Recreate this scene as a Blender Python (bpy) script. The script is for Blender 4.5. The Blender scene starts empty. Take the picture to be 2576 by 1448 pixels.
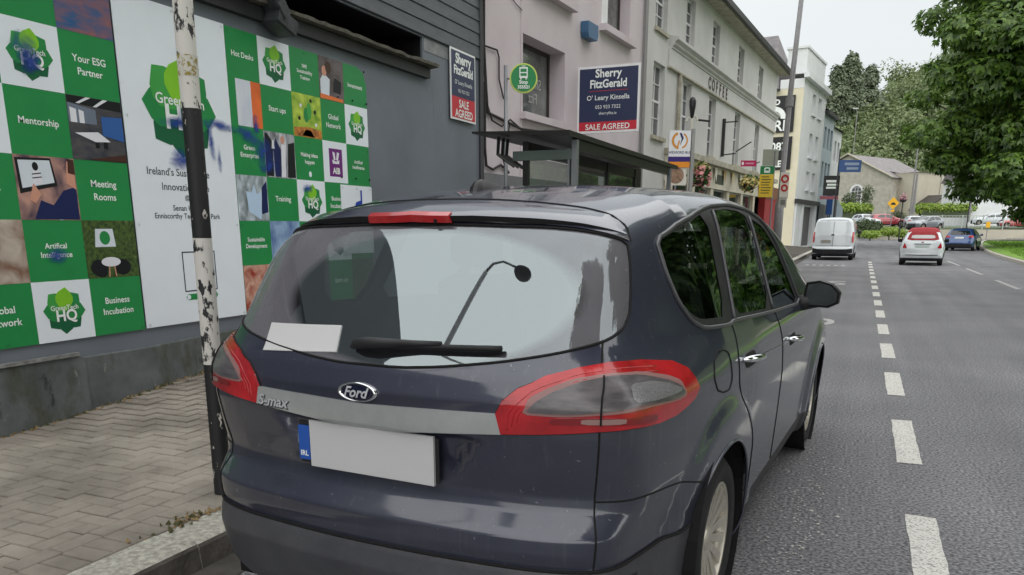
import bpy, bmesh, math, random
import numpy as np
from mathutils import Vector, Matrix
from mathutils.geometry import delaunay_2d_cdt
scene = bpy.context.scene
COL = scene.collection
R_ = math.radians
rnd = random.Random(7)

# ------------------------------------------------------------------ camera
CAM_H, FOC, PITCH, YAW = 1.48, 1980.0, R_(13.9545), R_(23.4)
cam_d = bpy.data.cameras.new('camera')
cam = bpy.data.objects.new('camera', cam_d); COL.objects.link(cam)
cam_d.sensor_width = 36.0; cam_d.lens = FOC / 2576 * 36.0
cam_d.shift_y = (1065 - 724) / 2576
cam_d.clip_start = 0.05; cam_d.clip_end = 3000
cam.location = (0, 0, CAM_H)
cam.rotation_euler = (math.pi / 2 - PITCH, 0, YAW)
scene.camera = cam
# ------------------------------------------------------------------ sky: flat bright overcast
SUN_EL, SUN_AZ = R_(48), R_(118)          # azimuth clockwise from +Y
w = bpy.data.worlds.new('World'); scene.world = w; w.use_nodes = True
nt = w.node_tree; nt.nodes.clear()
out = nt.nodes.new('ShaderNodeOutputWorld'); bg = nt.nodes.new('ShaderNodeBackground')
sky = nt.nodes.new('ShaderNodeTexSky'); sky.sky_type = 'NISHITA'; sky.sun_disc = False
sky.sun_elevation = SUN_EL; sky.sun_rotation = SUN_AZ; sky.dust_density = 6; sky.air_density = 1.0
hs = nt.nodes.new('ShaderNodeHueSaturation'); hs.inputs['Saturation'].default_value = 0.25
mx = nt.nodes.new('ShaderNodeMix'); mx.data_type = 'RGBA'; mx.inputs['Factor'].default_value = 0.9
tc = nt.nodes.new('ShaderNodeTexCoord'); nz = nt.nodes.new('ShaderNodeTexNoise')
nz.inputs['Scale'].default_value = 2.2; nz.inputs['Detail'].default_value = 4
rp = nt.nodes.new('ShaderNodeValToRGB')
rp.color_ramp.elements[0].position = 0.3; rp.color_ramp.elements[0].color = (4.0, 4.25, 4.33, 1)
rp.color_ramp.elements[1].position = 0.75; rp.color_ramp.elements[1].color = (4.4, 4.6, 4.66, 1)
nt.links.new(tc.outputs['Generated'], nz.inputs['Vector']); nt.links.new(nz.outputs['Fac'], rp.inputs['Fac'])
nt.links.new(sky.outputs[0], hs.inputs['Color'])
nt.links.new(hs.outputs[0], mx.inputs[6]); nt.links.new(rp.outputs[0], mx.inputs[7])
nt.links.new(mx.outputs[2], bg.inputs['Color']); bg.inputs['Strength'].default_value = 0.1
nt.links.new(bg.outputs[0], out.inputs[0])
sun_d = bpy.data.lights.new('sun', 'SUN'); sun = bpy.data.objects.new('sun', sun_d); COL.objects.link(sun)
sun_d.energy = 1.5; sun_d.angle = R_(170); sun_d.color = (1.0, 0.97, 0.93)
sv = Vector((math.sin(SUN_AZ) * math.cos(SUN_EL), math.cos(SUN_AZ) * math.cos(SUN_EL), math.sin(SUN_EL)))
sun.rotation_euler = (-sv).to_track_quat('-Z', 'Y').to_euler()
scene.view_settings.view_transform = 'Standard'; scene.view_settings.look = 'None'
scene.view_settings.exposure = 1.1; scene.view_settings.gamma = 1.0
scene.render.engine = 'CYCLES'
scene.cycles.max_bounces = 8; scene.cycles.transparent_max_bounces = 12
scene.cycles.use_denoising = True

# ------------------------------------------------------------------ helpers
_R = Vector((math.cos(YAW), math.sin(YAW), 0)); _F0 = Vector((-math.sin(YAW), math.cos(YAW), 0))
_F = _F0 * math.cos(PITCH) - Vector((0, 0, math.sin(PITCH)))
_U = _F0 * math.sin(PITCH) + Vector((0, 0, math.cos(PITCH)))
def at(u, v, depth):
    """survey helper: world point seen in direction (u,v) at a measured depth along the view axis"""
    return Vector((0, 0, CAM_H)) + (_F + _R * ((u - 1288) / FOC) - _U * ((v - 1065) / FOC)) * depth
def ground_at(u, v, z=0.0):
    d = _F + _R * ((u - 1288) / FOC) - _U * ((v - 1065) / FOC)
    return Vector((0, 0, CAM_H)) + d * ((z - CAM_H) / d.z)

def lin(c):
    return tuple((x / 12.92 if x <= 0.04045 else ((x + 0.055) / 1.055) ** 2.4) for x in [v / 255 for v in c])
MATS = {}
def mat(name, col, rough=0.6, metal=0.0, var=0.12, scale=4.0, bump=0.0, bscale=60.0, col2=None, spec=0.4,
        coat=0.0, objrand=0.0, pos=(0.35, 0.7), detail=6.0, emit=0.0, stretch=None, world=False):
    if name in MATS: return MATS[name]
    m = bpy.data.materials.new(name); m.use_nodes = True; MATS[name] = m
    n = m.node_tree.nodes; l = m.node_tree.links; b = n['Principled BSDF']
    b.inputs['Roughness'].default_value = rough; b.inputs['Metallic'].default_value = metal
    b.inputs['Specular IOR Level'].default_value = spec; b.inputs['Coat Weight'].default_value = coat
    b.inputs['Coat Roughness'].default_value = 0.04
    if var or col2 or bump:
        t = n.new('ShaderNodeTexCoord'); vec = t.outputs['Object']
        if world: vec = n.new('ShaderNodeNewGeometry').outputs['Position']
        if stretch:
            mp = n.new('ShaderNodeMapping'); mp.inputs['Scale'].default_value = stretch
            l.new(vec, mp.inputs['Vector']); vec = mp.outputs[0]
    if var or col2:
        a = n.new('ShaderNodeTexNoise'); a.inputs['Scale'].default_value = scale; a.inputs['Detail'].default_value = detail
        a.inputs['Roughness'].default_value = 0.65
        l.new(vec, a.inputs['Vector'])
        r = n.new('ShaderNodeValToRGB'); l.new(a.outputs['Fac'], r.inputs['Fac'])
        c2 = col2 if col2 else tuple(min(1, x * (1 + var)) for x in col)
        c1 = col if col2 else tuple(x * (1 - var) for x in col)
        r.color_ramp.elements[0].position = pos[0]; r.color_ramp.elements[0].color = (*c1, 1)
        r.color_ramp.elements[1].position = pos[1]; r.color_ramp.elements[1].color = (*c2, 1)
        src = r.outputs[0]
        if objrand:
            oi = n.new('ShaderNodeObjectInfo'); mr = n.new('ShaderNodeMapRange')
            mr.inputs['To Min'].default_value = 1 - objrand; mr.inputs['To Max'].default_value = 1 + objrand
            l.new(oi.outputs['Random'], mr.inputs['Value'])
            mm = n.new('ShaderNodeMix'); mm.data_type = 'RGBA'; mm.blend_type = 'MULTIPLY'; mm.inputs['Factor'].default_value = 1
            l.new(src, mm.inputs[6]); l.new(mr.outputs[0], mm.inputs[7]); src = mm.outputs[2]
        l.new(src, b.inputs['Base Color'])
        if emit:
            l.new(src, b.inputs['Emission Color']); b.inputs['Emission Strength'].default_value = emit
    else:
        b.inputs['Base Color'].default_value = (*col, 1)
    if bump:
        a = n.new('ShaderNodeTexNoise'); a.inputs['Scale'].default_value = bscale; a.inputs['Detail'].default_value = 5
        l.new(vec, a.inputs['Vector'])
        bp = n.new('ShaderNodeBump'); bp.inputs['Strength'].default_value = bump; bp.inputs['Distance'].default_value = 0.01
        l.new(a.outputs['Fac'], bp.inputs['Height']); l.new(bp.outputs[0], b.inputs['Normal'])
    return m
def flat(name, rgb, rough=0.5, **k):
    return mat(name, lin(rgb), rough, var=k.pop('var', 0.05), **k)

def tag(o, label=None, cat=None, group=None, kind=None):
    if label: o['label'] = label
    if cat: o['category'] = cat
    if group: o['group'] = group
    if kind: o['kind'] = kind
    return o
def empty(name, loc=(0, 0, 0), rz=0.0, label=None, cat=None, group=None):
    o = bpy.data.objects.new(name, None); COL.objects.link(o); o.location = loc; o.rotation_euler = (0, 0, rz)
    o.empty_display_size = 0.1
    return tag(o, label, cat, group)
def link(name, me, m=None, parent=None, loc=None, rot=None):
    o = bpy.data.objects.new(name, me); COL.objects.link(o)
    if m and not me.materials:
        for x in (m if isinstance(m, (list, tuple)) else [m]): me.materials.append(x)
    if parent: o.parent = parent
    if loc: o.location = loc
    if rot: o.rotation_euler = rot
    return o
def copy_tree(o, parent=None):
    c = o.copy(); COL.objects.link(c)
    if parent: c.parent = parent
    for ch in o.children: copy_tree(ch, c)
    return c

class MB:
    def __init__(s): s.v = []; s.f = []; s.mi = []
    def add(s, verts, faces, mi=0):
        b = len(s.v); s.v += [tuple(p) for p in verts]; s.f += [tuple(i + b for i in f) for f in faces]; s.mi += [mi] * len(faces); return s
    def box(s, x0, x1, y0, y1, z0, z1, mi=0, M=None, bev=0.0):
        if x0 > x1: x0, x1 = x1, x0
        if y0 > y1: y0, y1 = y1, y0
        if z0 > z1: z0, z1 = z1, z0
        if bev:
            b = bev; P = []
            for z, i in ((z0, b), (z0 + b, 0), (z1 - b, 0), (z1, b)):
                P += [(x0 + i, y0 + i, z), (x1 - i, y0 + i, z), (x1 - i, y1 - i, z), (x0 + i, y1 - i, z)]
            Fc = [(3, 2, 1, 0), (12, 13, 14, 15)]
            for k in range(3):
                for j in range(4): Fc.append((k * 4 + j, k * 4 + (j + 1) % 4, k * 4 + 4 + (j + 1) % 4, k * 4 + 4 + j))
        else:
            P = [(x, y, z) for z in (z0, z1) for x, y in ((x0, y0), (x1, y0), (x1, y1), (x0, y1))]
            Fc = [(3, 2, 1, 0), (4, 5, 6, 7), (0, 1, 5, 4), (1, 2, 6, 5), (2, 3, 7, 6), (3, 0, 4, 7)]
        if M is not None: P = [tuple(M @ Vector(p)) for p in P]
        return s.add(P, Fc, mi)
    def prism(s, pts, y0, y1, mi=0, M=None):
        """pts: (x,z) outline, extruded along y"""
        n = len(pts); P = [(x, y0, z) for x, z in pts] + [(x, y1, z) for x, z in pts]
        if M is not None: P = [tuple(M @ Vector(p)) for p in P]
        Fc = [tuple(range(n)), tuple(range(2 * n - 1, n - 1, -1))] + [(i, i + n, (i + 1) % n + n, (i + 1) % n) for i in range(n)]
        return s.add(P, Fc, mi)
    def slab(s, pts, z0, z1, mi=0):
        n = len(pts); P = [(x, y, z0) for x, y in pts] + [(x, y, z1) for x, y in pts]
        Fc = [tuple(range(n - 1, -1, -1)), tuple(range(n, 2 * n))] + [(i, (i + 1) % n, (i + 1) % n + n, i + n) for i in range(n)]
        return s.add(P, Fc, mi)
    def tube(s, path, r, n=8, mi=0, cap=True):
        path = [Vector(p) for p in path]; L = len(path); rings = []
        rr = r if isinstance(r, (list, tuple)) else [r] * L
        prev = None
        for i, p in enumerate(path):
            d = (path[min(i + 1, L - 1)] - path[max(i - 1, 0)])
            d = d.normalized() if d.length > 1e-9 else Vector((0, 0, 1))
            a = prev if prev is not None else (Vector((1, 0, 0)) if abs(d.x) < 0.8 else Vector((0, 1, 0)))
            a = (a - d * a.dot(d)); a = a.normalized() if a.length > 1e-6 else d.orthogonal().normalized(); prev = a
            b = d.cross(a)
            rings.append([p + (a * math.cos(t) + b * math.sin(t)) * rr[i] for t in [2 * math.pi * k / n for k in range(n)]])
        V = [q for ring in rings for q in ring]; Fc = []
        for i in range(L - 1):
            for k in range(n): Fc.append((i * n + k, i * n + (k + 1) % n, (i + 1) * n + (k + 1) % n, (i + 1) * n + k))
        if cap: Fc += [tuple(range(n - 1, -1, -1)), tuple(range((L - 1) * n, L * n))]
        return s.add(V, Fc, mi)
    def lathe(s, prof, n=24, mi=0, M=None):
        """prof (r,z) revolved about z"""
        P = []; L = len(prof)
        for r, z in prof: P += [(r * math.cos(2 * math.pi * k / n), r * math.sin(2 * math.pi * k / n), z) for k in range(n)]
        if M is not None: P = [tuple(M @ Vector(p)) for p in P]
        Fc = [(i * n + k, i * n + (k + 1) % n, (i + 1) * n + (k + 1) % n, (i + 1) * n + k) for i in range(L - 1) for k in range(n)]
        return s.add(P, Fc, mi)
    def build(s, name, m, parent=None, smooth=False, loc=None, rz=None, merge=False):
        me = bpy.data.meshes.new(name); me.from_pydata(s.v, [], s.f)
        for x in (m if isinstance(m, (list, tuple)) else [m]): me.materials.append(x)
        if any(s.mi): me.polygons.foreach_set('material_index', s.mi)
        if merge:
            bm = bmesh.new(); bm.from_mesh(me); bmesh.ops.remove_doubles(bm, verts=bm.verts, dist=1e-5)
            bmesh.ops.recalc_face_normals(bm, faces=bm.faces); bm.to_mesh(me); bm.free()
        if smooth: me.polygons.foreach_set('use_smooth', [True] * len(me.polygons))
        me.update()
        o = bpy.data.objects.new(name, me); COL.objects.link(o)
        if parent: o.parent = parent
        if loc: o.location = loc
        if rz: o.rotation_euler = (0, 0, rz)
        return o

def text_mesh(body, size, bold=0.0, align='CENTER', shear=0.0, spacing=1.0, line=1.0, sx=1.0):
    """returns (verts2d, faces) of a flat text centred on its own middle"""
    cu = bpy.data.curves.new('t', 'FONT'); cu.body = body; cu.size = size; cu.align_x = align; cu.offset = bold
    cu.shear = shear; cu.space_character = spacing; cu.space_line = line; cu.resolution_u = 3; cu.fill_mode = 'FRONT'
    o = bpy.data.objects.new('t', cu)
    me = bpy.data.meshes.new_from_object(o)
    V = [(v.co.x * sx, v.co.y) for v in me.vertices]; Fc = [tuple(p.vertices) for p in me.polygons]
    bpy.data.objects.remove(o); bpy.data.curves.remove(cu); bpy.data.meshes.remove(me)
    if V:
        ys = [v[1] for v in V]; my = (min(ys) + max(ys)) / 2
        xs = [v[0] for v in V]; mx_ = (min(xs) + max(xs)) / 2 if align == 'CENTER' else 0
        V = [(x - mx_, y - my) for x, y in V]
    return V, Fc
def text(body, size, x, z, y, m, parent, name='lettering', **k):
    """text on a facade facing -Y of its parent's frame"""
    V, Fc = text_mesh(body, size, **k)
    return MB().add([(x + a, y, z + b) for a, b in V], Fc).build(name, m, parent)

def wall_holes(x0, x1, z0, z1, holes, depth=0.25, y=0.0):
    """front face at y with rectangular openings and their reveals"""
    xs = sorted({x0, x1, *[c for h in holes for c in h[:2]]}); zs = sorted({z0, z1, *[c for h in holes for c in h[2:4]]})
    b = MB()
    for i in range(len(xs) - 1):
        for j in range(len(zs) - 1):
            cx, cz = (xs[i] + xs[i + 1]) / 2, (zs[j] + zs[j + 1]) / 2
            if any(h[0] < cx < h[1] and h[2] < cz < h[3] for h in holes): continue
            b.add([(xs[i], y, zs[j]), (xs[i + 1], y, zs[j]), (xs[i + 1], y, zs[j + 1]), (xs[i], y, zs[j + 1])], [(0, 1, 2, 3)])
    for h in holes:
        a, c, d, e = h[:4]; Y = y + depth
        b.add([(a, y, d), (c, y, d), (c, Y, d), (a, Y, d), (a, y, e), (c, y, e), (c, Y, e), (a, Y, e)],
              [(0, 3, 2, 1), (4, 5, 6, 7), (0, 4, 7, 3), (1, 2, 6, 5)])
    return b
def window(parent, x0, x1, z0, z1, y, fm, gm, bars=(1, 1), fw=0.07, sill=None, sm=None, name='window'):
    """frame + each pane; y is the plane of the frame front (into the wall = +y)"""
    f = MB(); t = 0.06
    f.box(x0, x0 + fw, y, y + t, z0, z1); f.box(x1 - fw, x1, y, y + t, z0, z1)
    f.box(x0 + fw, x1 - fw, y, y + t, z0, z0 + fw); f.box(x0 + fw, x1 - fw, y, y + t, z1 - fw, z1)
    nx, nz_ = bars; iw = x1 - x0 - 2 * fw; ih = z1 - z0 - 2 * fw; bw = fw * 0.5
    for i in range(1, nx): cx = x0 + fw + iw * i / nx; f.box(cx - bw / 2, cx + bw / 2, y + 0.004, y + t - 0.004, z0 + fw, z1 - fw)
    for j in range(1, nz_):
        cz = z0 + fw + ih * j / nz_; b2 = fw * (0.95 if j * 2 == nz_ else 0.4)
        for i in range(nx):
            xa = x0 + fw + iw * i / nx + (bw / 2 if i else 0); xb = x0 + fw + iw * (i + 1) / nx - (bw / 2 if i < nx - 1 else 0)
            f.box(xa, xb, y + 0.006, y + t - 0.006, cz - b2 / 2, cz + b2 / 2)
    o = f.build(name, fm, parent)
    for i in range(nx):
        for j in range(nz_):
            p = MB().box(x0 + fw + iw * i / nx, x0 + fw + iw * (i + 1) / nx, y + 0.03, y + 0.036, z0 + fw + ih * j / nz_, z0 + fw + ih * (j + 1) / nz_)
            p.build('pane', gm, o)
    if sill: MB().box(x0 - 0.08, x1 + 0.08, -sill, y + 0.02, z0 - 0.1, z0 - 0.003).build('sill', sm or fm, o)
    return o
# ------------------------------------------------------------------ ground, road, pavement
def sstep(a, b, x):
    t = min(1, max(0, (x - a) / (b - a))); return t * t * (3 - 2 * t)
def road_z(y): return 0.2 * sstep(68, 106, y)
def terrain(x, y):
    z = -0.06 + road_z(y) + 1.55 * sstep(106, 121, y)
    hill = sstep(165, 300, y + 0.12 * (x + 20)) * (34 + 22 * sstep(-20, 90, x))
    return z + hill + 1.2 * math.sin(x * .05) * sstep(170, 240, y)
m_ground = mat('earth_grass', (0.035, 0.06, 0.02), 0.9, var=0.35, scale=0.4, col2=(0.07, 0.085, 0.03))
gx = [-500, -300, -150, -80, -50, -30, -20, -10, 0, 10, 20, 30, 45, 60, 80, 110, 150, 220, 320, 500]
gy = [-300, -120, -60, -20, 0, 30, 60, 68, 80, 95, 106, 110, 114, 118, 121, 130, 150, 165, 180, 200, 220, 240, 260, 280, 300, 340, 420, 700]
b = MB(); V = [(x, y, terrain(x, y)) for y in gy for x in gx]; n = len(gx)
b.add(V, [(j * n + i, j * n + i + 1, (j + 1) * n + i + 1, (j + 1) * n + i) for j in range(len(gy) - 1) for i in range(n - 1)])
tag(b.build('ground', m_ground, smooth=True), kind='structure')

def asphalt_mat():
    m = bpy.data.materials.new('asphalt'); m.use_nodes = True; MATS['asphalt'] = m
    n = m.node_tree.nodes; l = m.node_tree.links; bs = n['Principled BSDF']
    t = n.new('ShaderNodeTexCoord')
    def noise(scale, det=3, vec=None):
        a = n.new('ShaderNodeTexNoise'); a.inputs['Scale'].default_value = scale; a.inputs['Detail'].default_value = det
        l.new(vec or t.outputs['Object'], a.inputs['Vector']); return a.outputs['Fac']
    def ramp(f, p0, p1, c0, c1):
        r = n.new('ShaderNodeValToRGB'); l.new(f, r.inputs['Fac'])
        r.color_ramp.elements[0].position = p0; r.color_ramp.elements[1].position = p1
        r.color_ramp.elements[0].color = (*c0, 1); r.color_ramp.elements[1].color = (*c1, 1); return r.outputs[0]
    def mul(a, bb, blend='MULTIPLY', fac=1.0):
        x = n.new('ShaderNodeMix'); x.data_type = 'RGBA'; x.blend_type = blend
        x.inputs['Factor'].default_value = fac; l.new(a, x.inputs[6]); l.new(bb, x.inputs[7]); return x.outputs[2]
    grain = ramp(noise(58, 5), 0.38, 0.64, (0.075, 0.076, 0.081), (0.275, 0.277, 0.287))
    v = n.new('ShaderNodeTexVoronoi'); v.inputs['Scale'].default_value = 150; l.new(t.outputs['Object'], v.inputs['Vector'])
    chips = ramp(v.outputs['Distance'], 0.08, 0.22, (1.5, 1.5, 1.48), (1, 1, 1))
    big = ramp(noise(0.6, 6), 0.3, 0.72, (0.80, 0.80, 0.81), (1.14, 1.13, 1.12))
    mp = n.new('ShaderNodeMapping'); mp.inputs['Scale'].default_value = (1.3, 0.045, 1); l.new(t.outputs['Object'], mp.inputs['Vector'])
    streak = ramp(noise(1.6, 3, mp.outputs[0]), 0.35, 0.7, (0.86, 0.86, 0.87), (1.1, 1.1, 1.1))
    c = mul(mul(mul(grain, chips), big), streak)
    l.new(c, bs.inputs['Base Color']); bs.inputs['Roughness'].default_value = 0.82; bs.inputs['Specular IOR Level'].default_value = 0.35
    bp = n.new('ShaderNodeBump'); bp.inputs['Strength'].default_value = 0.16; bp.inputs['Distance'].default_value = 0.005
    l.new(noise(130, 3), bp.inputs['Height']); l.new(bp.outputs[0], bs.inputs['Normal'])
    return m
m_asph = asphalt_mat()
KX = -2.57                                   # kerb face
ys = [-60, 0, 30, 68, 74, 80, 86, 92, 98, 105]
b = MB(); P = []
for y in ys: P += [(KX - 0.05, y, road_z(y)), (120, y, road_z(y))]
b.add(P, [(2 * i, 2 * i + 1, 2 * i + 3, 2 * i + 2) for i in range(len(ys) - 1)])
road = tag(b.build('road', m_asph), kind='structure')
# pavement behind the far end of the kerb and side street at the left
b = MB().box(-60, KX - 0.3, 48, 61, -0.05, 0.09); tag(b.build('pavement_far', mat('concrete_path', lin((168, 160, 148)), 0.85, var=0.15, bump=.2)), kind='structure')

# painted lane marks: thin raised thermoplastic strips with ragged edges
def paint_mat(name, base):
    m = bpy.data.materials.new(name); m.use_nodes = True
    n = m.node_tree.nodes; l = m.node_tree.links; bs = n['Principled BSDF']
    t = n.new('ShaderNodeTexCoord'); a = n.new('ShaderNodeTexNoise'); a.inputs['Scale'].default_value = 90; a.inputs['Detail'].default_value = 7
    l.new(t.outputs['Object'], a.inputs['Vector'])
    r = n.new('ShaderNodeValToRGB'); l.new(a.outputs['Fac'], r.inputs['Fac'])
    e = r.color_ramp.elements; e[0].position = 0.31; e[0].color = (0.14, 0.14, 0.135, 1); e[1].position = 0.50; e[1].color = (*base, 1)
    l.new(r.outputs[0], bs.inputs['Base Color']); bs.inputs['Roughness'].default_value = 0.75
    return m
m_paint = paint_mat('road_paint', (0.60, 0.59, 0.55)); m_paint2 = paint_mat('worn_road_paint', (0.40, 0.40, 0.39))
def strip(x0, x1, y0, y1, name='lane_dash', m=None):
    b = MB(); k = 14; L = []; Rr = []
    for i in range(k + 1):
        y = y0 + (y1 - y0) * i / k; j = 0.004
        L.append((x0 + rnd.uniform(-j, j), y + (rnd.uniform(-.015, .015) if i in (0, k) else 0), road_z(y) + 0.004)); Rr.append((x1 + rnd.uniform(-j, j), y + (rnd.uniform(-.015, .015) if i in (0, k) else 0), road_z(y) + 0.004))
    b.add(L + Rr, [(i, i + k + 1, i + k + 2, i + 1) for i in range(k)])
    return b.build(name, m or m_paint, road)
y = 3.18
while y < 39:
    strip(0.35, 0.495, y, y + 1.27); y += 2.305
for y0, y1 in ((8.3, 12.1), (15.6, 19.4), (22.98, 26.66), (29.67, 33.97), (36.4, 41.4), (44.2, 48.2), (51.6, 55.6)):
    strip(3.61, 3.73, y0, y1, m=m_paint2)
strip(1.9, 4.4, 68.2, 68.7, 'stop_line', m_paint2)
# worn bus stop lettering in the lay-by
for body, yc, ln, m in (('STOP', 13.35, 1.7, m_paint2), ('BUS', 23.6, 1.7, m_paint2)):
    Vt, Ft = text_mesh(body, 0.9, bold=0.012)
    hw = max(a for a, _ in Vt); hh = max(c for _, c in Vt)
    MB().add([(-1.3 + a / hw * 1.03, yc + c / hh * ln / 2, 0.005) for a, c in Vt], Ft).build('road_lettering', m, road)
for k in range(6): strip(-2.0 + k * .27, -1.88 + k * .27, 34.3, 35.1, 'bay_mark', m_paint2)
strip(-0.62, -0.52, 22.6, 23.0, 'bay_mark', m_paint2)
# oily patch repair strips, scraps of grit by the car
m_grit = mat('pale_grit', lin((185, 183, 178)), 0.9, var=.2)
b = MB()
for k in range(420):
    t = rnd.random(); cx = -0.25 + rnd.gauss(0.05, .09) + t * .1; cy = 2.5 + t * 2.6 + rnd.gauss(0, .35); s = rnd.uniform(.002, .008) * (2.0 if rnd.random() < .06 else 1)
    a = rnd.uniform(0, 6.28); pts = [(cx + s * math.cos(a + q * 1.57 + rnd.uniform(-.4, .4)), cy + s * math.sin(a + q * 1.57), 0.0045) for q in range(4)]
    b.add(pts + [(cx, cy, 0.0045 + s * .5)], [(0, 1, 4), (1, 2, 4), (2, 3, 4), (3, 0, 4)])
tag(b.build('road_grit', m_grit), 'pale grit scattered on the asphalt beside the parked grey car', 'grit', kind='stuff')

# kerb stones
m_kerb = mat('kerb_granite', lin((136, 133, 125)), 0.88, var=.0, scale=34, col2=lin((186, 183, 172)), pos=(.38, .66), bump=.4, bscale=90, world=True)
m_kerb_face = mat('kerb_face_tar', lin((70, 66, 62)), 0.85, scale=9, col2=lin((105, 100, 94)), bump=.4)
kerb = tag(MB().box(KX - .24, KX - .015, -30, 60, -.05, .05).build('kerb', m_kerb_face), kind='structure')
me_k = None
for i in range(64):
    y0 = -4 + i * 0.92
    if me_k is None:
        b = MB(); L = .912; P = []
        prof = [(-.25, -.02), (-.25, .118), (-.03, .122), (-.008, .115), (0, .10), (0.012, -.02)]
        for yy in (0, L): P += [(x, yy, z) for x, z in prof]
        k = len(prof); b.add(P, [tuple(range(k - 1, -1, -1)), tuple(range(k, 2 * k))] + [(q, (q + 1) % k, (q + 1) % k + k, q + k) for q in range(k)])
        b.mi = [1 if idx in (2 + 4, 2 + 3) else 0 for idx in range(len(b.f))]
        o = b.build('kerbstone', [m_kerb, m_kerb_face], kerb); me_k = o.data; o.location = (KX, y0, 0)
    else:
        o = link('kerbstone', me_k, None, kerb, (KX, y0, rnd.uniform(-.003, .003)))
# gutter strip of darker tar
b = MB().add([(KX + .012, -10, .004), (KX + .2, -10, .004), (KX + .2, 60, .004), (KX + .012, 60, .004)], [(0, 1, 2, 3)])
b.build('gutter', mat('gutter_tar', lin((58, 55, 52)), .9, scale=5, col2=lin((84, 80, 75))), road)

# pavement of small blocks, rising a little towards the wall
def pave_z(x, y):
    a = 0.165 * sstep(3.2, 5.8, y); t = min(1, max(0, (-2.83 - x) / 2.35)); return 0.12 + a * t
m_bed = mat('paver_bed', lin((70, 66, 60)), 0.95, var=.25, scale=30)
py_ = [-20, 2.8, 3.2, 3.6, 4, 4.4, 4.8, 5.2, 5.6, 6, 60]; px_ = [-6.4, -5.18, -4.4, -3.6, -2.83]
b = MB(); V = [(x, y, pave_z(x, y) - .012) for y in py_ for x in px_]; n = len(px_)
b.add(V, [(j * n + i, j * n + i + 1, (j + 1) * n + i + 1, (j + 1) * n + i) for j in range(len(py_) - 1) for i in range(n - 1)])
pavement = tag(b.build('pavement', m_bed), kind='structure')
m_pav = mat('paver', lin((154, 146, 136)), 0.9, scale=1.6, col2=lin((116, 109, 101)), bump=.3, bscale=160, objrand=.06, world=True, pos=(.38, .66), detail=9)
m_pav2 = mat('paver_far', lin((154, 146, 136)), 0.9, scale=1.6, col2=lin((116, 109, 101)), bump=.3, bscale=160, world=True, pos=(.38, .66), detail=9)
blocks = []
for i in range(-10, 130): blocks.append((-2.931, 1.2 + i * .102 + .051, 0.197, 0.097))
for i in range(-5, 60): blocks.append((-3.083, 1.22 + i * .203, 0.098, 0.198))
U = 0.1015
for i in range(0, 21):                       # across (towards the wall)
    for j in range(-12, 110):                # along
        d = (i - j) % 4
        if d == 0 and i < 20: blocks.append((-3.134 - (i + 1) * U, 1.2 + (j + .5) * U, 2 * U - .007, U - .007))
        elif d == 1 and i == 0: blocks.append((-3.134 - .5 * U, 1.2 + (j + .5) * U, U - .007, U - .007))
        elif d == 3: blocks.append((-3.134 - (i + .5) * U, 1.2 + (j + 1) * U, U - .007, 2 * U - .007))
blocks = [q for q in blocks if q[0] > -5.2]
def paver_mesh(sx, sy):
    b = MB().box(-sx / 2, sx / 2, -sy / 2, sy / 2, -.03, 0, bev=.005); me = bpy.data.meshes.new('paver'); me.from_pydata(b.v, [], b.f[1:]); me.materials.append(m_pav); return me
def seen(q):
    p = Vector((q[0], q[1], .12)) - Vector((0, 0, CAM_H)); z = p.dot(_F)
    if z < .3: return False
    u = 1288 + FOC * p.dot(_R) / z; v = 1065 - FOC * p.dot(_U) / z
    return -40 < u < 640 and v < 1490
vis = sorted([q for q in blocks if seen(q)], key=lambda q: q[0] ** 2 + q[1] ** 2)
near = set(vis[:300]); cache = {}; far = MB()
for q in blocks:
    dz = rnd.uniform(-.0025, .0025); z = pave_z(q[0], q[1]) + dz
    if q in near:
        k = (round(q[2], 3), round(q[3], 3))
        if k not in cache: cache[k] = paver_mesh(*k)
        o = link('paver', cache[k], None, pavement, (q[0], q[1], z), (rnd.uniform(-.008, .008), -0.07 * sstep(3.2, 5.8, q[1]) + rnd.uniform(-.008, .008), rnd.uniform(-.006, .006)))
    else:
        M = Matrix.Translation((q[0], q[1], z)) @ Matrix.Rotation(-.07 * sstep(3.2, 5.8, q[1]), 4, 'Y')
        far.box(-q[2] / 2, q[2] / 2, -q[3] / 2, q[3] / 2, -.03, 0, M=M)
tag(far.build('pavers_beyond', m_pav2, pavement), kind='stuff')
# moss, leaf litter and weeds along the wall foot and kerb
m_moss = mat('moss', (0.09, 0.085, 0.03), 0.95, scale=14, col2=(0.045, 0.055, 0.02))
m_litter = mat('dry_litter', lin((150, 128, 92)), 0.95, scale=20, col2=lin((104, 84, 58)))
b = MB(); b2 = MB()
for k in range(520):
    if rnd.random() < .86:
        y = rnd.uniform(2.6, 6.6); x = -5.16 + abs(rnd.gauss(0, .035))
    else:
        y = rnd.choice([rnd.gauss(2.55, .1), rnd.gauss(2.72, .05)]); x = rnd.gauss(-2.84, .03)
    z = pave_z(x, y); s = rnd.uniform(.006, .02); a = rnd.uniform(0, 6.28); h = rnd.uniform(.004, .025)
    pts = [(x + s * math.cos(a + q * 2.09), y + s * math.sin(a + q * 2.09), z + .002) for q in range(3)] + [(x + rnd.uniform(-.01, .01), y, z + h)]
    (b if rnd.random() < .5 else b2).add(pts, [(0, 1, 3), (1, 2, 3), (2, 0, 3)])
tag(b.build('moss_tufts', m_moss), 'moss and small weeds in the joint at the foot of the grey wall', 'moss', kind='stuff')
tag(b2.build('leaf_litter', m_litter), 'dry brown leaf litter along the foot of the grey wall', 'litter', kind='stuff')

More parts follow.
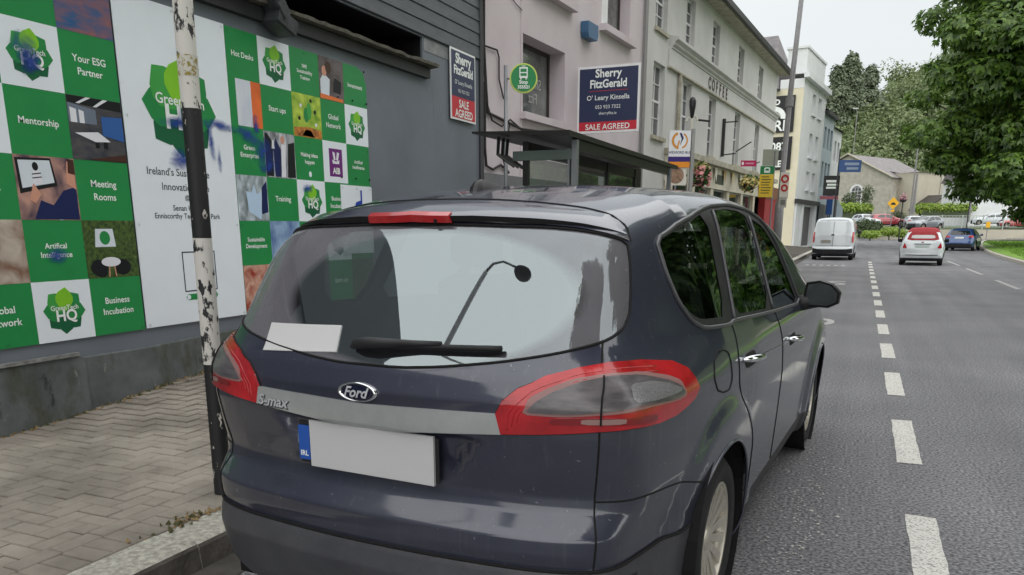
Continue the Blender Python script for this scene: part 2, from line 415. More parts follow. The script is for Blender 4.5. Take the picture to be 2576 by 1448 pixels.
# grass verge on the right with kerb
VK = [(6.05, -30), (6.05, 20), (6.1, 38), (6.36, 45), (6.74, 52.4), (7.53, 62.5), (9.1, 77.7), (10.2, 86), (11.2, 92), (13, 95), (16, 95), (22, 92), (34, 84), (60, 70), (60, -30)]
def offset_in(P, d):
    out = []; n = len(P); cx, cy = 30, 30
    for i in range(n):
        a, c = Vector(P[i - 1]), Vector(P[(i + 1) % n]); t = (c - a).normalized(); nn = Vector((t.y, -t.x))
        if nn.dot(Vector((cx, cy)) - Vector(P[i])) < 0: nn = -nn
        out.append(tuple(Vector(P[i]) + nn * d))
    return out
m_grass = mat('mown_grass', (0.12, 0.24, 0.03), 0.9, scale=1.2, col2=(0.18, 0.30, 0.05), bump=.5, bscale=40)
verge = tag(MB().slab(offset_in(VK, .2), .0, .15).build('grass_verge', m_grass), kind='structure')
b = MB(); inner = offset_in(VK, .195)
for i in range(len(VK)):
    j = (i + 1) % len(VK); za, zb = road_z(VK[i][1]), road_z(VK[j][1])
    b.add([(*VK[i], za), (*VK[j], zb), (*VK[j], zb + .13), (*VK[i], za + .13), (*inner[i], za + .135), (*inner[j], zb + .135)], [(0, 1, 2, 3), (3, 2, 5, 4)])
b.build('verge_kerb', mat('concrete_kerb', lin((172, 168, 156)), .85, var=.15, scale=6), verge)
# grass blades on the part of the verge in view
b = MB()
for k in range(9000):
    x, y = rnd.uniform(6.6, 16), rnd.uniform(40, 92)
    if x < 6.4 + (y - 38) * .085: continue
    h = rnd.uniform(.05, .14); a = rnd.uniform(0, 3.14); dx, dy = .05 * math.cos(a), .05 * math.sin(a)
    b.add([(x - dx, y - dy, .15), (x + dx, y + dy, .15), (x + rnd.uniform(-.04, .04), y + rnd.uniform(-.04, .04), .15 + h)], [(0, 1, 2)])
tag(b.build('verge_grass_blades', m_grass), 'short green grass on the roadside verge under the big tree', 'grass', kind='stuff')
# ------------------------------------------------------------------ dark grey building at the left
WX = -5.18
m_dark = mat('dark_grey_render', lin((107, 113, 122)), 0.6, scale=0.9, col2=lin((119, 125, 134)), bump=.12, bscale=25, spec=.35)
def plinth_mat():
    m = mat('stained_plinth', lin((80, 84, 85)), 0.85, scale=2.6, col2=lin((112, 116, 118)), bump=.5, bscale=14, detail=9); n = m.node_tree.nodes; l = m.node_tree.links; bs = n['Principled BSDF']; src = bs.inputs['Base Color'].links[0].from_socket
    t = n.new('ShaderNodeTexCoord'); mp = n.new('ShaderNodeMapping'); mp.inputs['Scale'].default_value = (1.6, 1, .7); l.new(t.outputs['Object'], mp.inputs['Vector'])
    for sc, p0, p1, col in ((1.5, .50, .64, (66, 68, 48)), (5, .60, .66, (46, 48, 48)), (8, .63, .66, (132, 131, 124))):
        a = n.new('ShaderNodeTexNoise'); a.inputs['Scale'].default_value = sc; a.inputs['Detail'].default_value = 8; a.inputs['Roughness'].default_value = .7; l.new(mp.outputs[0], a.inputs['Vector'])
        r = n.new('ShaderNodeMapRange'); r.inputs['From Min'].default_value = p0; r.inputs['From Max'].default_value = p1; r.inputs['To Max'].default_value = .8; l.new(a.outputs['Fac'], r.inputs['Value'])
        x = n.new('ShaderNodeMix'); x.data_type = 'RGBA'; l.new(r.outputs[0], x.inputs['Factor']); l.new(src, x.inputs[6]); x.inputs[7].default_value = (*lin(col), 1); src = x.outputs[2]
    l.new(src, bs.inputs['Base Color']); return m
m_plinth = plinth_mat()
m_black = mat('black_recess', (0.006, 0.006, 0.007), 0.7, var=0.2)
m_plank = mat('dark_cladding', lin((76, 80, 86)), 0.55, scale=3, col2=lin((92, 96, 102)), stretch=(1, .2, 4), bump=.1)
m_ledge = mat('weathered_ledge', lin((120, 117, 110)), 0.85, scale=7, col2=lin((70, 66, 56)), bump=.6, bscale=30)
g = empty('grey_building', (WX, 0, 0), math.pi / 2, 'dark grey rendered shop building with a long slot and black clad top', 'building')
# local frame: x = along the street, y = into the building, z up
b = wall_holes(-12, 10.82, .55, 3.76, [(1.0, 9.2, 3.44, 3.745)], .03)
b.build('wall', m_dark, g)
MB().add([(1.0, .03, 3.44), (9.2, .03, 3.44), (9.2, .03, 3.745), (1.0, .03, 3.745), (1.0, 1.2, 3.44), (9.2, 1.2, 3.44), (9.2, 1.2, 3.745), (1.0, 1.2, 3.745)], [(0, 1, 5, 4), (2, 3, 7, 6), (1, 2, 6, 5), (3, 0, 4, 7), (4, 5, 6, 7)]).build('slot_recess', m_black, g)
MB().box(10.8, 10.82, .002, 7, 0, 5.85).build('end_wall', m_dark, g)
MB().box(-12, 10.8, 6.9, 7, 0, 5.85).build('back_wall', m_dark, g)
MB().box(-12, 10.82, .61, 7, 5.75, 5.85).build('roof', m_plank, g)
# plinth stepping out, with a broken top edge
b = MB(); xs = [-12, 2.0, 3.0, 3.95, 4.0, 4.6, 5.2, 6.2, 8, 10.8]; top = [.56, .56, .565, .575, .55, .545, .565, .57, .56, .56]
for i in range(len(xs) - 1):
    o = .04 if xs[i] < 3.96 else .025
    b.add([(xs[i], -o, -.05), (xs[i + 1], -o, -.05), (xs[i + 1], -o, top[i + 1]), (xs[i], -o, top[i]), (xs[i], .01, top[i] + .012), (xs[i + 1], .01, top[i + 1] + .012)], [(0, 1, 2, 3), (3, 2, 5, 4)])
    b.add([(xs[i + 1], -o, -.05), (xs[i + 1], .01, -.05), (xs[i + 1], .01, top[i + 1] + .012), (xs[i + 1], -o, top[i + 1])], [(0, 1, 2, 3)])
b.build('plinth', m_plinth, g)
MB().box(-2, 3.95, -.06, -.02, .578, .602).build('plinth_trim', mat('pale_trim', lin((150, 150, 148)), .7, scale=12, col2=lin((84, 84, 84))), g)
# ledge under the slot (crumbling), dark band standing in for the ledge's shadow, cladding planks
b = MB(); k = 90; P = []
for i in range(k + 1):
    x = 1.0 + 8.34 * i / k; d = .15 + rnd.uniform(-.012, .012); h = rnd.uniform(-.01, .012)
    P += [(x, 0.01, 3.452), (x, -d, 3.436 + h), (x, -d + .008, 3.405 + h * .6), (x, .01, 3.395)]
b.add(P, [(i * 4 + q, i * 4 + q + 1, i * 4 + q + 5, i * 4 + q + 4) for i in range(k) for q in range(3)] + [(0, 1, 2, 3), (k * 4 + 3, k * 4 + 2, k * 4 + 1, k * 4)])
b.build('ledge', m_ledge, g)
MB().box(1.0, 9.26, -.07, .0, 3.275, 3.39).build('ledge_shadow_band', mat('ledge_shadow_dark', lin((42, 43, 46)), .5, var=.15), g)
MB().box(9.23, 9.9, -.005, .0, 3.6, 3.74).build('bare_patch', mat('bare_render', lin((150, 152, 152)), .7, scale=5, col2=lin((104, 107, 112))), g)
for i in range(13):
    z0 = 3.762 + i * .16
    P = [(-0.012, z0), (-.03, z0 + .01), (-.018, z0 + .158), (.02, z0 + .158), (.02, z0)]
    M = Matrix(((0, 1, 0, 0), (1, 0, 0, 0), (0, 0, 1, 0), (0, 0, 0, 1)))
    bb = MB(); n_ = len(P); Q = [(5.0, y, z) for y, z in P] + [(10.82, y, z) for y, z in P]
    bb.add(Q, [tuple(range(n_ - 1, -1, -1)), tuple(range(n_, 2 * n_))] + [(q, q + n_, (q + 1) % n_ + n_, (q + 1) % n_) for q in range(n_)]); bb.build('plank', m_plank, g)
MB().box(-12, 4.99, -.02, .02, 3.762, 5.84).build('parapet_wall', m_dark, g)
# awning bracket above the posters
aw = MB(); M = Matrix.Translation((6.30, -.10, 3.36)) @ Matrix.Rotation(R_(50), 4, 'Y')
aw.box(-1.1, .05, -.14, .04, -.05, .075, M=M, bev=.012); M2 = Matrix.Translation((6.36, -.08, 3.30)) @ Matrix.Rotation(R_(20), 4, 'Y')
aw.box(-.14, .12, -.15, .055, -.09, .06, M=M2, bev=.015); aw.box(5.2, 6.5, -.1, -.04, 3.44, 3.5)
aw.build('awning_bracket', mat('bracket_metal', lin((38, 40, 43)), .45, scale=8, col2=lin((66, 70, 74)), bump=.3), g)
MB().box(-.95, -.1, -.146, -.142, -.02, .045, M=M).build('bracket_glass', mat('bracket_glaze', lin((72, 88, 92)), .2, var=.1), g)
# drips and scratches of old paint
b = MB()
for x, z, L in ((9.45, 3.2, .32), (9.3, 3.25, .1), (9.31, 3.2, .07), (9.62, 3.05, .16), (9.9, 2.75, .2), (9.46, 2.9, .2), (7.95, 2.95, .01)):
    b.prism([(x, z), (x + .012, z - .02), (x + .006, z - L), (x - .004, z - L * .8)], -.003, -.002)
b.build('paint_drip', mat('drip', lin((132, 136, 140)), .7), g)
MB().tube([(10.80, -.03, 0.6), (10.80, -.03, 3.0), (10.81, -.035, 4.0), (10.78, -.03, 5.2)], .035, 8).build('drain_pipe', mat('grey_pipe', lin((70, 70, 74)), .5), g)

# ------------------------------------------------------------------ printed boards on the grey wall
GREEN = flat('print_green', (36, 138, 74), .38, spec=.45); WHITE = flat('print_white', (232, 238, 246), .35, scale=2, spec=.45, var=.03)
m_txt_w = flat('print_text_white', (236, 240, 238), .4); m_txt_k = flat('print_text_dark', (44, 52, 60), .4)
m_blt = flat('bolt', (40, 40, 42), .5)
LG = [flat('leaf_lime', (132, 198, 46), .4), flat('leaf_mid', (66, 160, 74), .4), flat('leaf_green', (38, 136, 72), .4), flat('leaf_dark', (22, 96, 62), .4)]
def leaf_logo(parent, x, z, s, y, big=False):
    """eight pointed leaf rosette in four greens with lettering"""
    def leaf(a, L, wd):
        pts = []
        for t in (0, .2, .4, .6, .8, 1.0): pts.append((wd * math.sin(math.pi * min(1, t * .92 + .04)) , L * t))
        pts += [(-p, q) for p, q in reversed(pts[:-1])]
        c, sn = math.cos(a), math.sin(a); return [(x + s * (p * c + q * sn), z + s * (-p * sn + q * c)) for p, q in pts]
    for k, (a, mi) in enumerate([(180, 3), (135, 3), (225, 3), (90, 2), (270, 2), (45, 2), (315, 1), (4, 0)]):
        MB().prism(leaf(R_(a), 1.0, .43), y - .0008 - .0003 * k, y - .0004).build('leaf_print', LG[mi], parent)
    yy = y - .0045
    text('GreenTech', s * .29, x, z + s * .14, yy, m_txt_w, parent, bold=.004 * s, name='logo_text'); text('HQ', s * .66, x + s * .06, z - s * .24, yy, m_txt_w, parent, bold=.02 * s, name='logo_text')
def board(name, x0, x1, z0, z1, y, label, m, cut=0):
    o = empty(name, (WX + 0, 0, 0), math.pi / 2, label, 'poster')
    pts = [(x0, z0), (x1, z0), (x1, z1 - cut), (x1 - cut * .3, z1 - cut * .3), (x1 - cut, z1), (x0, z1)] if cut else [(x0, z0), (x1, z0), (x1, z1), (x0, z1)]
    MB().prism(pts, -y - .006, -y).build('board', m, o)
    bb = MB()
    for x in (x0 + .03, (x0 + x1) / 2, x1 - .03):
        for z in (z0 + .02, z0 + .8, z0 + 1.6, z1 - .03): bb.lathe([(.0001, -.006), (.008, -.006), (.01, .002)], 8, M=Matrix.Translation((x, -y - .006, z)) @ Matrix.Rotation(R_(90), 4, 'X'))
    bb.build('fixing', m_blt, o); return o
def cell(o, x0, x1, z0, z1, y, m, name='tile_print'):
    return MB().prism([(x0, z0), (x1, z0), (x1, z1), (x0, z1)], y - .0012, y - .0002).build(name, m, o)
def pic_mat(name, cols, scale, stretch=None, seed=0.0, dist=.4):
    m = bpy.data.materials.new(name); m.use_nodes = True; n = m.node_tree.nodes; l = m.node_tree.links; bs = n['Principled BSDF']
    t = n.new('ShaderNodeTexCoord'); mp = n.new('ShaderNodeMapping'); mp.inputs['Location'].default_value = (seed, 0, seed * .7)
    if stretch: mp.inputs['Scale'].default_value = stretch
    a = n.new('ShaderNodeTexNoise'); a.inputs['Scale'].default_value = scale; a.inputs['Detail'].default_value = 3; a.inputs['Distortion'].default_value = dist
    l.new(t.outputs['Object'], mp.inputs['Vector']); l.new(mp.outputs[0], a.inputs['Vector'])
    r = n.new('ShaderNodeValToRGB'); l.new(a.outputs['Fac'], r.inputs['Fac']); e = r.color_ramp.elements
    for i, c in enumerate(cols):
        p = .28 + .44 * i / (len(cols) - 1)
        el = e[0] if i == 0 else (e[1] if i == len(cols) - 1 else e.new(p)); el.position = p; el.color = (*lin(c), 1)
    l.new(r.outputs[0], bs.inputs['Base Color']); bs.inputs['Roughness'].default_value = .4
    return m
PIC = {
 'hands': pic_mat('pic_hands', [(24, 88, 140), (96, 150, 178), (206, 170, 158), (226, 214, 214), (150, 96, 90)], 6, (1, 1, 2.5), 1.0),
 'office': pic_mat('pic_office', [(36, 46, 62), (70, 92, 122), (176, 192, 214), (90, 84, 86)], 8, (1, 1, 2.2), 2.0),
 'laptop': pic_mat('pic_laptop', [(20, 30, 66), (60, 80, 130), (206, 210, 220), (196, 150, 136)], 7, None, 3.0),
 'hedge': pic_mat('pic_hedge', [(26, 48, 24), (52, 84, 36), (88, 110, 52)], 40, None, 4.0),
 'yellow': pic_mat('pic_yellow', [(112, 66, 40), (208, 142, 40), (236, 196, 92), (206, 196, 184)], 6, None, 5.0),
 'flag': pic_mat('pic_flag', [(196, 204, 222), (222, 226, 234)], 3, (3, 1, 1), 6.0), 'flag_o': flat('pic_orange', (226, 110, 54), .4, var=.2),
 'woman': pic_mat('pic_woman', [(60, 48, 50), (170, 126, 110), (216, 214, 222), (120, 110, 112)], 8, None, 7.0),
 'plant': pic_mat('pic_plant', [(84, 140, 20), (150, 200, 40), (206, 224, 90)], 9, None, 8.0),
 'soil': pic_mat('pic_soil', [(70, 34, 20), (196, 96, 40), (236, 150, 70)], 14, None, 9.0),
 'suits': pic_mat('pic_suits', [(14, 16, 28), (34, 44, 82), (120, 128, 150), (214, 216, 224)], 7, (1.6, 1, .6), 10.0),
 'park': pic_mat('pic_park', [(30, 44, 26), (84, 108, 44), (170, 188, 200), (214, 226, 238)], 7, (1.5, 1, .8), 11.0),
 'sea': pic_mat('pic_sea', [(22, 60, 140), (48, 104, 186), (170, 200, 226)], 5, None, 12.0),
 'autumn': pic_mat('pic_autumn', [(150, 44, 24), (216, 96, 48), (226, 190, 170)], 10, None, 13.0),
}
def words(o, body, cx, cz, size, y, m=None, **k):
    for i, ln in enumerate(body.split('\n')):
        text(ln, size, cx, cz + (len(body.split('\n')) - 1) * size * .62 - i * size * 1.24, y, m or m_txt_w, o, bold=.0009, sx=k.get('sx', 1.0), name='words')
# left board
YB = .012
lb = board('checkered_poster', 2.33, 4.585, .695, 3.16, YB, 'green and white checkered poster board at the left edge, left of the tall white board', GREEN)
yb = -YB - .0062; c = [2.33, 2.78, 3.23, 3.68, 4.13, 4.585]; r = [.695, 1.115, 1.53, 1.95, 2.38, 2.80, 3.16]
def lay(o, grid, c, r, y):
    for (i, j), spec in grid.items():
        x0, x1, z0, z1 = c[i], c[i + 1], r[j], r[j + 1]; cx, cz = (x0 + x1) / 2, (z0 + z1) / 2; w_ = x1 - x0
        if spec == 'logo': cell(o, x0, x1, z0, z1, y, WHITE); leaf_logo(o, cx, cz, .165 if w_ > .43 else .155, y - .0013)
        elif spec in PIC: cell(o, x0, x1, z0, z1, y, PIC[spec], 'picture_print')
        else:
            n_ = max(len(q) for q in spec.split('\n')); words(o, spec, cx, cz, min(.068, w_ * .80 / (n_ * .56)), y - .0008)
lay(lb, {(3, 0): 'logo', (4, 0): 'Business\nIncubation', (2, 0): 'Global\nNetwork', (2, 1): 'yellow', (3, 1): 'Artifical\nIntelligence', (4, 1): 'hedge', (2, 2): 'Training', (3, 2): 'laptop',
         (4, 2): 'Meeting\nRooms', (3, 3): 'Mentorship', (4, 3): 'office', (2, 3): 'logo', (3, 4): 'logo', (4, 4): 'Your ESG\nPartner', (2, 4): 'Start ups', (4, 5): 'hands', (1, 1): 'Training', (1, 0): 'logo', (0, 1): 'logo'}, c, r, yb)
def shapes(o, lst, y):
    for k, (m, pts) in enumerate(lst): MB().prism(pts, y - .0016 - .0003 * k, y - .0013).build('picture_print', m, o)
def ell(cx, cz, rx, rz, n=16): return [(cx + rx * math.cos(q * 2 * math.pi / n), cz + rz * math.sin(q * 2 * math.pi / n)) for q in range(n)]
fk = flat('pic_dark', (22, 22, 28), .4); fw_ = flat('pic_white', (226, 226, 234), .4); fn = flat('pic_navy', (22, 34, 84), .4); fs = flat('pic_skin', (206, 150, 128), .4); fb = flat('pic_brown', (70, 42, 34), .4); fa = flat('pic_pale', (214, 222, 232), .4); fu = flat('pic_blue', (52, 96, 164), .4); fgr = flat('pic_grey', (112, 122, 140), .4)
# green meeting nook, table and chairs
shapes(lb, [(fa, [(4.22, 1.34), (4.40, 1.34), (4.385, 1.47), (4.235, 1.47)]), (LG[2], ell(4.31, 1.405, .045, .05)), (fk, ell(4.235, 1.19, .075, .06)), (fk, ell(4.44, 1.19, .075, .06)), (fk, ell(4.25, 1.15, .05, .03)), (fw_, ell(4.34, 1.23, .085, .035)), (fs, [(4.31, 1.12), (4.318, 1.12), (4.325, 1.2), (4.318, 1.2)]), (fs, [(4.37, 1.12), (4.378, 1.12), (4.37, 1.2), (4.362, 1.2)])], yb)
# office with table
shapes(lb, [(fgr, [(4.135, 2.2), (4.36, 2.2), (4.36, 2.3), (4.135, 2.33)]), (fw_, [(4.15, 2.2), (4.2, 2.2), (4.2, 2.29), (4.15, 2.3)]), (fw_, [(4.22, 2.2), (4.26, 2.2), (4.26, 2.28), (4.22, 2.29)]), (fk, [(4.135, 2.33), (4.58, 2.31), (4.58, 2.378), (4.135, 2.378)]), (fw_, [(4.2, 2.33), (4.23, 2.33), (4.33, 2.378), (4.29, 2.378)]), (fw_, [(4.34, 2.32), (4.37, 2.32), (4.47, 2.378), (4.43, 2.378)]), (fu, [(4.4, 2.13), (4.58, 2.1), (4.58, 2.27), (4.4, 2.26)]), (fw_, [(4.17, 2.13), (4.33, 2.08), (4.46, 2.09), (4.36, 2.15)]), (fk, [(4.33, 2.04), (4.36, 2.04), (4.36, 2.078), (4.33, 2.075)]), (fk, [(4.40, 2.04), (4.43, 2.04), (4.43, 2.085), (4.40, 2.085)]), (fb, [(4.25, 1.955), (4.58, 1.955), (4.58, 2.01)])], yb)
# video call picture
shapes(lb, [(fk, [(3.70, 1.70), (3.98, 1.76), (3.95, 1.94), (3.69, 1.93)]), (fa, [(3.72, 1.735), (3.96, 1.78), (3.94, 1.925), (3.71, 1.915)]), (fk, ell(3.83, 1.88, .022, .028)), (fw_, [(3.80, 1.76), (3.87, 1.77), (3.86, 1.85), (3.81, 1.85)]), (fk, [(3.80, 1.80), (3.868, 1.81), (3.868, 1.817), (3.80, 1.807)]), (fk, [(3.80, 1.825), (3.865, 1.835), (3.865, 1.842), (3.80, 1.832)]), (fs, [(3.76, 1.66), (3.8, 1.64), (3.85, 1.70), (3.8, 1.77)]), (fn, [(3.78, 1.535), (4.12, 1.535), (4.12, 1.76), (4.02, 1.73), (3.93, 1.63), (3.84, 1.66)]), (fs, [(4.05, 1.78), (4.12, 1.74), (4.12, 1.9), (4.07, 1.93)]), (fb, [(4.07, 1.85), (4.125, 1.84), (4.125, 1.94), (4.08, 1.945)])], yb)
# tall white board
wb = board('white_poster', 4.60, 5.735, .70, 3.16, YB + .004, 'tall white poster board with large green leaf logo behind the striped pole', WHITE)
yw = -YB - .0105
leaf_logo(wb, 5.17, 2.415, .385, yw)
for i, (ln, z, sz) in enumerate((("Ireland's Sustainable", 1.915, .082), ('Innovation Hub', 1.80, .082), ('@', 1.715, .05), ('Senan House', 1.635, .062), ('Enniscorthy Technology Park', 1.565, .060))):
    text(ln, sz, 5.15 - (.06 if i == 0 else 0), z, yw - .001, m_txt_k, wb, name='words', bold=.0006)
b = MB(); fr = [(5.03, .96), (5.40, .96), (5.40, 1.28), (5.03, 1.28)]                    # empty frame of the scan code and green tag
for x0, x1, z0, z1 in ((5.03, 5.40, .955, .965), (5.03, 5.40, 1.275, 1.285), (5.03, 5.04, .965, 1.275), (5.39, 5.40, .965, 1.275)): b.prism([(x0, z0), (x1, z0), (x1, z1), (x0, z1)], yw - .001, yw)
b.build('code_frame', m_txt_k, wb)
MB().prism([(5.06, .885), (5.38, .885), (5.40, .91), (5.38, .935), (5.06, .935), (5.035, .91)], yw - .001, yw).build('tag_print', GREEN, wb)
MB().prism(ell(5.065, .91, .02, .02), yw - .002, yw - .001).build('tag_dot', WHITE, wb)
# right board
rb = board('checkered_poster', 5.745, 7.885, .70, 3.155, YB, 'green checkered poster board with rounded corner, right of the tall white board', GREEN, cut=.16)
c = [5.745, 6.15, 6.59, 7.04, 7.46, 7.885]; r = [.70, 1.14, 1.54, 1.94, 2.35, 2.75, 3.155]
lay(rb, {(0, 5): 'Hot Desks', (1, 5): 'logo', (2, 5): 'SME\nSustainability\nTraining', (3, 5): 'woman', (4, 5): 'Investment', (1, 4): 'Start ups', (2, 4): 'plant', (3, 4): 'Global\nNetwork', (4, 4): 'logo',
         (0, 3): 'Green\nEnterprise', (1, 3): 'suits', (2, 3): 'Making ideas\nhappen', (4, 3): 'Artifical\nIntelligence', (0, 2): 'park', (1, 2): 'Training', (2, 2): 'logo', (3, 2): 'Business\nIncubation', (0, 1): 'Sustainable\nDevelopment', (1, 1): 'sea', (2, 1): 'Mentoring', (3, 1): 'logo', (4, 1): 'Meeting\nRooms', (0, 0): 'autumn', (1, 0): 'Training', (2, 0): 'office', (3, 0): 'Start ups', (4, 0): 'hedge'}, c, r, yb)
cell(rb, 5.83, 6.02, 2.36, 2.75, yb, PIC['flag'], 'picture_print'); cell(rb, 6.02, 6.15, 2.36, 2.75, yb, PIC['flag_o'], 'picture_print')
cell(rb, 7.04, 7.46, 1.94, 2.35, yb, WHITE); PUR = flat('print_purple', (110, 36, 120), .4)
shapes(rb, [(PUR, [(7.14, 2.0), (7.37, 2.0), (7.37, 2.28), (7.14, 2.28)]), (fw_, [(7.2, 2.13), (7.31, 2.13), (7.32, 2.17), (7.27, 2.155), (7.24, 2.155), (7.19, 2.17)]), (fw_, [(7.22, 2.16), (7.25, 2.17), (7.24, 2.24), (7.20, 2.25)]), (fw_, [(7.29, 2.16), (7.26, 2.17), (7.28, 2.25), (7.32, 2.24)])], yb)
text('AIB', .085, 7.255, 2.06, yb - .004, m_txt_w, rb, bold=.003, name='words')
shapes(rb, [(fb, [(2 * 0 + 6.72, 2.36), (6.92, 2.36), (6.86, 2.42), (6.78, 2.42)]), (LG[2], ell(6.80, 2.56, .04, .07)), (LG[1], ell(6.85, 2.6, .035, .08)), (fk, ell(6.69, 2.52, .02, .02)), (fk, ell(6.94, 2.6, .02, .02)), (fk, ell(6.88, 2.70, .018, .018)), (fw_, ell(6.72, 2.64, .018, .018)), (fw_, ell(6.95, 2.48, .018, .018))], yb)
MB().prism([(6.6, 2.352), (7.035, 2.352), (7.035, 2.43), (6.85, 2.45), (6.6, 2.43)], yb - .0016, yb - .0012).build('picture_print', PIC['soil'], rb)
shapes(rb, [(fa, [(7.06, 2.78), (7.2, 2.78), (7.22, 2.95), (7.12, 3.0), (7.06, 2.93)]), (fs, ell(7.13, 3.02, .04, .05)), (fb, ell(7.2, 3.06, .05, .06)), (fk, [(7.27, 2.84), (7.40, 2.83), (7.42, 2.95), (7.30, 2.98)]), (flat('pic_or', (226, 120, 60), .4), [(7.05, 2.755), (7.44, 2.755), (7.44, 2.785), (7.05, 2.80)])], yb)
shapes(rb, [(fk, [(6.16, 1.95), (6.26, 1.95), (6.27, 2.25), (6.2, 2.33), (6.16, 2.33)]), (fn, [(6.28, 1.95), (6.36, 1.95), (6.38, 2.2), (6.31, 2.3), (6.27, 2.2)]), (fw_, [(6.37, 1.95), (6.43, 1.95), (6.45, 2.24), (6.39, 2.25)]), (fs, ell(6.41, 2.29, .03, .035)), (fk, [(6.46, 1.95), (6.58, 1.95), (6.58, 2.28), (6.49, 2.26)]), (fw_, [(6.25, 2.2), (6.29, 2.2), (6.28, 2.28), (6.26, 2.27)])], yb)
shapes(rb, [(flat('pic_water', (186, 210, 236), .4), [(5.88, 1.62), (6.04, 1.55), (6.06, 1.8), (6.0, 1.78), (5.97, 1.86), (5.93, 1.79), (5.86, 1.8)]), (fn, [(6.05, 1.6), (6.14, 1.62), (6.14, 1.9), (6.07, 1.84)])], yb)

MB().prism(ell(6.81, 2.0, .022, .028), yb - .003, yb - .002).build('bulb_print', WHITE, rb)
fu_o = board('partner_poster', 7.31, 7.90, 1.20, 1.925, YB + .009, 'small white poster with blue logo overlapping the right green board', WHITE, cut=.02)
yf_ = -YB - .0155
shapes(fu_o, [(flat('print_royal', (36, 70, 170), .4), [(7.58, 1.66), (7.70, 1.66), (7.70, 1.88), (7.67, 1.88), (7.67, 1.77), (7.58, 1.75)])], yf_)
text('e', .16, 7.60, 1.71, yf_ - .003, flat('print_royal', (36, 70, 170)), fu_o, bold=.006, name='words')
# blue spray graffiti: thin soft edged film of paint
def spray_mat():
    m = bpy.data.materials.new('blue_spray'); m.use_nodes = True; n = m.node_tree.nodes; l = m.node_tree.links; bs = n['Principled BSDF']
    bs.inputs['Base Color'].default_value = (*lin((24, 62, 150)), 1); bs.inputs['Roughness'].default_value = .5
    t = n.new('ShaderNodeTexCoord'); v = n.new('ShaderNodeVectorMath'); v.operation = 'LENGTH'; mp = n.new('ShaderNodeMapping'); mp.inputs['Location'].default_value = (-1, -1, 0); mp.inputs['Scale'].default_value = (2, 2, 1)
    l.new(t.outputs['UV'], mp.inputs['Vector']); l.new(mp.outputs[0], v.inputs[0])
    a = n.new('ShaderNodeTexNoise'); a.inputs['Scale'].default_value = 9; a.inputs['Detail'].default_value = 7; a.inputs['Distortion'].default_value = 1.0; l.new(t.outputs['Object'], a.inputs['Vector'])
    s1 = n.new('ShaderNodeMath'); s1.operation = 'MULTIPLY_ADD'; s1.inputs[1].default_value = 1.5; s1.inputs[2].default_value = 0.15; l.new(a.outputs['Fac'], s1.inputs[0])
    s2 = n.new('ShaderNodeMath'); s2.operation = 'SUBTRACT'; l.new(s1.outputs[0], s2.inputs[0]); l.new(v.outputs['Value'], s2.inputs[1])
    s3 = n.new('ShaderNodeMath'); s3.operation = 'MULTIPLY'; s3.inputs[1].default_value = .95; s3.use_clamp = True; l.new(s2.outputs[0], s3.inputs[0]); l.new(s3.outputs[0], bs.inputs['Alpha'])
    return m
m_spray = spray_mat()
def spray_patch(parent, x, z, rx, rz, rot, y):
    me = bpy.data.meshes.new('spray'); c_, s_ = math.cos(rot), math.sin(rot)
    me.from_pydata([(x + c_ * a * rx - s_ * q * rz, y, z + s_ * a * rx + c_ * q * rz) for a, q in ((-1, -1), (1, -1), (1, 1), (-1, 1))], [], [(0, 1, 2, 3)])
    uv = me.uv_layers.new(); 
    for i, p in enumerate(((0, 0), (1, 0), (1, 1), (0, 1))): uv.data[i].uv = p
    me.materials.append(m_spray); return link('spray_mark', me, None, parent)
for i, q in enumerate([(5.6, 2.33, .32, .05, -.05), (5.95, 2.28, .22, .07, -.3), (6.12, 2.17, .16, .14, .3), (6.05, 2.38, .05, .12, 0), (6.2, 2.05, .16, .1, .2), (5.47, 2.2, .04, .2, .1)]): spray_patch(rb if q[0] > 5.75 else wb, *q, (yb if q[0] > 5.75 else yw) - .006 - .0004 * i)
for i, q in enumerate([(5.14, 2.02, .17, .09, 0), (5.13, 2.3, .22, .06, .05), (5.2, 2.33, .1, .12, 0), (5.55, 2.05, .03, .14, 0)]): spray_patch(wb, *q, yw - .008 - .0004 * i)
for i, q in enumerate([(3.88, 2.6, .12, .14, .3), (3.9, 2.55, .1, .1, 0), (3.9, 1.29, .1, .07, 0), (6.75, 1.86, .09, .05, 0)]): spray_patch(lb if q[0] < 5 else rb, *q, yb - .008 - .0004 * i)
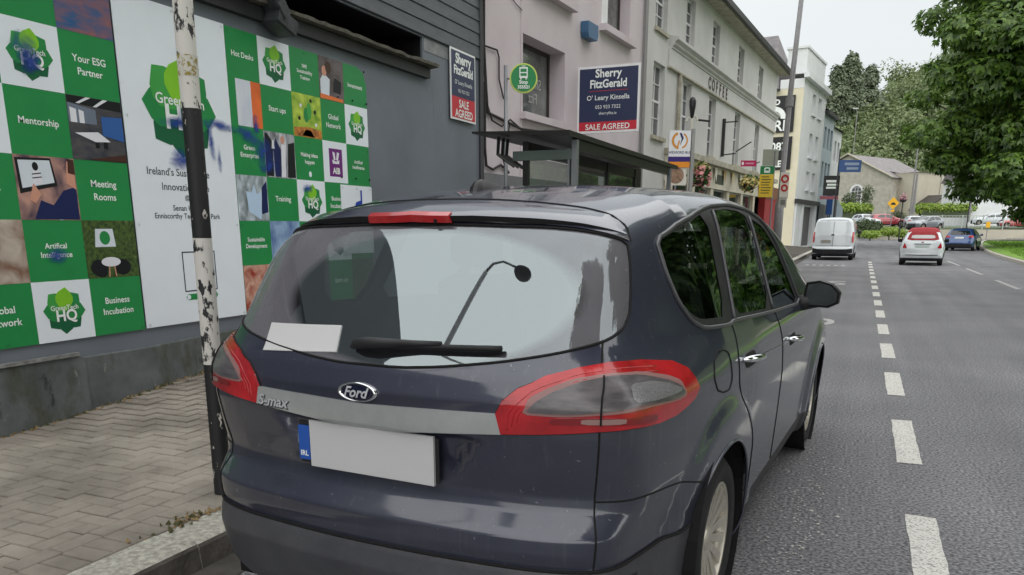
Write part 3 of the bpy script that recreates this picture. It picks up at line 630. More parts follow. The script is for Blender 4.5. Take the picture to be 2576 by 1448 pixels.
# estate agent sign on the grey wall
def estate_sign(o, w_, h, y, big):
    NAVY = flat('sign_navy', (44, 52, 84), .4, var=.04); RED = flat('sign_red', (196, 46, 62), .4, var=.04)
    MB().prism([(-w_ / 2, 0), (w_ / 2, 0), (w_ / 2, h), (-w_ / 2, h)], y, y + .012).build('board', flat('sign_white', (232, 232, 234), .4), o)
    e = .042 if big else .026; rz = h * (.17 if big else .33)
    MB().prism([(-w_ / 2 + e, rz), (w_ / 2 - e, rz), (w_ / 2 - e, h - e), (-w_ / 2 + e, h - e)], y - .003, y).build('navy_print', NAVY, o)
    MB().prism([(-w_ / 2 + e, e), (w_ / 2 - e, e), (w_ / 2 - e, rz), (-w_ / 2 + e, rz)], y - .003, y).build('red_print', RED, o)
    t = y - .005; k = w_ / 1.16
    if big:
        text('Sherry', .19 * k, 0, h * .87, t, m_txt_w, o, bold=.005, name='words', sx=.95); text('FitzGerald', .19 * k, 0, h * .735, t, m_txt_w, o, bold=.005, name='words', sx=.86)
        MB().prism([(-.36, h * .625), (.36, h * .625), (.36, h * .632), (-.36, h * .632)], t, t + .001).build('rule', RED, o)
        text("O' Leary Kinsella", .115 * k, 0, h * .52, t, m_txt_w, o, bold=.001, name='words'); text('053 923 7322', .085 * k, 0, h * .39, t, m_txt_w, o, name='words'); text('sherryfitz.ie', .07 * k, 0, h * .29, t, m_txt_w, o, name='words')
        text('SALE AGREED', .135 * k, 0, h * .095, t, m_txt_w, o, bold=.002, name='words')
    else:
        text('Sherry', .17, 0, h * .85, t, m_txt_w, o, bold=.006, name='words'); text('FitzGerald', .15, 0, h * .71, t, m_txt_w, o, bold=.005, name='words', sx=.9)
        text("O' Leary Kinsella", .075, 0, h * .53, t, m_txt_w, o, name='words'); text('053 923 7322', .06, 0, h * .42, t, m_txt_w, o, name='words')
        text('SALE', .14, 0, h * .24, t, m_txt_w, o, bold=.003, name='words'); text('AGREED', .14, 0, h * .1, t, m_txt_w, o, bold=.003, name='words')
o = empty('estate_agent_sign', (WX + .03, 10.22, 2.885), math.pi / 2, 'small navy and red sale agreed sign fixed flat on the dark grey wall', 'sign'); estate_sign(o, .74, .88, -.012, False)
# striped pole
m_pw = bpy.data.materials.new('peeling_white'); m_pk = bpy.data.materials.new('peeling_black')
def peel(m, c0, c1, thr, moss=False):
    m.use_nodes = True; n = m.node_tree.nodes; l = m.node_tree.links; bs = n['Principled BSDF']
    t = n.new('ShaderNodeTexCoord'); mp = n.new('ShaderNodeMapping'); mp.inputs['Scale'].default_value = (1, 1, .55); l.new(t.outputs['Object'], mp.inputs['Vector'])
    a = n.new('ShaderNodeTexNoise'); a.inputs['Scale'].default_value = 19; a.inputs['Detail'].default_value = 8; a.inputs['Roughness'].default_value = .62; l.new(mp.outputs[0], a.inputs['Vector'])
    r = n.new('ShaderNodeValToRGB'); l.new(a.outputs['Fac'], r.inputs['Fac']); e = r.color_ramp.elements
    e[0].position = thr; e[0].color = (*c0, 1); e[1].position = thr + .03; e[1].color = (*c1, 1)
    l.new(r.outputs[0], bs.inputs['Base Color']); bs.inputs['Roughness'].default_value = .6
    bp = n.new('ShaderNodeBump'); bp.inputs['Strength'].default_value = .5; bp.inputs['Distance'].default_value = .004; l.new(r.outputs[0], bp.inputs['Height']); l.new(bp.outputs[0], bs.inputs['Normal'])
peel(m_pw, (.02, .02, .022), lin((214, 210, 204)), .415); peel(m_pk, lin((205, 200, 192)), (.012, .012, .014), .37)
po = empty('striped_pole', (-2.97, 3.02, .12), 0, 'peeling black and white striped pole standing at the kerb left of the grey car', 'pole')
lean = Vector((.012, 0, 1))
for z0, z1, m, nm in ((0, .69, m_pk, 'black_band'), (.69, 1.31, m_pw, 'white_band'), (1.31, 1.90, m_pk, 'black_band'), (1.90, 2.6, m_pw, 'white_band'), (2.6, 3.3, m_pk, 'black_band')):
    MB().tube([lean * (z0 + (z1 - z0) * q / 4) for q in range(5)], .045 if m is m_pw else .0445, 20, cap=False).build(nm, m, po, smooth=True)
MB().tube([lean * 2.04, lean * 2.13], .0462, 20, cap=False).build('rust_collar', mat('ochre_moss', lin((150, 134, 70)), .9, scale=45, col2=lin((206, 202, 194)), pos=(.44, .5)), po, smooth=True)
# ------------------------------------------------------------------ street buildings
G0 = R_(90 - 3.6)
m_glass = mat('window_glass', (0.05, 0.055, 0.06), 0.04, var=.3, scale=1.5, spec=.9)
m_glass_b = mat('window_glass_pale', (0.16, 0.17, 0.17), 0.06, var=.5, scale=2, spec=.8)
m_pink = mat('pink_render', lin((196, 184, 190)), 0.85, scale=1.1, col2=lin((206, 196, 201)), bump=.2, bscale=30)
m_pink2 = mat('grey_dado', lin((116, 116, 120)), 0.8, var=.12)
m_wframe = flat('white_frame', (222, 222, 224), .45); m_bframe = flat('brown_frame', (58, 50, 48), .5)
m_cafe = mat('pale_render', lin((190, 189, 188)), 0.85, scale=1.0, col2=lin((204, 203, 202)), bump=.25, bscale=24)
m_stone = mat('stone_trim', lin((186, 180, 166)), 0.85, scale=5, col2=lin((140, 134, 118)), bump=.3, bscale=30)
m_slate = mat('roof_slate', lin((98, 96, 100)), 0.7, scale=2.2, col2=lin((128, 122, 122)), bump=.3, bscale=18)
m_gutter = flat('gutter_black', (46, 46, 48), .5)
pk = empty('pink_building', (-5.2, 10.83, 0), G0, 'pale pink rendered building between the dark grey shop and the coffee house', 'building')
H1 = [(1.4, 3.06, 3.25, 4.40), (1.75, 3.2, 5.2, 7.0), (4.75, 6.38, 5.2, 7.0)]
wall_holes(.02, 7.25, 0, 8.8, H1, .32).build('wall', m_pink, pk)
MB().box(.02, 7.25, .4, 9, 8.78, 8.85).build('roof', m_slate, pk); MB().box(.02, .05, .01, 9, 0, 8.7).build('side_wall', m_pink, pk)
MB().box(.02, 7.25, -.05, 0, 0, 2.26).build('dado', m_pink2, pk)
window(pk, 1.4, 3.06, 3.25, 4.40, .29, m_bframe, m_glass_b, (1, 1), .06)
MB().box(1.3, 3.16, -.1, .28, 3.14, 3.247).build('sill', m_pink, pk)
for x0, x1 in ((1.75, 3.2), (4.75, 6.38)):
    window(pk, x0, x1, 5.2, 7.0, .22, m_bframe, m_glass_b, (2, 1), .07); MB().box(x0 - .1, x1 + .1, -.14, .2, 5.08, 5.197).build('sill', m_pink, pk)
MB().box(4.76, 5.34, .1, .2, 5.2, 6.98).build('blind', m_wframe, pk)
text('Sherry\nFitz', .24, 2.36, 3.72, .28, mat('faded_lettering', lin((170, 170, 166)), .5, var=.1), pk, name='window_lettering', sx=-1)
MB().box(3.3, 7.2, -.09, -.052, .3, 2.75).build('shopfront', flat('pink_shop_black', (26, 24, 27), .3), pk)
MB().box(4.55, 5.05, -.10, -.091, .3, 2.45).build('shop_door', flat('door_grey', (150, 150, 154), .5), pk); MB().box(5.6, 7.0, -.10, -.091, 1.7, 2.25).build('red_board', flat('board_wine', (96, 44, 50), .5), pk)
for i in range(8): MB().box(3.55 + i * .1, 3.62 + i * .1, -.099, -.091, 1.85, 2.12 - .05 * (i % 2)).build('window_lettering', flat('shop_letter', (206, 202, 190), .5), pk)
MB().box(1.32, 1.37, -.02, 0, 2.26, 8.8).build('corner_bead', m_pink, pk)
al = MB(); al.prism([(3.76, 4.78), (4.16, 4.78), (4.2, 4.86), (4.2, 5.04), (3.72, 5.04), (3.72, 4.86)], -.16, -.01)
tag(al.build('alarm_box', flat('alarm_blue', (62, 100, 136), .5), None), 'small blue alarm box on the pink wall', 'alarm box')
ab = bpy.data.objects['alarm_box']; ab.location = pk.location; ab.rotation_euler = pk.rotation_euler
# wires on the pink wall
cb = MB(); m_wire = flat('black_cable', (44, 38, 40), .6)
cb.tube([(.12, -.03, 4.9), (.1, -.03, 4.0), (.14, -.04, 3.4), (.2, -.03, 3.1), (.7, -.03, 3.05), (1.3, -.04, 2.98), (2.2, -.04, 3.02), (3.6, -.04, 3.0)], .022, 6)
cb.tube([(.12, -.03, 3.3), (.3, -.05, 3.0), (.6, -.05, 2.95), (.9, -.04, 3.08), (1.2, -.04, 3.0)], .014, 6)
cb.tube([(.12, -.03, 3.5), (.11, -.03, 2.6), (.15, -.03, 2.36), (.35, -.03, 2.32), (.6, -.03, 2.4), (.75, -.03, 2.36), (.85, -.04, 2.3)], .02, 6)
cb.tube([(.9, -.03, 3.0), (.75, -.04, 2.7), (.65, -.04, 2.5), (.75, -.04, 2.33)], .011, 6)
cb.tube([(.15, -.03, 3.98), (.5, -.03, 3.99), (.56, -.03, 3.9), (.56, -.03, 3.6), (.7, -.03, 3.35)], .013, 6)
cb.tube([(.65, -.02, 4.95), (1.1, -.02, 4.75), (1.34, -.02, 4.7)], .007, 5)
o = tag(cb.build('wall_cables', m_wire), 'loose black cables strung across the pink wall', 'cable'); o.location = pk.location; o.rotation_euler = pk.rotation_euler
bk = MB(); bk.tube([(.42, -.02, 5.2), (.42, -.32, 5.45), (.42, -.36, 5.5)], .018, 6); bk.tube([(.42, -.02, 5.5), (.42, -.3, 5.44)], .012, 6); bk.box(.4, .44, -.02, 0, 5.12, 5.55)
o = tag(bk.build('iron_bracket', flat('grey_iron', (92, 92, 96), .5)), 'bent grey iron bracket high on the pink wall', 'bracket'); o.location = pk.location; o.rotation_euler = pk.rotation_euler

cf = empty('coffee_house', (-5.2, 10.83, 0), G0, 'long three storey pale building with coffee lettering and slate roof', 'building')
U5 = [(10.6, 11.45), (13.4, 14.25), (16.9, 17.75), (20.4, 21.2)]; HL = [(a, c, 3.5, 5.12) for a, c in U5] + [(8.1, 9.0, 3.56, 5.15)]; HU = [(a, c, 5.97, 7.08) for a, c in U5] + [(8.1, 9.0, 5.85, 7.06)]
wall_holes(7.26, 24.3, 0, 7.4, HL + HU, .22).build('wall', m_cafe, cf)
MB().box(24.28, 24.3, .005, 8, 0, 7.4).build('end_wall', m_cafe, cf); MB().box(7.26, 24.3, 7.9, 8, 0, 7.4).build('back_wall', m_cafe, cf)
for h in HL: window(cf, *h, .10, m_wframe, m_glass, (2, 4), .05); MB().box(h[0] - .07, h[1] + .07, -.07, .09, h[2] - .09, h[2] - .003).build('sill', m_stone, cf)
for h in HU: window(cf, *h, .10, m_wframe, m_glass, (2, 4), .05); MB().box(h[0] - .07, h[1] + .07, -.06, .09, h[2] - .08, h[2] - .003).build('sill', m_stone, cf)
b = MB(); prof = [(0, 5.60), (-.06, 5.62), (-.06, 5.66), (-.12, 5.70), (-.12, 5.75), (-.2, 5.80), (-.2, 5.86), (0, 5.90)]
k = len(prof); b.add([(9.3, y, z) for y, z in prof] + [(24.45, y, z) for y, z in prof], [tuple(range(k)), tuple(range(2 * k - 1, k - 1, -1))] + [(i, (i + 1) % k, (i + 1) % k + k, i + k) for i in range(k)])
b.build('cornice', m_cafe, cf)
MB().box(9.2, 24.35, -.045, -.002, 5.2, 5.598).build('fascia', m_cafe, cf); MB().box(9.15, 24.4, -.075, -.002, 5.16, 5.198).build('fascia_moulding', m_stone, cf)
m_cof = flat('coffee_letters', (74, 62, 56), .6)
for i, ch in enumerate('COFFEE'): text(ch, .42, 13.15 + i * .43, 5.41, -.052, m_cof, cf, bold=.022, name='letter')
# eaves, gutter and slated roof with hipped far end
MB().box(7.26, 24.75, -.36, .02, 7.36, 7.46).build('soffit', m_stone, cf); MB().box(7.26, 24.8, -.46, -.34, 7.40, 7.55).build('gutter', m_gutter, cf)
rf = MB(); rf.add([(7.26, -.42, 7.5), (24.8, -.42, 7.5), (22.2, 4, 9.6), (7.26, 4, 9.6), (24.8, 8.2, 7.5), (7.26, 8.2, 7.5)], [(0, 1, 2, 3), (1, 4, 2), (4, 5, 3, 2)]); ro = rf.build('roof', m_slate, cf)
sl = MB()
for j in range(14):                           # slate courses
    t0, t1 = j / 14, (j + 1) / 14; y0, z0, y1, z1 = -.42 + 4.42 * t0, 7.5 + 2.1 * t0, -.42 + 4.42 * t1, 7.5 + 2.1 * t1
    sl.add([(7.26, y0, z0 + .03), (24.8 - 2.6 * t0, y0, z0 + .03), (24.8 - 2.6 * t1, y1, z1 + .012), (7.26, y1, z1 + .012)], [(0, 1, 2, 3)])
sl.build('slate_course', m_slate, ro)
# shopfront at street level
MB().box(9.2, 24.3, -.32, -.003, 3.22, 3.36).build('shop_cornice', m_stone, cf); MB().box(9.25, 24.3, -.14, -.004, 2.6, 3.218).build('shop_fascia', mat('cream_fascia', lin((206, 200, 184)), .6, var=.08), cf)
m_shop = flat('shop_dark', (40, 38, 40), .3); m_cream = mat('cream_pier', lin((204, 196, 178)), .7, var=.1)
for i, x in enumerate((9.3, 11.5, 13.7, 15.9, 18.1, 20.3, 22.4)):
    MB().box(x, x + .35, -.12, -.004, 0, 2.6).build('pier', m_cream, cf); MB().box(x + .36, x + 2.1, -.03, -.004, .55, 2.55).build('shop_window', m_glass, cf); MB().box(x + .36, x + 2.1, -.08, -.004, 0, .545).build('stall_riser', m_shop, cf)
for x0, x1 in ((14.1, 15.2), (17.6, 19.6)): MB().box(x0, x1, -.15, -.142, 2.75, 3.02).build('sign_panel', flat('panel_dark', (62, 70, 62), .5), cf)
for i in range(9): MB().add([(12.5 + i * 1.2, -.2, 3.18), (12.9 + i * 1.2, -.2, 3.18), (12.7 + i * 1.2, -.22, 2.78)], [(0, 1, 2)]).build('bunting_flag', flat('bunting_%d' % (i % 3), ((206, 190, 140), (220, 214, 200), (170, 140, 90))[i % 3], .8), cf)
MB().box(21.2, 24.2, -.4, -.16, 1.0, 2.55).build('red_shopfront', flat('shop_red', (150, 34, 40), .5, var=.15), cf); MB().box(21.2, 24.2, -.42, -.15, 2.55, 3.0).build('shop_board', mat('brown_board', lin((120, 78, 52)), .7, var=.3, scale=2), cf)
for nm, x, z in (('downpipe', 7.27, 3.6),): MB().tube([(x, -.06, 0), (x, -.06, 7.3)], .045, 8).build(nm, flat('pipe_grey', (140, 138, 138), .5), cf)
MB().tube([(10.1, -.06, 3.4), (10.1, -.06, 5.15)], .05, 8).build('downpipe', m_stone, cf); MB().box(15.2, 15.27, -.09, -.003, 3.6, 4.7).build('sign_rail', m_gutter, cf)
MB().tube([(15.24, -.05, 3.65), (15.24, -.45, 3.68)], .02, 6).build('sign_arm', m_gutter, cf); MB().tube([(15.24, -.05, 4.6), (15.24, -.45, 4.6)], .02, 6).build('sign_arm', m_gutter, cf)
MB().tube([(17.2, -.04, 3.9), (17.3, -.5, 4.2)], .02, 6).build('flag_bracket', m_gutter, cf); MB().tube([(11.9, -.04, 4.3), (11.95, -.4, 4.25)], .03, 6).build('lamp_arm', m_gutter, cf)

# white corner building with billboard wall
wc = empty('white_corner_building', (-4.61, 61.1, 0), R_(90 - 7), 'tall cream and white corner building with parapet and black billboards on its side', 'building')
m_white = mat('white_render', lin((214, 216, 218)), .8, scale=.8, col2=lin((226, 228, 230)), bump=.15); m_creamw = mat('cream_render', lin((214, 206, 180)), .85, scale=.6, col2=lin((226, 220, 198)), bump=.15)
HW = [(x0, x1, z0, z1) for z0, z1 in ((9.5, 10.85), (6.55, 8.15), (4.25, 5.5)) for x0, x1 in ((3.3, 4.6), (5.6, 6.9))] + [(3.0, 7.2, .1, 3.0)]
wall_holes(0, 8.6, 0, 11.4, HW, .25).build('front_wall', m_white, wc)
for h in HW[:6]: window(wc, *h, .2, m_wframe, m_glass, (1, 2), .1); MB().box(h[0] - .1, h[1] + .1, -.12, .2, h[2] - .15, h[2] - .004).build('sill', m_white, wc)
MB().box(3.0, 7.2, .22, .25, .1, 3.0).build('shop_glass', m_shop, wc); MB().box(-.1, 8.7, -.25, -.003, 3.15, 3.45).build('shop_cornice', m_gutter, wc)
for x in (.1, 2.4, 7.3): MB().box(x, x + .5, -.12, -.004, 0, 3.14).build('pilaster', m_white, wc)
MB().box(-.35, 8.8, -.35, -.003, 11.4, 11.75).build('cornice', m_white, wc)
MB().box(.25, 7.2, 0, 1.3, 11.75, 13.35).build('parapet', m_white, wc); MB().box(.15, 7.3, -.08, 1.4, 13.35, 13.5).build('parapet_coping', m_white, wc)
MB().box(-.02, 0, 0, 16, 0, 10.8).build('side_wall', m_creamw, wc); MB().box(0, 8.6, 15.9, 16, 0, 10.8).build('back_wall', m_creamw, wc); MB().box(-.04, 0.02, -.002, 1.6, 10.8, 11.4).build('corner_pier', m_white, wc)
MB().add([(-.5, 1.6, 10.75), (-.5, 16, 10.75), (4.3, 16, 15.2), (4.3, 3.0, 15.2), (9.0, 1.6, 10.8), (9.0, 16, 10.8)], [(0, 3, 2, 1), (4, 5, 2, 3), (0, 4, 3)]).build('roof', m_slate, wc)
MB().box(-.55, -.4, 1.5, 16, 10.6, 10.78).build('gutter', m_gutter, wc)
# billboards on the side wall (facing the camera): local -x is towards the viewer
def side_board(label, y0, y1, z0, z1, lines, cat='billboard'):
    o = empty('billboard', wc.location, wc.rotation_euler.z, label, cat)
    MB().box(-.14, -.05, y0, y1, z0, z1).build('panel', flat('billboard_black', (22, 22, 24), .4), o)
    for body, sz, yc, zc in lines:
        V_, F_ = text_mesh(body, sz, bold=.02); yc = yc + max(a for a, _ in V_)
        MB().add([(-.145, yc - a, zc + q) for a, q in V_], F_).build('lettering', m_txt_w, o)
    return o
o = side_board('upper black billboard with tyre lettering and arc logo on the cream side wall', .5, 6.5, 7.95, 10.35, [('SHED', .5, 1.5, 9.95), ('TYRE', 1.0, .75, 8.4)])
ar = MB(); pts = []
for k in range(15):
    a = R_(-10 + 200 * k / 14); pts.append((2.0 - .95 * math.cos(a), 8.95 + .75 * math.sin(a))); 
pin = [(2.0 - .6 * math.cos(R_(-10 + 200 * k / 14)), 8.95 + .45 * math.sin(R_(-10 + 200 * k / 14))) for k in range(15)]
ar.add([(-.146, y, z) for y, z in pts] + [(-.146, y, z) for y, z in pin], [(i, i + 1, i + 16, i + 15) for i in range(14)]); ar.build('arc_logo', m_txt_w, o)
side_board('lower black billboard with telephone number on the cream side wall', .5, 6.5, 5.45, 7.65, [('087', .75, .8, 7.0), ('FREE', .6, .8, 5.85)])
# two narrow houses beyond
bh = empty('blue_grey_house', (-4.61, 61.1, 0), R_(90 - 7), 'pale blue grey three storey house next to the white corner building', 'building')
m_bl = mat('blue_grey_render', lin((176, 190, 196)), .8, var=.06)
HB = [(x, x + .95, z0, z1) for z0, z1 in ((7.6, 9.2), (4.6, 6.6)) for x in (9.1, 10.6, 12.0)]
wall_holes(8.62, 13.2, 0, 10.1, HB, .2).build('wall', m_bl, bh)
for h in HB: window(bh, *h, .15, m_bframe, m_glass, (1, 2), .08)
MB().box(8.62, 13.3, -.3, 6, 10.1, 10.35).build('eaves', m_gutter, bh); MB().box(8.9, 13.0, -.15, -.003, .2, 3.3).build('shopfront', m_shop, bh); MB().box(8.62, 13.2, 5.9, 6, 0, 10.1).build('back_wall', m_bl, bh); MB().box(13.15, 13.2, .01, 5.9, 0, 10.1).build('side_wall', m_bl, bh)
MB().add([(8.62, -.3, 10.36), (13.3, -.3, 10.36), (13.3, 3, 12), (8.62, 3, 12), (8.62, 6, 10.36), (13.3, 6, 10.36)], [(0, 1, 2, 3), (3, 2, 5, 4), (1, 5, 2)]).build('roof', m_slate, bh)
wh = empty('white_end_house', (-4.61, 61.1, 0), R_(90 - 7), 'small white house at the far end of the terrace', 'building')
HB = [(14.2, 15.2, 7.0, 8.6), (14.2, 15.2, 4.2, 5.8), (15.9, 16.8, 7.0, 8.6)]
wall_holes(13.22, 17.6, 0, 9.5, HB, .2).build('wall', m_white, wh)
for h in HB: window(wh, *h, .15, m_wframe, m_glass, (1, 2), .08)
MB().box(17.55, 17.6, .01, 6, 0, 9.5).build('side_wall', m_white, wh)
MB().add([(13.22, -.25, 9.5), (17.8, -.25, 9.5), (17.8, 3, 11.2), (13.22, 3, 11.2), (13.22, 6.2, 9.5), (17.8, 6.2, 9.5)], [(0, 1, 2, 3), (3, 2, 5, 4), (1, 5, 2), (0, 3, 4)]).build('roof', m_slate, wh)
MB().box(13.5, 17.3, -.12, -.003, .2, 3.0).build('shopfront', flat('shop_navy', (44, 54, 84), .4), wh)

# ------------------------------------------------------------------ chapel, hall and white house ahead
m_rub = mat('beige_rubble', lin((186, 182, 170)), .9, scale=1.6, col2=lin((158, 154, 143)), bump=.5, bscale=6)
m_rub2 = mat('beige_wall', lin((192, 186, 170)), .9, scale=.5, col2=lin((178, 172, 156)), bump=.3, bscale=5)
DC = 132.0
ca = at(2136, 389, DC); zg = 2.2; th45 = YAW + R_(38)
ch = empty('stone_chapel', (ca.x, ca.y, 0), th45, 'beige stone chapel with steep slate roof and arched window', 'building')
HWd = 7.6; ze = 9.6; zr = ca.z
gv = [(0, -HWd, zg - 1.5), (0, HWd, zg - 1.5), (0, HWd, ze), (0, 0, zr - .15), (0, -HWd, ze)]
MB().add(gv, [(4, 3, 2, 1, 0)]).build('gable_wall', m_rub, ch)
MB().box(0.01, 15, -HWd - .02, -HWd + .4, zg - 1.5, ze).build('long_wall', m_rub, ch); MB().box(0.01, 15, HWd - .4, HWd, zg - 1.5, ze).build('back_wall', m_rub, ch); MB().add([(15, a, c) for _, a, c in gv], [(0, 1, 2, 3, 4)]).build('far_gable', m_rub, ch)
MB().add([(-.35, -HWd - .5, ze - .3), (15.3, -HWd - .5, ze - .3), (15.3, 0, zr), (-.35, 0, zr), (15.3, HWd + .5, ze - .3), (-.35, HWd + .5, ze - .3)], [(0, 1, 2, 3), (3, 2, 4, 5)]).build('roof', mat('chapel_slate', lin((112, 108, 110)), .75, scale=1.2, col2=lin((136, 131, 132)), bump=.4, bscale=5), ch)
b = MB()
for sgn in (-1, 1): b.tube([(-.4, sgn * (HWd + .5), ze - .25), (-.4, 0, zr + .08)], .16, 6)
b.build('verge_stone', m_stone, ch)
for yc, w_, z0, z1 in ((-2.0, .85, 5.2, 8.2),):
    pts = [(yc - w_, z0), (yc + w_, z0), (yc + w_, z1 - w_)] + [(yc + w_ * math.cos(R_(a)), z1 - w_ + w_ * math.sin(R_(a))) for a in range(20, 180, 20)] + [(yc - w_, z1 - w_)]
    MB().add([(-.06, y, z) for y, z in pts], [tuple(reversed(range(len(pts))))]).build('arched_window', flat('leaded_glass', (74, 76, 74), .3), ch)
    o2 = [(yc + (y - yc) * 1.35, z + (.3 if z > z1 - w_ - .1 else -.2)) for y, z in pts]; n_ = len(pts)
    MB().add([(-.09, y, z) for y, z in pts] + [(-.09, y, z) for y, z in o2], [(i, (i + 1) % n_, (i + 1) % n_ + n_, i + n_) for i in range(n_)]).build('window_surround', m_wframe, ch)
    b = MB()
    for q in (-.25, .25): b.box(-.08, -.065, yc + q - .03, yc + q + .03, z0, z1 - .3)
    for q in range(5): b.box(-.08, -.065, yc - w_, yc + w_, z0 + .5 + q * .55, z0 + .56 + q * .55)
    b.build('glazing_bar', m_wframe, ch)
for x in (3.0, 8.2, 12.5): MB().box(x, x + .8, -HWd - .05, -HWd - .021, 4.6, 7.0).build('lancet_window', flat('leaded_glass', (74, 76, 74), .3), ch); MB().box(x + 1.1, x + 1.25, -HWd - .06, -HWd - .021, 4.5, 7.1).build('window_surround', m_wframe, ch)
for x in (0.2, 6.0, 11): MB().box(x, x + .7, -HWd - .7, -HWd - .022, zg - 1.5, 7.2).build('buttress', m_rub, ch)
def far_block(name, label, u0, u1, vt, depth, m, deep=10, zb=1.0, turn=0.0):
    a, c = at(u0, vt, depth), at(u1, vt, depth * (1 + turn)); d = (c - a); d.z = 0; L = d.length; ang = math.atan2(d.y, d.x)
    o = empty(name, (a.x, a.y, 0), ang, label, 'building'); h = (a.z + c.z) / 2
    MB().box(0, L, 0, deep, zb - 1.5, h).build('wall', m, o); return o, L, h
o, L, h = far_block('church_hall', 'long plain beige hall right of the chapel', 2305, 2446, 436, 126, m_rub2, turn=.04)
MB().add([(-.3, -.3, h), (L + .3, -.3, h), (L + .3, 5, h + .5), (-.3, 5, h + .5)], [(0, 1, 2, 3)]).build('roof', m_slate, o)
for q in (.45, .93): MB().tube([(L * q, -.1, 1.5), (L * q, -.1, h)], .09, 6).build('downpipe', flat('pipe_pale', (190, 188, 180), .6), o)
b = MB(); b.add([(-.6, -3, 2), (-.6, -3, 4.2), (3.2, -3, 6.2), (3.2, -3, 2), (-.6, 0, 2), (-.6, 0, 4.2), (3.2, 0, 6.2), (3.2, 0, 2)], [(0, 3, 2, 1), (4, 5, 6, 7), (0, 1, 5, 4), (3, 7, 6, 2)]); b.build('porch', m_rub2, o)
MB().add([(-.9, -3.3, 4.1), (3.3, -3.3, 6.35), (3.3, 0, 6.35), (-.9, 0, 4.1), (-.9, -3.3, 4.3), (3.3, -3.3, 6.55), (3.3, 0, 6.55), (-.9, 0, 4.3)], [(0, 1, 2, 3), (7, 6, 5, 4), (0, 4, 5, 1)]).build('porch_roof', flat('porch_dark', (70, 66, 62), .7), o)
o, L, h = far_block('white_house', 'white gabled house partly hidden behind the big tree', 2449, 2620, 455, 112, m_white, 8)
MB().add([(-.3, -.3, h), (L + .3, -.3, h), (L + .3, 4, h + 4), (-.3, 4, h + 4), (L + .3, 8.3, h), (-.3, 8.3, h)], [(0, 1, 2, 3), (3, 2, 4, 5), (0, 3, 5)]).build('roof', m_slate, o)
hh = at(2190, 250, 235)
o = empty('hilltop_house', (hh.x, hh.y, hh.z), YAW + .3, 'tiny house with brown roof among trees on the hilltop', 'building')
MB().box(-4, 5, 0, 6, -6, 0).build('wall', m_creamw, o); MB().add([(-5, -1, -.2), (6, -1, -.2), (5, 3, 2.2), (-4, 3, 2.2), (6, 7, -.2), (-5, 7, -.2)], [(0, 1, 2, 3), (3, 2, 4, 5), (1, 4, 2), (0, 3, 5)]).build('roof', m_slate, o)
# ------------------------------------------------------------------ street furniture
m_steel = flat('grey_steel', (128, 130, 134), .4, metal=.4); m_dksteel = flat('dark_steel', (50, 50, 54), .4)
o = empty('estate_agent_sign', (-4.40, 14.5, 3.14), 0, 'large projecting navy and red sale agreed board beside the pink building', 'sign'); estate_sign(o, 1.16, 1.13, -.012, True)
MB().box(-.58, .58, .0005, .03, 0, 1.13).build('back_panel', flat('sign_back', (150, 150, 152), .6), o)
MB().tube([(-.6, .02, .2), (-.35, .04, .2)], .02, 6).build('bracket', m_dksteel, o); MB().tube([(-.6, .02, .95), (-.35, .04, .95)], .02, 6).build('bracket', m_dksteel, o)
# round bus stop sign
c = at(1317, 198, 10.2); rad = 35.0 / 1980 * 10.2
bs = empty('bus_stop_sign', (c.x, c.y, .12), YAW, 'round green bus stop sign with yellow rim on a slim pole behind the shelter', 'sign')
zc = c.z - .12; M = Matrix.Translation((0, 0, zc)) @ Matrix.Rotation(R_(90), 4, 'X')
MB().lathe([(0, -.02), (rad, -.02), (rad, .02), (0, .02)], 40, M=M).build('rim', flat('sign_yellow_green', (206, 216, 104), .4), bs)
MB().lathe([(0, .026), (rad * .9, .026), (rad * .9, .021)], 40, M=M).build('disc', flat('sign_green', (34, 134, 76), .4), bs)
y = -.03; q = rad / .5 * 1.0
for x0, x1, z0, z1, mm in ((-.15, .15, .0, .36, m_txt_w), (-.11, .11, .2, .31, 0), (-.11, .11, .07, .16, 0), (-.12, -.07, -.05, .0, m_txt_w), (.07, .12, -.05, .0, m_txt_w), (-.07, .07, .385, .41, m_txt_w)):
    MB().prism([(x0 * q, zc + z0 * q), (x1 * q, zc + z0 * q), (x1 * q, zc + z1 * q), (x0 * q, zc + z1 * q)], y - (.002 if mm else .004), y).build('bus_icon', mm or flat('sign_green', (0, 0, 0)), bs)
text('Stop', .17 * q, 0, zc - .15 * q, y - .002, m_txt_w, bs, name='words', bold=.002); text('355521', .15 * q, 0, zc - .3 * q, y - .002, m_txt_w, bs, name='words', bold=.002)
MB().tube([(-rad * 1.28, .03, 0), (-rad * 1.28, .03, zc + rad * .9)], .025, 10).build('pole', m_steel, bs, smooth=True); MB().tube([(-rad * 1.28, .03, zc), (-rad * .9, .0, zc)], .012, 6).build('clip', m_steel, bs)
# bus shelter
sh = empty('bus_shelter', (-2.66, 7.6, .035), R_(90), 'dark framed glass bus shelter on the pavement beyond the parked grey car', 'bus shelter')
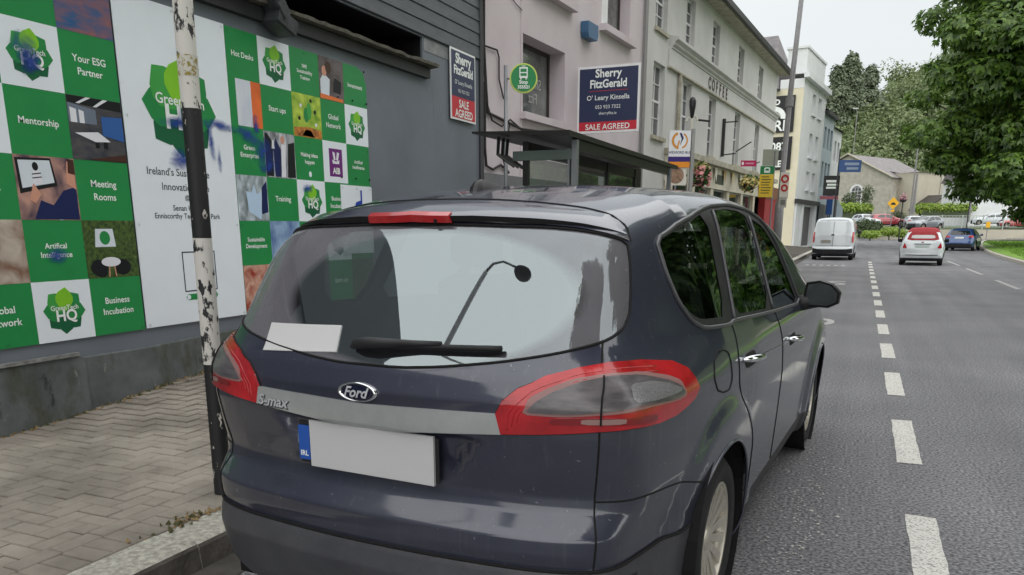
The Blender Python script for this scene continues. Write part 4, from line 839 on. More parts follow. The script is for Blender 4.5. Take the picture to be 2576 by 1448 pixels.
# local x along street, y towards the wall
m_sh = flat('shelter_black', (30, 27, 27), .35); m_shg = flat('shelter_green_grey', (92, 104, 100), .45)
MB().add([(-.15, -.03, 2.29), (4.75, -.03, 2.29), (4.75, 1.0, 2.35), (-.15, 1.0, 2.35), (-.15, -.03, 2.34), (4.75, -.03, 2.34), (4.75, 1.0, 2.37), (-.15, 1.0, 2.37)], [(3, 2, 1, 0), (4, 5, 6, 7), (0, 1, 5, 4), (1, 2, 6, 5), (2, 3, 7, 6), (3, 0, 4, 7)]).build('roof', m_sh, sh)
for yy, mm in ((-.02, m_steel), (.5, m_sh)): MB().box(.1, .16, yy, yy + .055, 0, 2.28).build('post', mm, sh); MB().box(4.3, 4.36, yy, yy + .055, 0, 2.28).build('post', mm, sh)
MB().box(.1, .13, .055, .075, 0, 2.2).build('post', m_steel, sh)
for x in (1.5, 2.9): MB().box(x, x + .05, .5, .55, 0, 2.28).build('post', m_dksteel, sh)
MB().box(.09, .17, .036, .66, 2.10, 2.19).build('end_beam', m_shg, sh); MB().box(.17, 4.4, .0, .06, 2.19, 2.285).build('front_beam', m_sh, sh); MB().box(.2, 4.3, .51, .56, 2.16, 2.28).build('rear_beam', m_sh, sh)
for x in (.05, .16, .27): MB().tube([(x - .1, .75, 2.32), (x - .06, .78, 2.16), (x, .62, 2.04)], .018, 6).build('roof_stay', m_sh, sh)
def clear_glass(name, tint, refl=.06, rough=.02, dust=0.0):
    m = bpy.data.materials.new(name); m.use_nodes = True; MATS[name] = m; n = m.node_tree.nodes; l = m.node_tree.links; n.remove(n['Principled BSDF'])
    tr = n.new('ShaderNodeBsdfTransparent'); tr.inputs[0].default_value = (*tint, 1); gl = n.new('ShaderNodeBsdfGlossy'); gl.inputs[0].default_value = (.86, .97, 1, 1); gl.inputs['Roughness'].default_value = rough
    lw = n.new('ShaderNodeLayerWeight'); lw.inputs['Blend'].default_value = .5
    pw = n.new('ShaderNodeMath'); pw.operation = 'POWER'; pw.inputs[1].default_value = 4.0; l.new(lw.outputs['Facing'], pw.inputs[0])
    ma = n.new('ShaderNodeMath'); ma.operation = 'MULTIPLY_ADD'; ma.inputs[1].default_value = 1 - refl; ma.inputs[2].default_value = refl; ma.use_clamp = True; l.new(pw.outputs[0], ma.inputs[0])
    mx_ = n.new('ShaderNodeMixShader'); l.new(ma.outputs[0], mx_.inputs[0]); l.new(tr.outputs[0], mx_.inputs[1]); l.new(gl.outputs[0], mx_.inputs[2])
    src = mx_.outputs[0]
    if dust:
        df = n.new('ShaderNodeBsdfDiffuse'); df.inputs[0].default_value = (.35, .34, .34, 1); m2 = n.new('ShaderNodeMixShader'); m2.inputs[0].default_value = dust
        l.new(src, m2.inputs[1]); l.new(df.outputs[0], m2.inputs[2]); src = m2.outputs[0]
    l.new(src, n['Material Output'].inputs['Surface']); return m
m_shgl = clear_glass('shelter_glass', (.88, .90, .88), .03, dust=.05)
MB().box(.13, .138, .08, .5, .2, 2.09).build('end_pane', m_shgl, sh)
for x0, x1 in ((.2, 1.5), (1.58, 2.9), (2.98, 4.3)): MB().box(x0, x1, .52, .528, .2, 2.14).build('rear_pane', m_shgl, sh)
MB().box(3.0, 4.25, .4, .5, .5, 1.95).build('poster_case', flat('case_black', (24, 22, 24), .3), sh)
MB().box(.3, 4.1, .42, .56, .48, .52).build('bench', m_dksteel, sh)
# totem bus sign
c = at(1708, 395, 16.5); tt = empty('bus_company_sign', (c.x, c.y, .12), YAW + .02, 'white bus company sign with round orange and navy logo on a grey post', 'sign'); k = 16.5 / 1980; z = c.z - .12
MB().box(-27 * k, 27 * k, -.03, .03, z - 0 * k, z + 62 * k).build('panel', flat('totem_white', (234, 236, 240), .4), tt)
MB().box(-27 * k, 27 * k, -.03, .03, z - 12 * k, z - .003).build('navy_band', flat('totem_navy', (58, 44, 120), .4), tt); MB().box(-25 * k, 27 * k, -.03, .03, z - 26 * k, z - 12 * k - .003).build('orange_band', flat('totem_orange', (232, 146, 48), .4), tt)
def arc(cx, cz, r0, r1, a0, a1, n_=12):
    A = [R_(a0 + (a1 - a0) * i / n_) for i in range(n_ + 1)]; return [(cx + r1 * math.cos(a), cz + r1 * math.sin(a)) for a in A] + [(cx + r0 * math.cos(a), cz + r0 * math.sin(a)) for a in reversed(A)]
fo = flat('totem_orange2', (216, 150, 70), .4); fp = flat('totem_navy2', (40, 38, 92), .4)
for cc, pts in ((fo, arc(0, z + 38 * k, 15 * k, 21 * k, 110, 260)), (fo, arc(0, z + 38 * k, 16 * k, 20 * k, -70, 60)), (fp, [(-2 * k, z + 56 * k), (3 * k, z + 56 * k), (9 * k, z + 44 * k), (0, z + 26 * k), (4 * k, z + 42 * k)]), (fo, [(-8 * k, z + 22 * k), (-4 * k, z + 22 * k), (0, z + 36 * k), (-3 * k, z + 40 * k)])):
    b = MB(); n_ = len(pts)
    if n_ > 8: h_ = n_ // 2; b.add([(x, -.033, zz) for x, zz in pts], [(i, i + 1, n_ - 2 - i, n_ - 1 - i) for i in range(h_ - 1)])
    else: b.prism(pts, -.034, -.0315)
    b.build('logo_print', cc, tt)
text('WEXFORD BUS', 8.2 * k, 0, z + 10 * k, -.033, fp, tt, bold=.001, name='words')
MB().box(29 * k, 37 * k, -.05, .05, 0, z + 66 * k).build('post', mat('post_grey', lin((150, 150, 148)), .5, var=.1), tt)
# round wall clock like disc and pale panel under the totem
c = at(1700, 440, 16.6); o = empty('cafe_menu_sign', (c.x, c.y, .12), YAW, 'white sign with round brown picture below the bus company sign', 'sign'); z = c.z - .12
MB().box(-26 * k, 26 * k, -.02, .02, z - 26 * k, z + 22 * k).build('panel', flat('menu_white', (214, 210, 200), .5), o); MB().lathe([(0, .024), (20 * k, .024), (20 * k, .02)], 24, M=Matrix.Translation((0, 0, z - 2 * k)) @ Matrix.Rotation(R_(90), 4, 'X')).build('round_print', mat('brown_print', lin((168, 138, 116)), .6, scale=20, col2=lin((110, 80, 64))), o)
MB().box(-2 * k, 2 * k, -.015, .015, 0, z - 26 * k).build('post', m_steel, o)
# ornamental dark lamp on bracket above
c = at(1741, 292, 17.5); o = empty('ornamental_lamp', (c.x, c.y, .12), YAW, 'dark teardrop lantern on a white scroll stand above the bus company sign', 'lamp'); z = c.z - .12; k = 17.5 / 1980
MB().lathe([(.001, z - 8 * k), (4 * k, z - 4 * k), (8 * k, z + 20 * k), (9 * k, z + 34 * k), (6 * k, z + 42 * k), (.001, z + 45 * k)], 12).build('lantern', flat('lantern_black', (40, 38, 42), .3), o, smooth=True)
MB().tube([(0, 0, 0), (0, 0, z - 8 * k)], .04, 8).build('stand', flat('stand_white', (206, 202, 192), .6), o); MB().tube([(-14 * k, 0, z - 14 * k), (-8 * k, 0, z - 4 * k), (0, 0, z - 10 * k), (9 * k, 0, z), (14 * k, 0, z - 12 * k)], .03, 8).build('scroll', flat('stand_white', (206, 202, 192), .6), o)
# hanging flower baskets
def basket(u, v, depth, r, label, cols):
    c = at(u, v, depth); o = empty('flower_basket', tuple(c), 0, label, 'flower basket', 'hanging flower baskets')
    b = MB(); rr = random.Random(u)
    MB().lathe([(.001, -.8 * r), (.5 * r, -.6 * r), (.75 * r, -.1 * r)], 10).build('bowl', flat('basket_brown', (70, 56, 44), .9), o)
    bb = [MB(), MB()]
    for q in range(240):
        d = Vector((rr.gauss(0, 1), rr.gauss(0, 1), rr.gauss(0, .8))).normalized() * r * rr.uniform(.6, 1.05); s = rr.uniform(.03, .07); t = Vector((rr.gauss(0, 1), rr.gauss(0, 1), rr.gauss(0, 1))).normalized(); w_ = t.orthogonal().normalized()
        bb[rr.random() < .55].add([d + t * s, d + w_ * s, d - t * s, d - w_ * s], [(0, 1, 2, 3)])
    bb[0].build('leaves', flat('basket_leaf', (52, 84, 40), .8), o); bb[1].build('blooms', cols, o)
fpk = flat('bloom_pink', (206, 140, 140), .7, var=.3); fye = flat('bloom_cream', (214, 196, 130), .7, var=.3)
basket(1760, 445, 18.5, .27, 'pink flowered hanging basket right of the bus company sign', fpk)
basket(1765, 425, 19, .16, 'small cream flowered basket above the pink one', fye)
basket(1885, 462, 25, .28, 'cream and red flowered basket in front of the red shopfront', fye)
# yellow timetable panel
c = at(1930, 428, 28.0); o = empty('timetable_stop', (c.x, c.y, .12), YAW, 'yellow bus timetable panel with green bus symbol on a slim pole', 'sign'); k = 28.0 / 1980; z = c.z - .12; d = -.02
MB().box(-18 * k, 17 * k, d, .02, z - 66 * k, z - 11 * k).build('yellow_panel', flat('tt_yellow', (226, 190, 60), .5), o); MB().box(-17 * k, 17 * k, d, .02, z - 10.5 * k, z + 9 * k).build('green_panel', flat('tt_green', (40, 128, 74), .5), o); MB().box(-12 * k, 26 * k, .03, .06, z + 10 * k, z + 49 * k).build('glass_case', flat('tt_case', (158, 160, 148), .3), o)
MB().prism([(-8 * k, z - 7 * k), (7 * k, z - 7 * k), (7 * k, z + 3 * k), (4 * k, z + 6 * k), (-5 * k, z + 6 * k), (-8 * k, z + 3 * k)], d - .005, d - .001).build('bus_icon', m_txt_w, o); MB().prism([(-5 * k, z - 2 * k), (4 * k, z - 2 * k), (3 * k, z + 3 * k), (-4 * k, z + 3 * k)], d - .009, d - .0055).build('bus_icon', flat('tt_green', (0, 0, 0)), o)
for i in range(7): MB().prism([(-13 * k, z - (18 + i * 6.5) * k), ((6 + (i * 5) % 7) * k, z - (18 + i * 6.5) * k), ((6 + (i * 5) % 7) * k, z - (16 + i * 6.5) * k), (-13 * k, z - (16 + i * 6.5) * k)], d - .004, d - .001).build('text_line', flat('tt_text', (70, 70, 56), .6), o)
MB().tube([(18 * k, .03, 0), (18 * k, .03, z + 45 * k)], .03, 8).build('pole', m_steel, o)
MB().box(12 * k, 26 * k, -.03, .05, .35, .95).build('yellow_bin_plate', flat('tt_yellow', (0, 0, 0)), o)
# small pink shop sign
c = at(1881, 412, 27); o = empty('pink_shop_sign', tuple(c), YAW, 'small bright pink hanging shop sign on the coffee house', 'sign'); k = 27 / 1980
MB().box(-21 * k, 21 * k, -.03, .03, -7 * k, 7 * k).build('panel', flat('sign_pink', (196, 40, 100), .4), o); MB().prism(ell(-13 * k, 0, 3 * k, 4 * k), -.036, -.031).build('mark', m_txt_w, o); MB().box(-6 * k, 15 * k, -.035, -.031, -2 * k, 2 * k).build('mark', flat('sign_pink2', (226, 150, 176), .4), o); MB().tube([(21 * k, 0, 0), (30 * k, 0, 4 * k)], .02, 6).build('arm', m_dksteel, o)
# tall lamp post
lp = empty('lamp_post', (-2.72, 29.6, .12), 0, 'tall tapering grey lamp post standing at the kerb before the white van', 'lamp post')
m_lp = mat('galvanised', lin((134, 132, 134)), .5, var=.12, scale=6, metal=.2)
MB().tube([(0, 0, 0), (0, 0, 2.2), (.0, 0, 2.25), (.06, 0, 5.6), (.3, 0, 12.0)], [.15, .15, .095, .088, .065], 12).build('column', m_lp, lp, smooth=True); MB().tube([(.3, 0, 12.0), (.36, 0, 12.4), (.8, .1, 12.65), (1.7, .3, 12.75)], [.08, .07, .05, .045], 10).build('arm', m_lp, lp, smooth=True)
MB().box(1.6, 2.3, .2, .5, 12.68, 12.83, bev=.03).build('lantern', flat('lantern_grey', (196, 196, 196), .4), lp); MB().tube([(.055, 0, 5.3), (.06, 0, 5.6)], .135, 12).build('collar', m_lp, lp)
c = at(1970, 470, 27.0); rs = empty('parking_sign', (c.x, c.y, c.z), YAW, 'white road sign with red ring fixed to the tall lamp post', 'sign'); k = 27.0 / 1980
MB().box(-11 * k, 11 * k, -.13, -.11, -30 * k, 34 * k).build('panel', flat('rs_white', (206, 200, 190), .5), rs); MB().lathe([(5.5 * k, 0), (10 * k, 0), (10 * k, .006), (5.5 * k, .006)], 20, M=Matrix.Translation((0, -.135, 18 * k)) @ Matrix.Rotation(R_(90), 4, 'X')).build('red_ring', flat('rs_red', (176, 40, 44), .5), rs); MB().lathe([(4.5 * k, 0), (9 * k, 0), (9 * k, .006), (4.5 * k, .006)], 20, M=Matrix.Translation((0, -.135, -4 * k)) @ Matrix.Rotation(R_(90), 4, 'X')).build('red_ring', flat('rs_red', (0, 0, 0)), rs)
c = at(1965, 510, 26.6); gp = empty('grey_notice', tuple(c), YAW, 'small grey notice plate below the red ringed sign', 'sign'); MB().box(-.13, .13, -.15, -.13, -.17, .17).build('plate', flat('notice_grey', (160, 158, 152), .5), gp); MB().box(-.08, .08, -.156, -.151, -.08, .08).build('symbol', flat('notice_dark', (110, 108, 104), .5), gp)
# barrel planter / bollard near the shopfront
# blue street banner, black hanging sign, blue wayfinding sign
def far_sign(name, label, u0, u1, v0, v1, depth, m, post=None, lines=(), lm=None):
    c = at((u0 + u1) / 2, (v0 + v1) / 2, depth); k = depth / 1980; o = empty(name, tuple(c), YAW, label, 'sign'); w_, h = (u1 - u0) / 2 * k, (v1 - v0) / 2 * k
    MB().box(-w_, w_, -.04, .04, -h, h).build('panel', m, o)
    for x0, x1, z, t in lines: MB().box(w_ * x0, w_ * x1, -.046, -.041, h * (z - t), h * (z + t)).build('text_line', lm or m_txt_w, o)
    if post: MB().tube([(post[0] * k, .08, -c.z + .1), (post[0] * k, .08, h)], .06, 8).build('post', m_steel, o)
    return o
far_sign('direction_sign', 'blue rectangular direction sign in front of the chapel gable', 2110, 2166, 404, 433, 62, flat('sign_blue', (84, 112, 170), .5), (-24,), ((-.5, .8, .35, .22), (-.3, .75, -.4, .2)), flat('sign_pale', (176, 190, 214), .5))
far_sign('black_shop_sign', 'black hanging shop sign with red foot at the end of the terrace', 2072, 2111, 444, 492, 60, flat('sign_black', (26, 26, 30), .4), None, ((-.75, .7, .45, .12), (-.6, .75, .1, .1), (-.7, .6, -.2, .1)), m_txt_w)
far_sign('red_shop_sign', 'dark red strip sign below the black hanging sign', 2062, 2108, 494, 502, 60, flat('sign_darkred', (150, 84, 96), .5))
c = at(2105, 515, 66); o = empty('feather_banner', (c.x, c.y, .1), YAW, 'pale blue feather banner standing behind the white van', 'banner'); k = 66 / 1980; z = c.z - .1
MB().prism([(-16 * k, 0), (18 * k, 0), (16 * k, z - 10 * k), (6 * k, z + 4 * k), (-4 * k, z + 24 * k), (-12 * k, z + 36 * k)], -.03, .03).build('cloth', flat('banner_pale', (206, 222, 232), .6), o); MB().tube([(-16 * k, 0, 0), (-14 * k, 0, z + 38 * k)], .04, 6).build('pole', m_dksteel, o)
far_sign('blue_banner', 'upright dark blue banner beside the pale feather banner', 2079, 2094, 486, 540, 64, flat('banner_blue', (44, 84, 150), .5))
# second lamp post by the chapel and slim posts
def far_pole(name, label, u, v0, v1, depth, r, m, arm=0.0, cat='lamp post'):
    a, c = at(u, v1, depth), at(u, v0, depth); o = empty(name, (a.x, a.y, a.z), YAW, label, cat); h = c.z - a.z
    MB().tube([(0, 0, 0), (0, 0, h)], [r * 1.3, r * .8], 8).build('column', m, o)
    if arm: MB().tube([(0, 0, h), (.3 * arm, 0, h + .5), (arm, 0, h + .7)], r * .7, 6).build('arm', m, o); MB().box(arm, arm + .9, -.15, .15, h + .62, h + .78).build('lantern', flat('lantern_grey', (0, 0, 0)), o)
    return o
far_pole('lamp_post', 'slim pale lamp post in front of the chapel roof', 2287, 325, 560, 100, .09, m_lp, .8)
far_pole('lamp_post', 'grey post standing left of the white house', 2436, 420, 560, 100, .12, m_lp, cat='post')
far_pole('utility_pole', 'pale post rising before the beige hall', 2296, 440, 540, 105, .16, m_lp, cat='post')
far_pole('lamp_post', 'very slim far lamp post beside the end house', 2137, 290, 480, 150, .07, m_lp, -.8)
far_pole('lamp_post', 'thin dark lamp post before the blue grey house', 2093, 380, 590, 58, .05, m_dksteel)
# diamond warning sign
c = at(2247, 512, 88); o = empty('warning_sign', (c.x, c.y, .3), YAW, 'yellow diamond road hump warning sign on a grey post', 'sign'); k = 88 / 1980; z = c.z - .3
MB().prism([(-15 * k, z), (0, z - 15 * k), (15 * k, z), (0, z + 15 * k)], -.04, 0).build('plate', flat('warn_yellow', (236, 178, 34), .5), o); MB().prism([(-7 * k, z - 4 * k), (7 * k, z - 4 * k), (4 * k, z + 1 * k), (0, z + 2.5 * k), (-4 * k, z + 1 * k)], -.05, -.041).build('hump_symbol', fk, o); MB().tube([(0, .05, -.2), (0, .05, z + 10 * k)], .05, 8).build('post', m_steel, o)
MB().box(-4 * k, 4 * k, -.06, 0, z - 21 * k, z - 16 * k).build('supplement_plate', flat('warn_yellow', (0, 0, 0)), o)
# cone flower posts
for u, v, d_, lb_ in ((2272, 503, 80, 'pink flower planter raised on a post before the chapel'), (2441, 500, 84, 'dark hanging planter on a post before the beige hall')):
    c = at(u, v, d_); o = empty('post_planter', (c.x, c.y, .3), YAW, lb_, 'planter'); z = c.z - .3; k = d_ / 1980
    MB().tube([(0, 0, -.2), (0, 0, z - 4 * k)], .06, 8).build('post', m_dksteel, o); MB().lathe([(.001, z - 8 * k), (6 * k, z - 5 * k), (10 * k, z)], 12).build('bowl', flat('bowl_dark', (70, 56, 60), .7), o)
    b = MB(); rr = random.Random(u)
    for q in range(160):
        p = Vector((rr.gauss(0, 4.5 * k), rr.gauss(0, 4.5 * k), z + abs(rr.gauss(0, 7 * k)))); s = rr.uniform(.05, .12); t = Vector((rr.gauss(0, 1), rr.gauss(0, 1), rr.gauss(0, 1))).normalized(); w_ = t.orthogonal().normalized()
        b.add([p + t * s, p + w_ * s, p - t * s, p - w_ * s], [(0, 1, 2, 3)])
    b.build('flowers', flat('bloom_mauve', (170, 130, 136), .8, var=.4) if u == 2272 else flat('bloom_dark', (110, 96, 90), .8, var=.4), o)
# railing in front of the hall
pA, pB = at(2318, 552, 92), at(2560, 556, 92); zr_ = 1.55
rl = empty('metal_railing', (pA.x, pA.y, 1.3), math.atan2(pB.y - pA.y, pB.x - pA.x), 'long pale metal railing in front of the beige hall', 'railing'); L = (pB - pA).length
b = MB(); 
for z in (.25, 1.5): MB().box(0, L, -.03, .03, z - .03, z + .03).build('rail', flat('rail_pale', (176, 184, 180), .5), rl)
for i in range(int(L / 2.4) + 1): MB().box(i * 2.4 - .05, i * 2.4 + .05, -.05, .05, -.3, 1.6).build('post', flat('rail_pale', (0, 0, 0)), rl)
for i in range(int(L / .4)): b.box(i * .4 - .015, i * .4 + .015, -.015, .015, .28, 1.47)
tag(b.build('bars', flat('rail_pale', (0, 0, 0)), rl), kind='stuff')
o = tag(MB().box(-.8, .8, -.3, .3, 0, 1.1, bev=.04).build('green_cabinet', flat('cabinet_teal', (70, 110, 104), .5)), 'teal utility cabinet at the left end of the pale railing', 'cabinet'); c = at(2318, 548, 104); o.location = (c.x, c.y, 1.7); o.rotation_euler = (0, 0, YAW)
o = tag(MB().box(-6, 40, -.2, .2, -.8, .75).build('low_wall', m_rub2), 'low beige retaining wall below the railing', 'wall'); c = at(2330, 580, 88); o.location = (c.x, c.y, .5); o.rotation_euler = (0, 0, math.atan2(pB.y - pA.y, pB.x - pA.x))
for u, v, l_ in ((2486, 566, 'small yellow marker plate before the railing under the tree'),):
    c = at(u, v, 84); o = empty('marker_plate', tuple(c), YAW, l_, 'marker'); MB().box(-.22, .22, -.03, .03, -.3, .3).build('plate', flat('warn_yellow', (0, 0, 0)), o); MB().tube([(0, .05, -c.z), (0, .05, .2)], .04, 6).build('post', m_steel, o)
o = tag(MB().box(0, 26, -.12, .12, 0, .18).build('bank_kerb', mat('concrete_kerb', lin((172, 168, 156)))), 'pale kerb at the foot of the planted bank ahead', 'kerb'); o.location = (-7, 105, .18)
# ------------------------------------------------------------------ vehicles: smooth implicit body, cut into panels
def table(pts, n=400, win=9):
    pts = np.array(pts, float); xs = np.linspace(pts[0, 0], pts[-1, 0], n); ys = np.interp(xs, pts[:, 0], pts[:, 1])
    k = np.hanning(win + 2)[1:-1]; k /= k.sum(); p = win // 2
    yp = np.concatenate([2 * ys[0] - ys[1:p + 1][::-1], ys, 2 * ys[-1] - ys[-p - 1:-1][::-1]])
    return xs, np.convolve(yp, k, 'valid')
class Surf:
    """car body; x lateral, y forward from the rear axle, z up. Surface coordinates (s, w): s runs round the plan, w up the side and over the roof"""
    def __init__(c, YR, WZ, TP, TY, wb=2.85, wr=.33, yfront=3.78, fl=.026, Y1=.12, Y2=2.3, Z1=1.05, shoulder=.075, recess=None, k=.035, crown=.055, tailcrown=.09, corner=.55):
        c.YR, c.WZ, c.TP, c.TY = table(YR, 800, 13), table(WZ, 400, 25), table(TP, 600, 41), table(TY, 400, 31)
        c.wb, c.wr, c.yfront, c.fl, c.Y1, c.Y2, c.Z1, c.sh, c.rec, c.k, c.crown, c.tc, c.corner = wb, wr, yfront, fl, Y1, Y2, Z1, shoulder, recess, k, crown, tailcrown, corner
        c.smax = math.pi + (Y2 - Y1)
    def F(c, x, y, z):
        ax = np.abs(x); w = np.interp(z, *c.WZ); ty = np.interp(y, *c.TY); fl = 0
        for ya in (0., c.wb):
            r = np.hypot(y - ya, z - c.wr); q = np.clip((c.wr * 1.75 - r) / .10, 0, 1); fl = fl + c.fl * q * q * (3 - 2 * q)
        up = np.clip((z - c.Z1 + .07) / .17, 0, 1); up = up * up * (3 - 2 * up); rr = np.clip((-y + .05) / .75, 0, 1)
        f1 = ax - w * ty * (1 - c.sh * up * rr - .025 * rr * np.clip((.72 - z) / .15, 0, 1)) - fl
        yr = np.interp(z, *c.YR)
        f2 = yr + .065 * (ax / .7) ** 2 + (c.corner + .5 * up) * np.clip(ax - .5, 0, 1) ** 2 - y
        if c.rec is not None:
            z0, z1, h0, h1, d = c.rec
            S = lambda t: np.clip(t, 0, 1) ** 2 * (3 - 2 * np.clip(t, 0, 1))
            hw = h0 + (h1 - h0) * (z - z0) / (z1 - z0)
            f2 = f2 + d * S((hw - ax) / .085) * S((z - z0) / .075) * S((z1 - z) / .012)
        f3 = z - (np.interp(y, *c.TP) - (c.crown + c.tc * np.clip((-y - .05) / .6, 0, 1.2)) * (ax / .7) ** 2.4)
        f4 = y - (c.yfront - .25 * (ax / .8) ** 2.5); f5 = .17 - z; k = c.k
        m = np.maximum.reduce([f1, f2, f3, f4, f5 + 0 * f1])
        return m + k * np.log(sum(np.exp((f - m) / k) for f in (f1, f2, f3, f4, f5)))
    def origin(c, s):
        sg = np.sign(s); a = np.abs(s); q = np.pi / 2; L = c.Y2 - c.Y1
        th = np.where(a < q, a, np.where(a < q + L, q, a - L)); yo = np.where(a < q, c.Y1, np.where(a < q + L, c.Y1 + a - q, c.Y2))
        return yo, sg * np.sin(th), -np.cos(th)
    def P(c, s, w):
        s = np.asarray(s, float); w = np.asarray(w, float); yo, dx, dy = c.origin(s)
        e = np.clip(w - c.Z1, 0, np.pi / 2); zo = np.minimum(w, c.Z1); ce, se = np.cos(e), np.sin(e)
        lo = np.zeros(np.broadcast(s, w).shape) + .03; hi = lo * 0 + 2.6
        for _ in range(24):
            m = (lo + hi) / 2; v = c.F(m * dx * ce, yo + m * dy * ce, zo + m * se); hi = np.where(v > 0, m, hi); lo = np.where(v > 0, lo, m)
        m = (lo + hi) / 2; return np.stack([m * dx * ce, yo + m * dy * ce, zo + m * se], -1)
    def N(c, p):
        e = 2e-3; g = np.stack([c.F(p[:, 0] + e * (i == 0), p[:, 1] + e * (i == 1), p[:, 2] + e * (i == 2)) - c.F(p[:, 0] - e * (i == 0), p[:, 1] - e * (i == 1), p[:, 2] - e * (i == 2)) for i in range(3)], 1)
        return g / (np.linalg.norm(g, axis=1, keepdims=True) + 1e-12)
    def inv(c, x, y, z):
        if y < c.Y1: s = math.atan2(abs(x), c.Y1 - y); r = math.hypot(x, y - c.Y1)
        elif y < c.Y2: s = math.pi / 2 + (y - c.Y1); r = abs(x)
        else: s = math.atan2(abs(x), -(y - c.Y2)) + (c.Y2 - c.Y1); r = math.hypot(x, y - c.Y2)
        return (math.copysign(s, x), z if z <= c.Z1 else c.Z1 + math.atan2(z - c.Z1, r))
    def rear_y(c, x, z):
        x = np.asarray(x, float); z = np.asarray(z, float); lo = np.zeros_like(x) - 1.6; hi = np.zeros_like(x)
        for _ in range(30):
            m = (lo + hi) / 2; v = c.F(x, m, z); lo = np.where(v > 0, m, lo); hi = np.where(v > 0, hi, m)
        return (lo + hi) / 2
def inpoly(px, py, poly):
    poly = np.array(poly); x, y = poly[:, 0], poly[:, 1]; r = np.zeros(len(px), bool); j = len(poly) - 1
    for i in range(len(poly)):
        c = ((y[i] > py) != (y[j] > py)) & (px < (x[j] - x[i]) * (py - y[i]) / (y[j] - y[i] + 1e-15) + x[i]); r ^= c; j = i
    return r
def dens(poly, step=.02, closed=True, rounds=1):
    P = [np.array(p, float) for p in poly]
    for _ in range(rounds):                     # corner cutting keeps outlines soft
        Q = []; n = len(P)
        for i in range(n if closed else n - 1):
            a, b_ = P[i], P[(i + 1) % n]; Q += [a * .85 + b_ * .15, a * .15 + b_ * .85]
        P = Q if closed else [P[0]] + Q + [P[-1]]
    out = []; n = len(P)
    for i in range(n if closed else n - 1):
        a, b_ = P[i], P[(i + 1) % n]; k = max(1, int(np.linalg.norm(b_ - a) / step)); out += [tuple(a + (b_ - a) * t / k) for t in range(k)]
    if not closed: out.append(tuple(P[-1]))
    return out
def mir(poly): return [(-s, w) for s, w in reversed(poly)]
def mesh_np(name, P, T, N, m, parent, smooth=True):
    me = bpy.data.meshes.new(name); me.from_pydata(P.tolist(), [], T.tolist()); me.materials.append(m)
    if smooth: me.polygons.foreach_set('use_smooth', [True] * len(me.polygons)); me.normals_split_custom_set_from_vertices(N.tolist())
    me.update(); o = bpy.data.objects.new(name, me); COL.objects.link(o); o.parent = parent; return o
def patch(c, poly, off, name, m, parent, step=.02, skirt=.01, test=None):
    """raised piece following the body, outlined by poly in (s,w)"""
    q = np.array(poly); s0, w0 = q.min(0); s1, w1 = q.max(0); pts = [tuple(p) for p in poly]; n = len(pts)
    gs, gw = np.meshgrid(np.arange(s0 + step / 2, s1, step), np.arange(w0 + step / 2, w1, step)); gs, gw = gs.ravel(), gw.ravel(); k = inpoly(gs, gw, poly)
    vs = [Vector(p) for p in pts] + [Vector(p) for p in zip(gs[k], gw[k])]
    V, E, Fc = delaunay_2d_cdt(vs, [(i, (i + 1) % n) for i in range(n)], [], 0, 1e-6)[:3]
    V = np.array([tuple(v) for v in V]); T = np.array([f for f in Fc if len(f) == 3]); ce = V[T].mean(1); T = T[inpoly(ce[:, 0], ce[:, 1], poly)]
    P = c.P(V[:, 0], V[:, 1]); N = c.N(P); Q = P + N * off
    tri = Q[T]; nn = np.cross(tri[:, 1] - tri[:, 0], tri[:, 2] - tri[:, 0]); flip = (nn * N[T].mean(1)).sum(1) < 0; T[flip] = T[flip][:, ::-1]
    if skirt:
        cnt = {}
        for t in T:
            for a, b_ in ((t[0], t[1]), (t[1], t[2]), (t[2], t[0])): cnt[(a, b_)] = 1
        bd = [(a, b_) for (a, b_) in cnt if (b_, a) not in cnt]; ids = sorted({a for e in bd for a in e}); base = len(Q); mp = {a: base + i for i, a in enumerate(ids)}
        Q = np.vstack([Q, P[ids] - N[ids] * .003]); N = np.vstack([N, N[ids]])
        T = np.vstack([T] + [np.array([[a, mp[a], b_], [b_, mp[a], mp[b_]]]) for a, b_ in bd])
    return mesh_np(name, Q, T, N, m, parent)
def seam(c, line, r, m, parent, name='panel_gap', off=0.0, closed=False):
    L = dens(line, .03, closed, 1) ; L = L + [L[0]] if closed else L; a = np.array(L); P = c.P(a[:, 0], a[:, 1]); P = P + c.N(P) * off
    return MB().tube([tuple(p) for p in P], r, 6).build(name, m, parent, smooth=True)
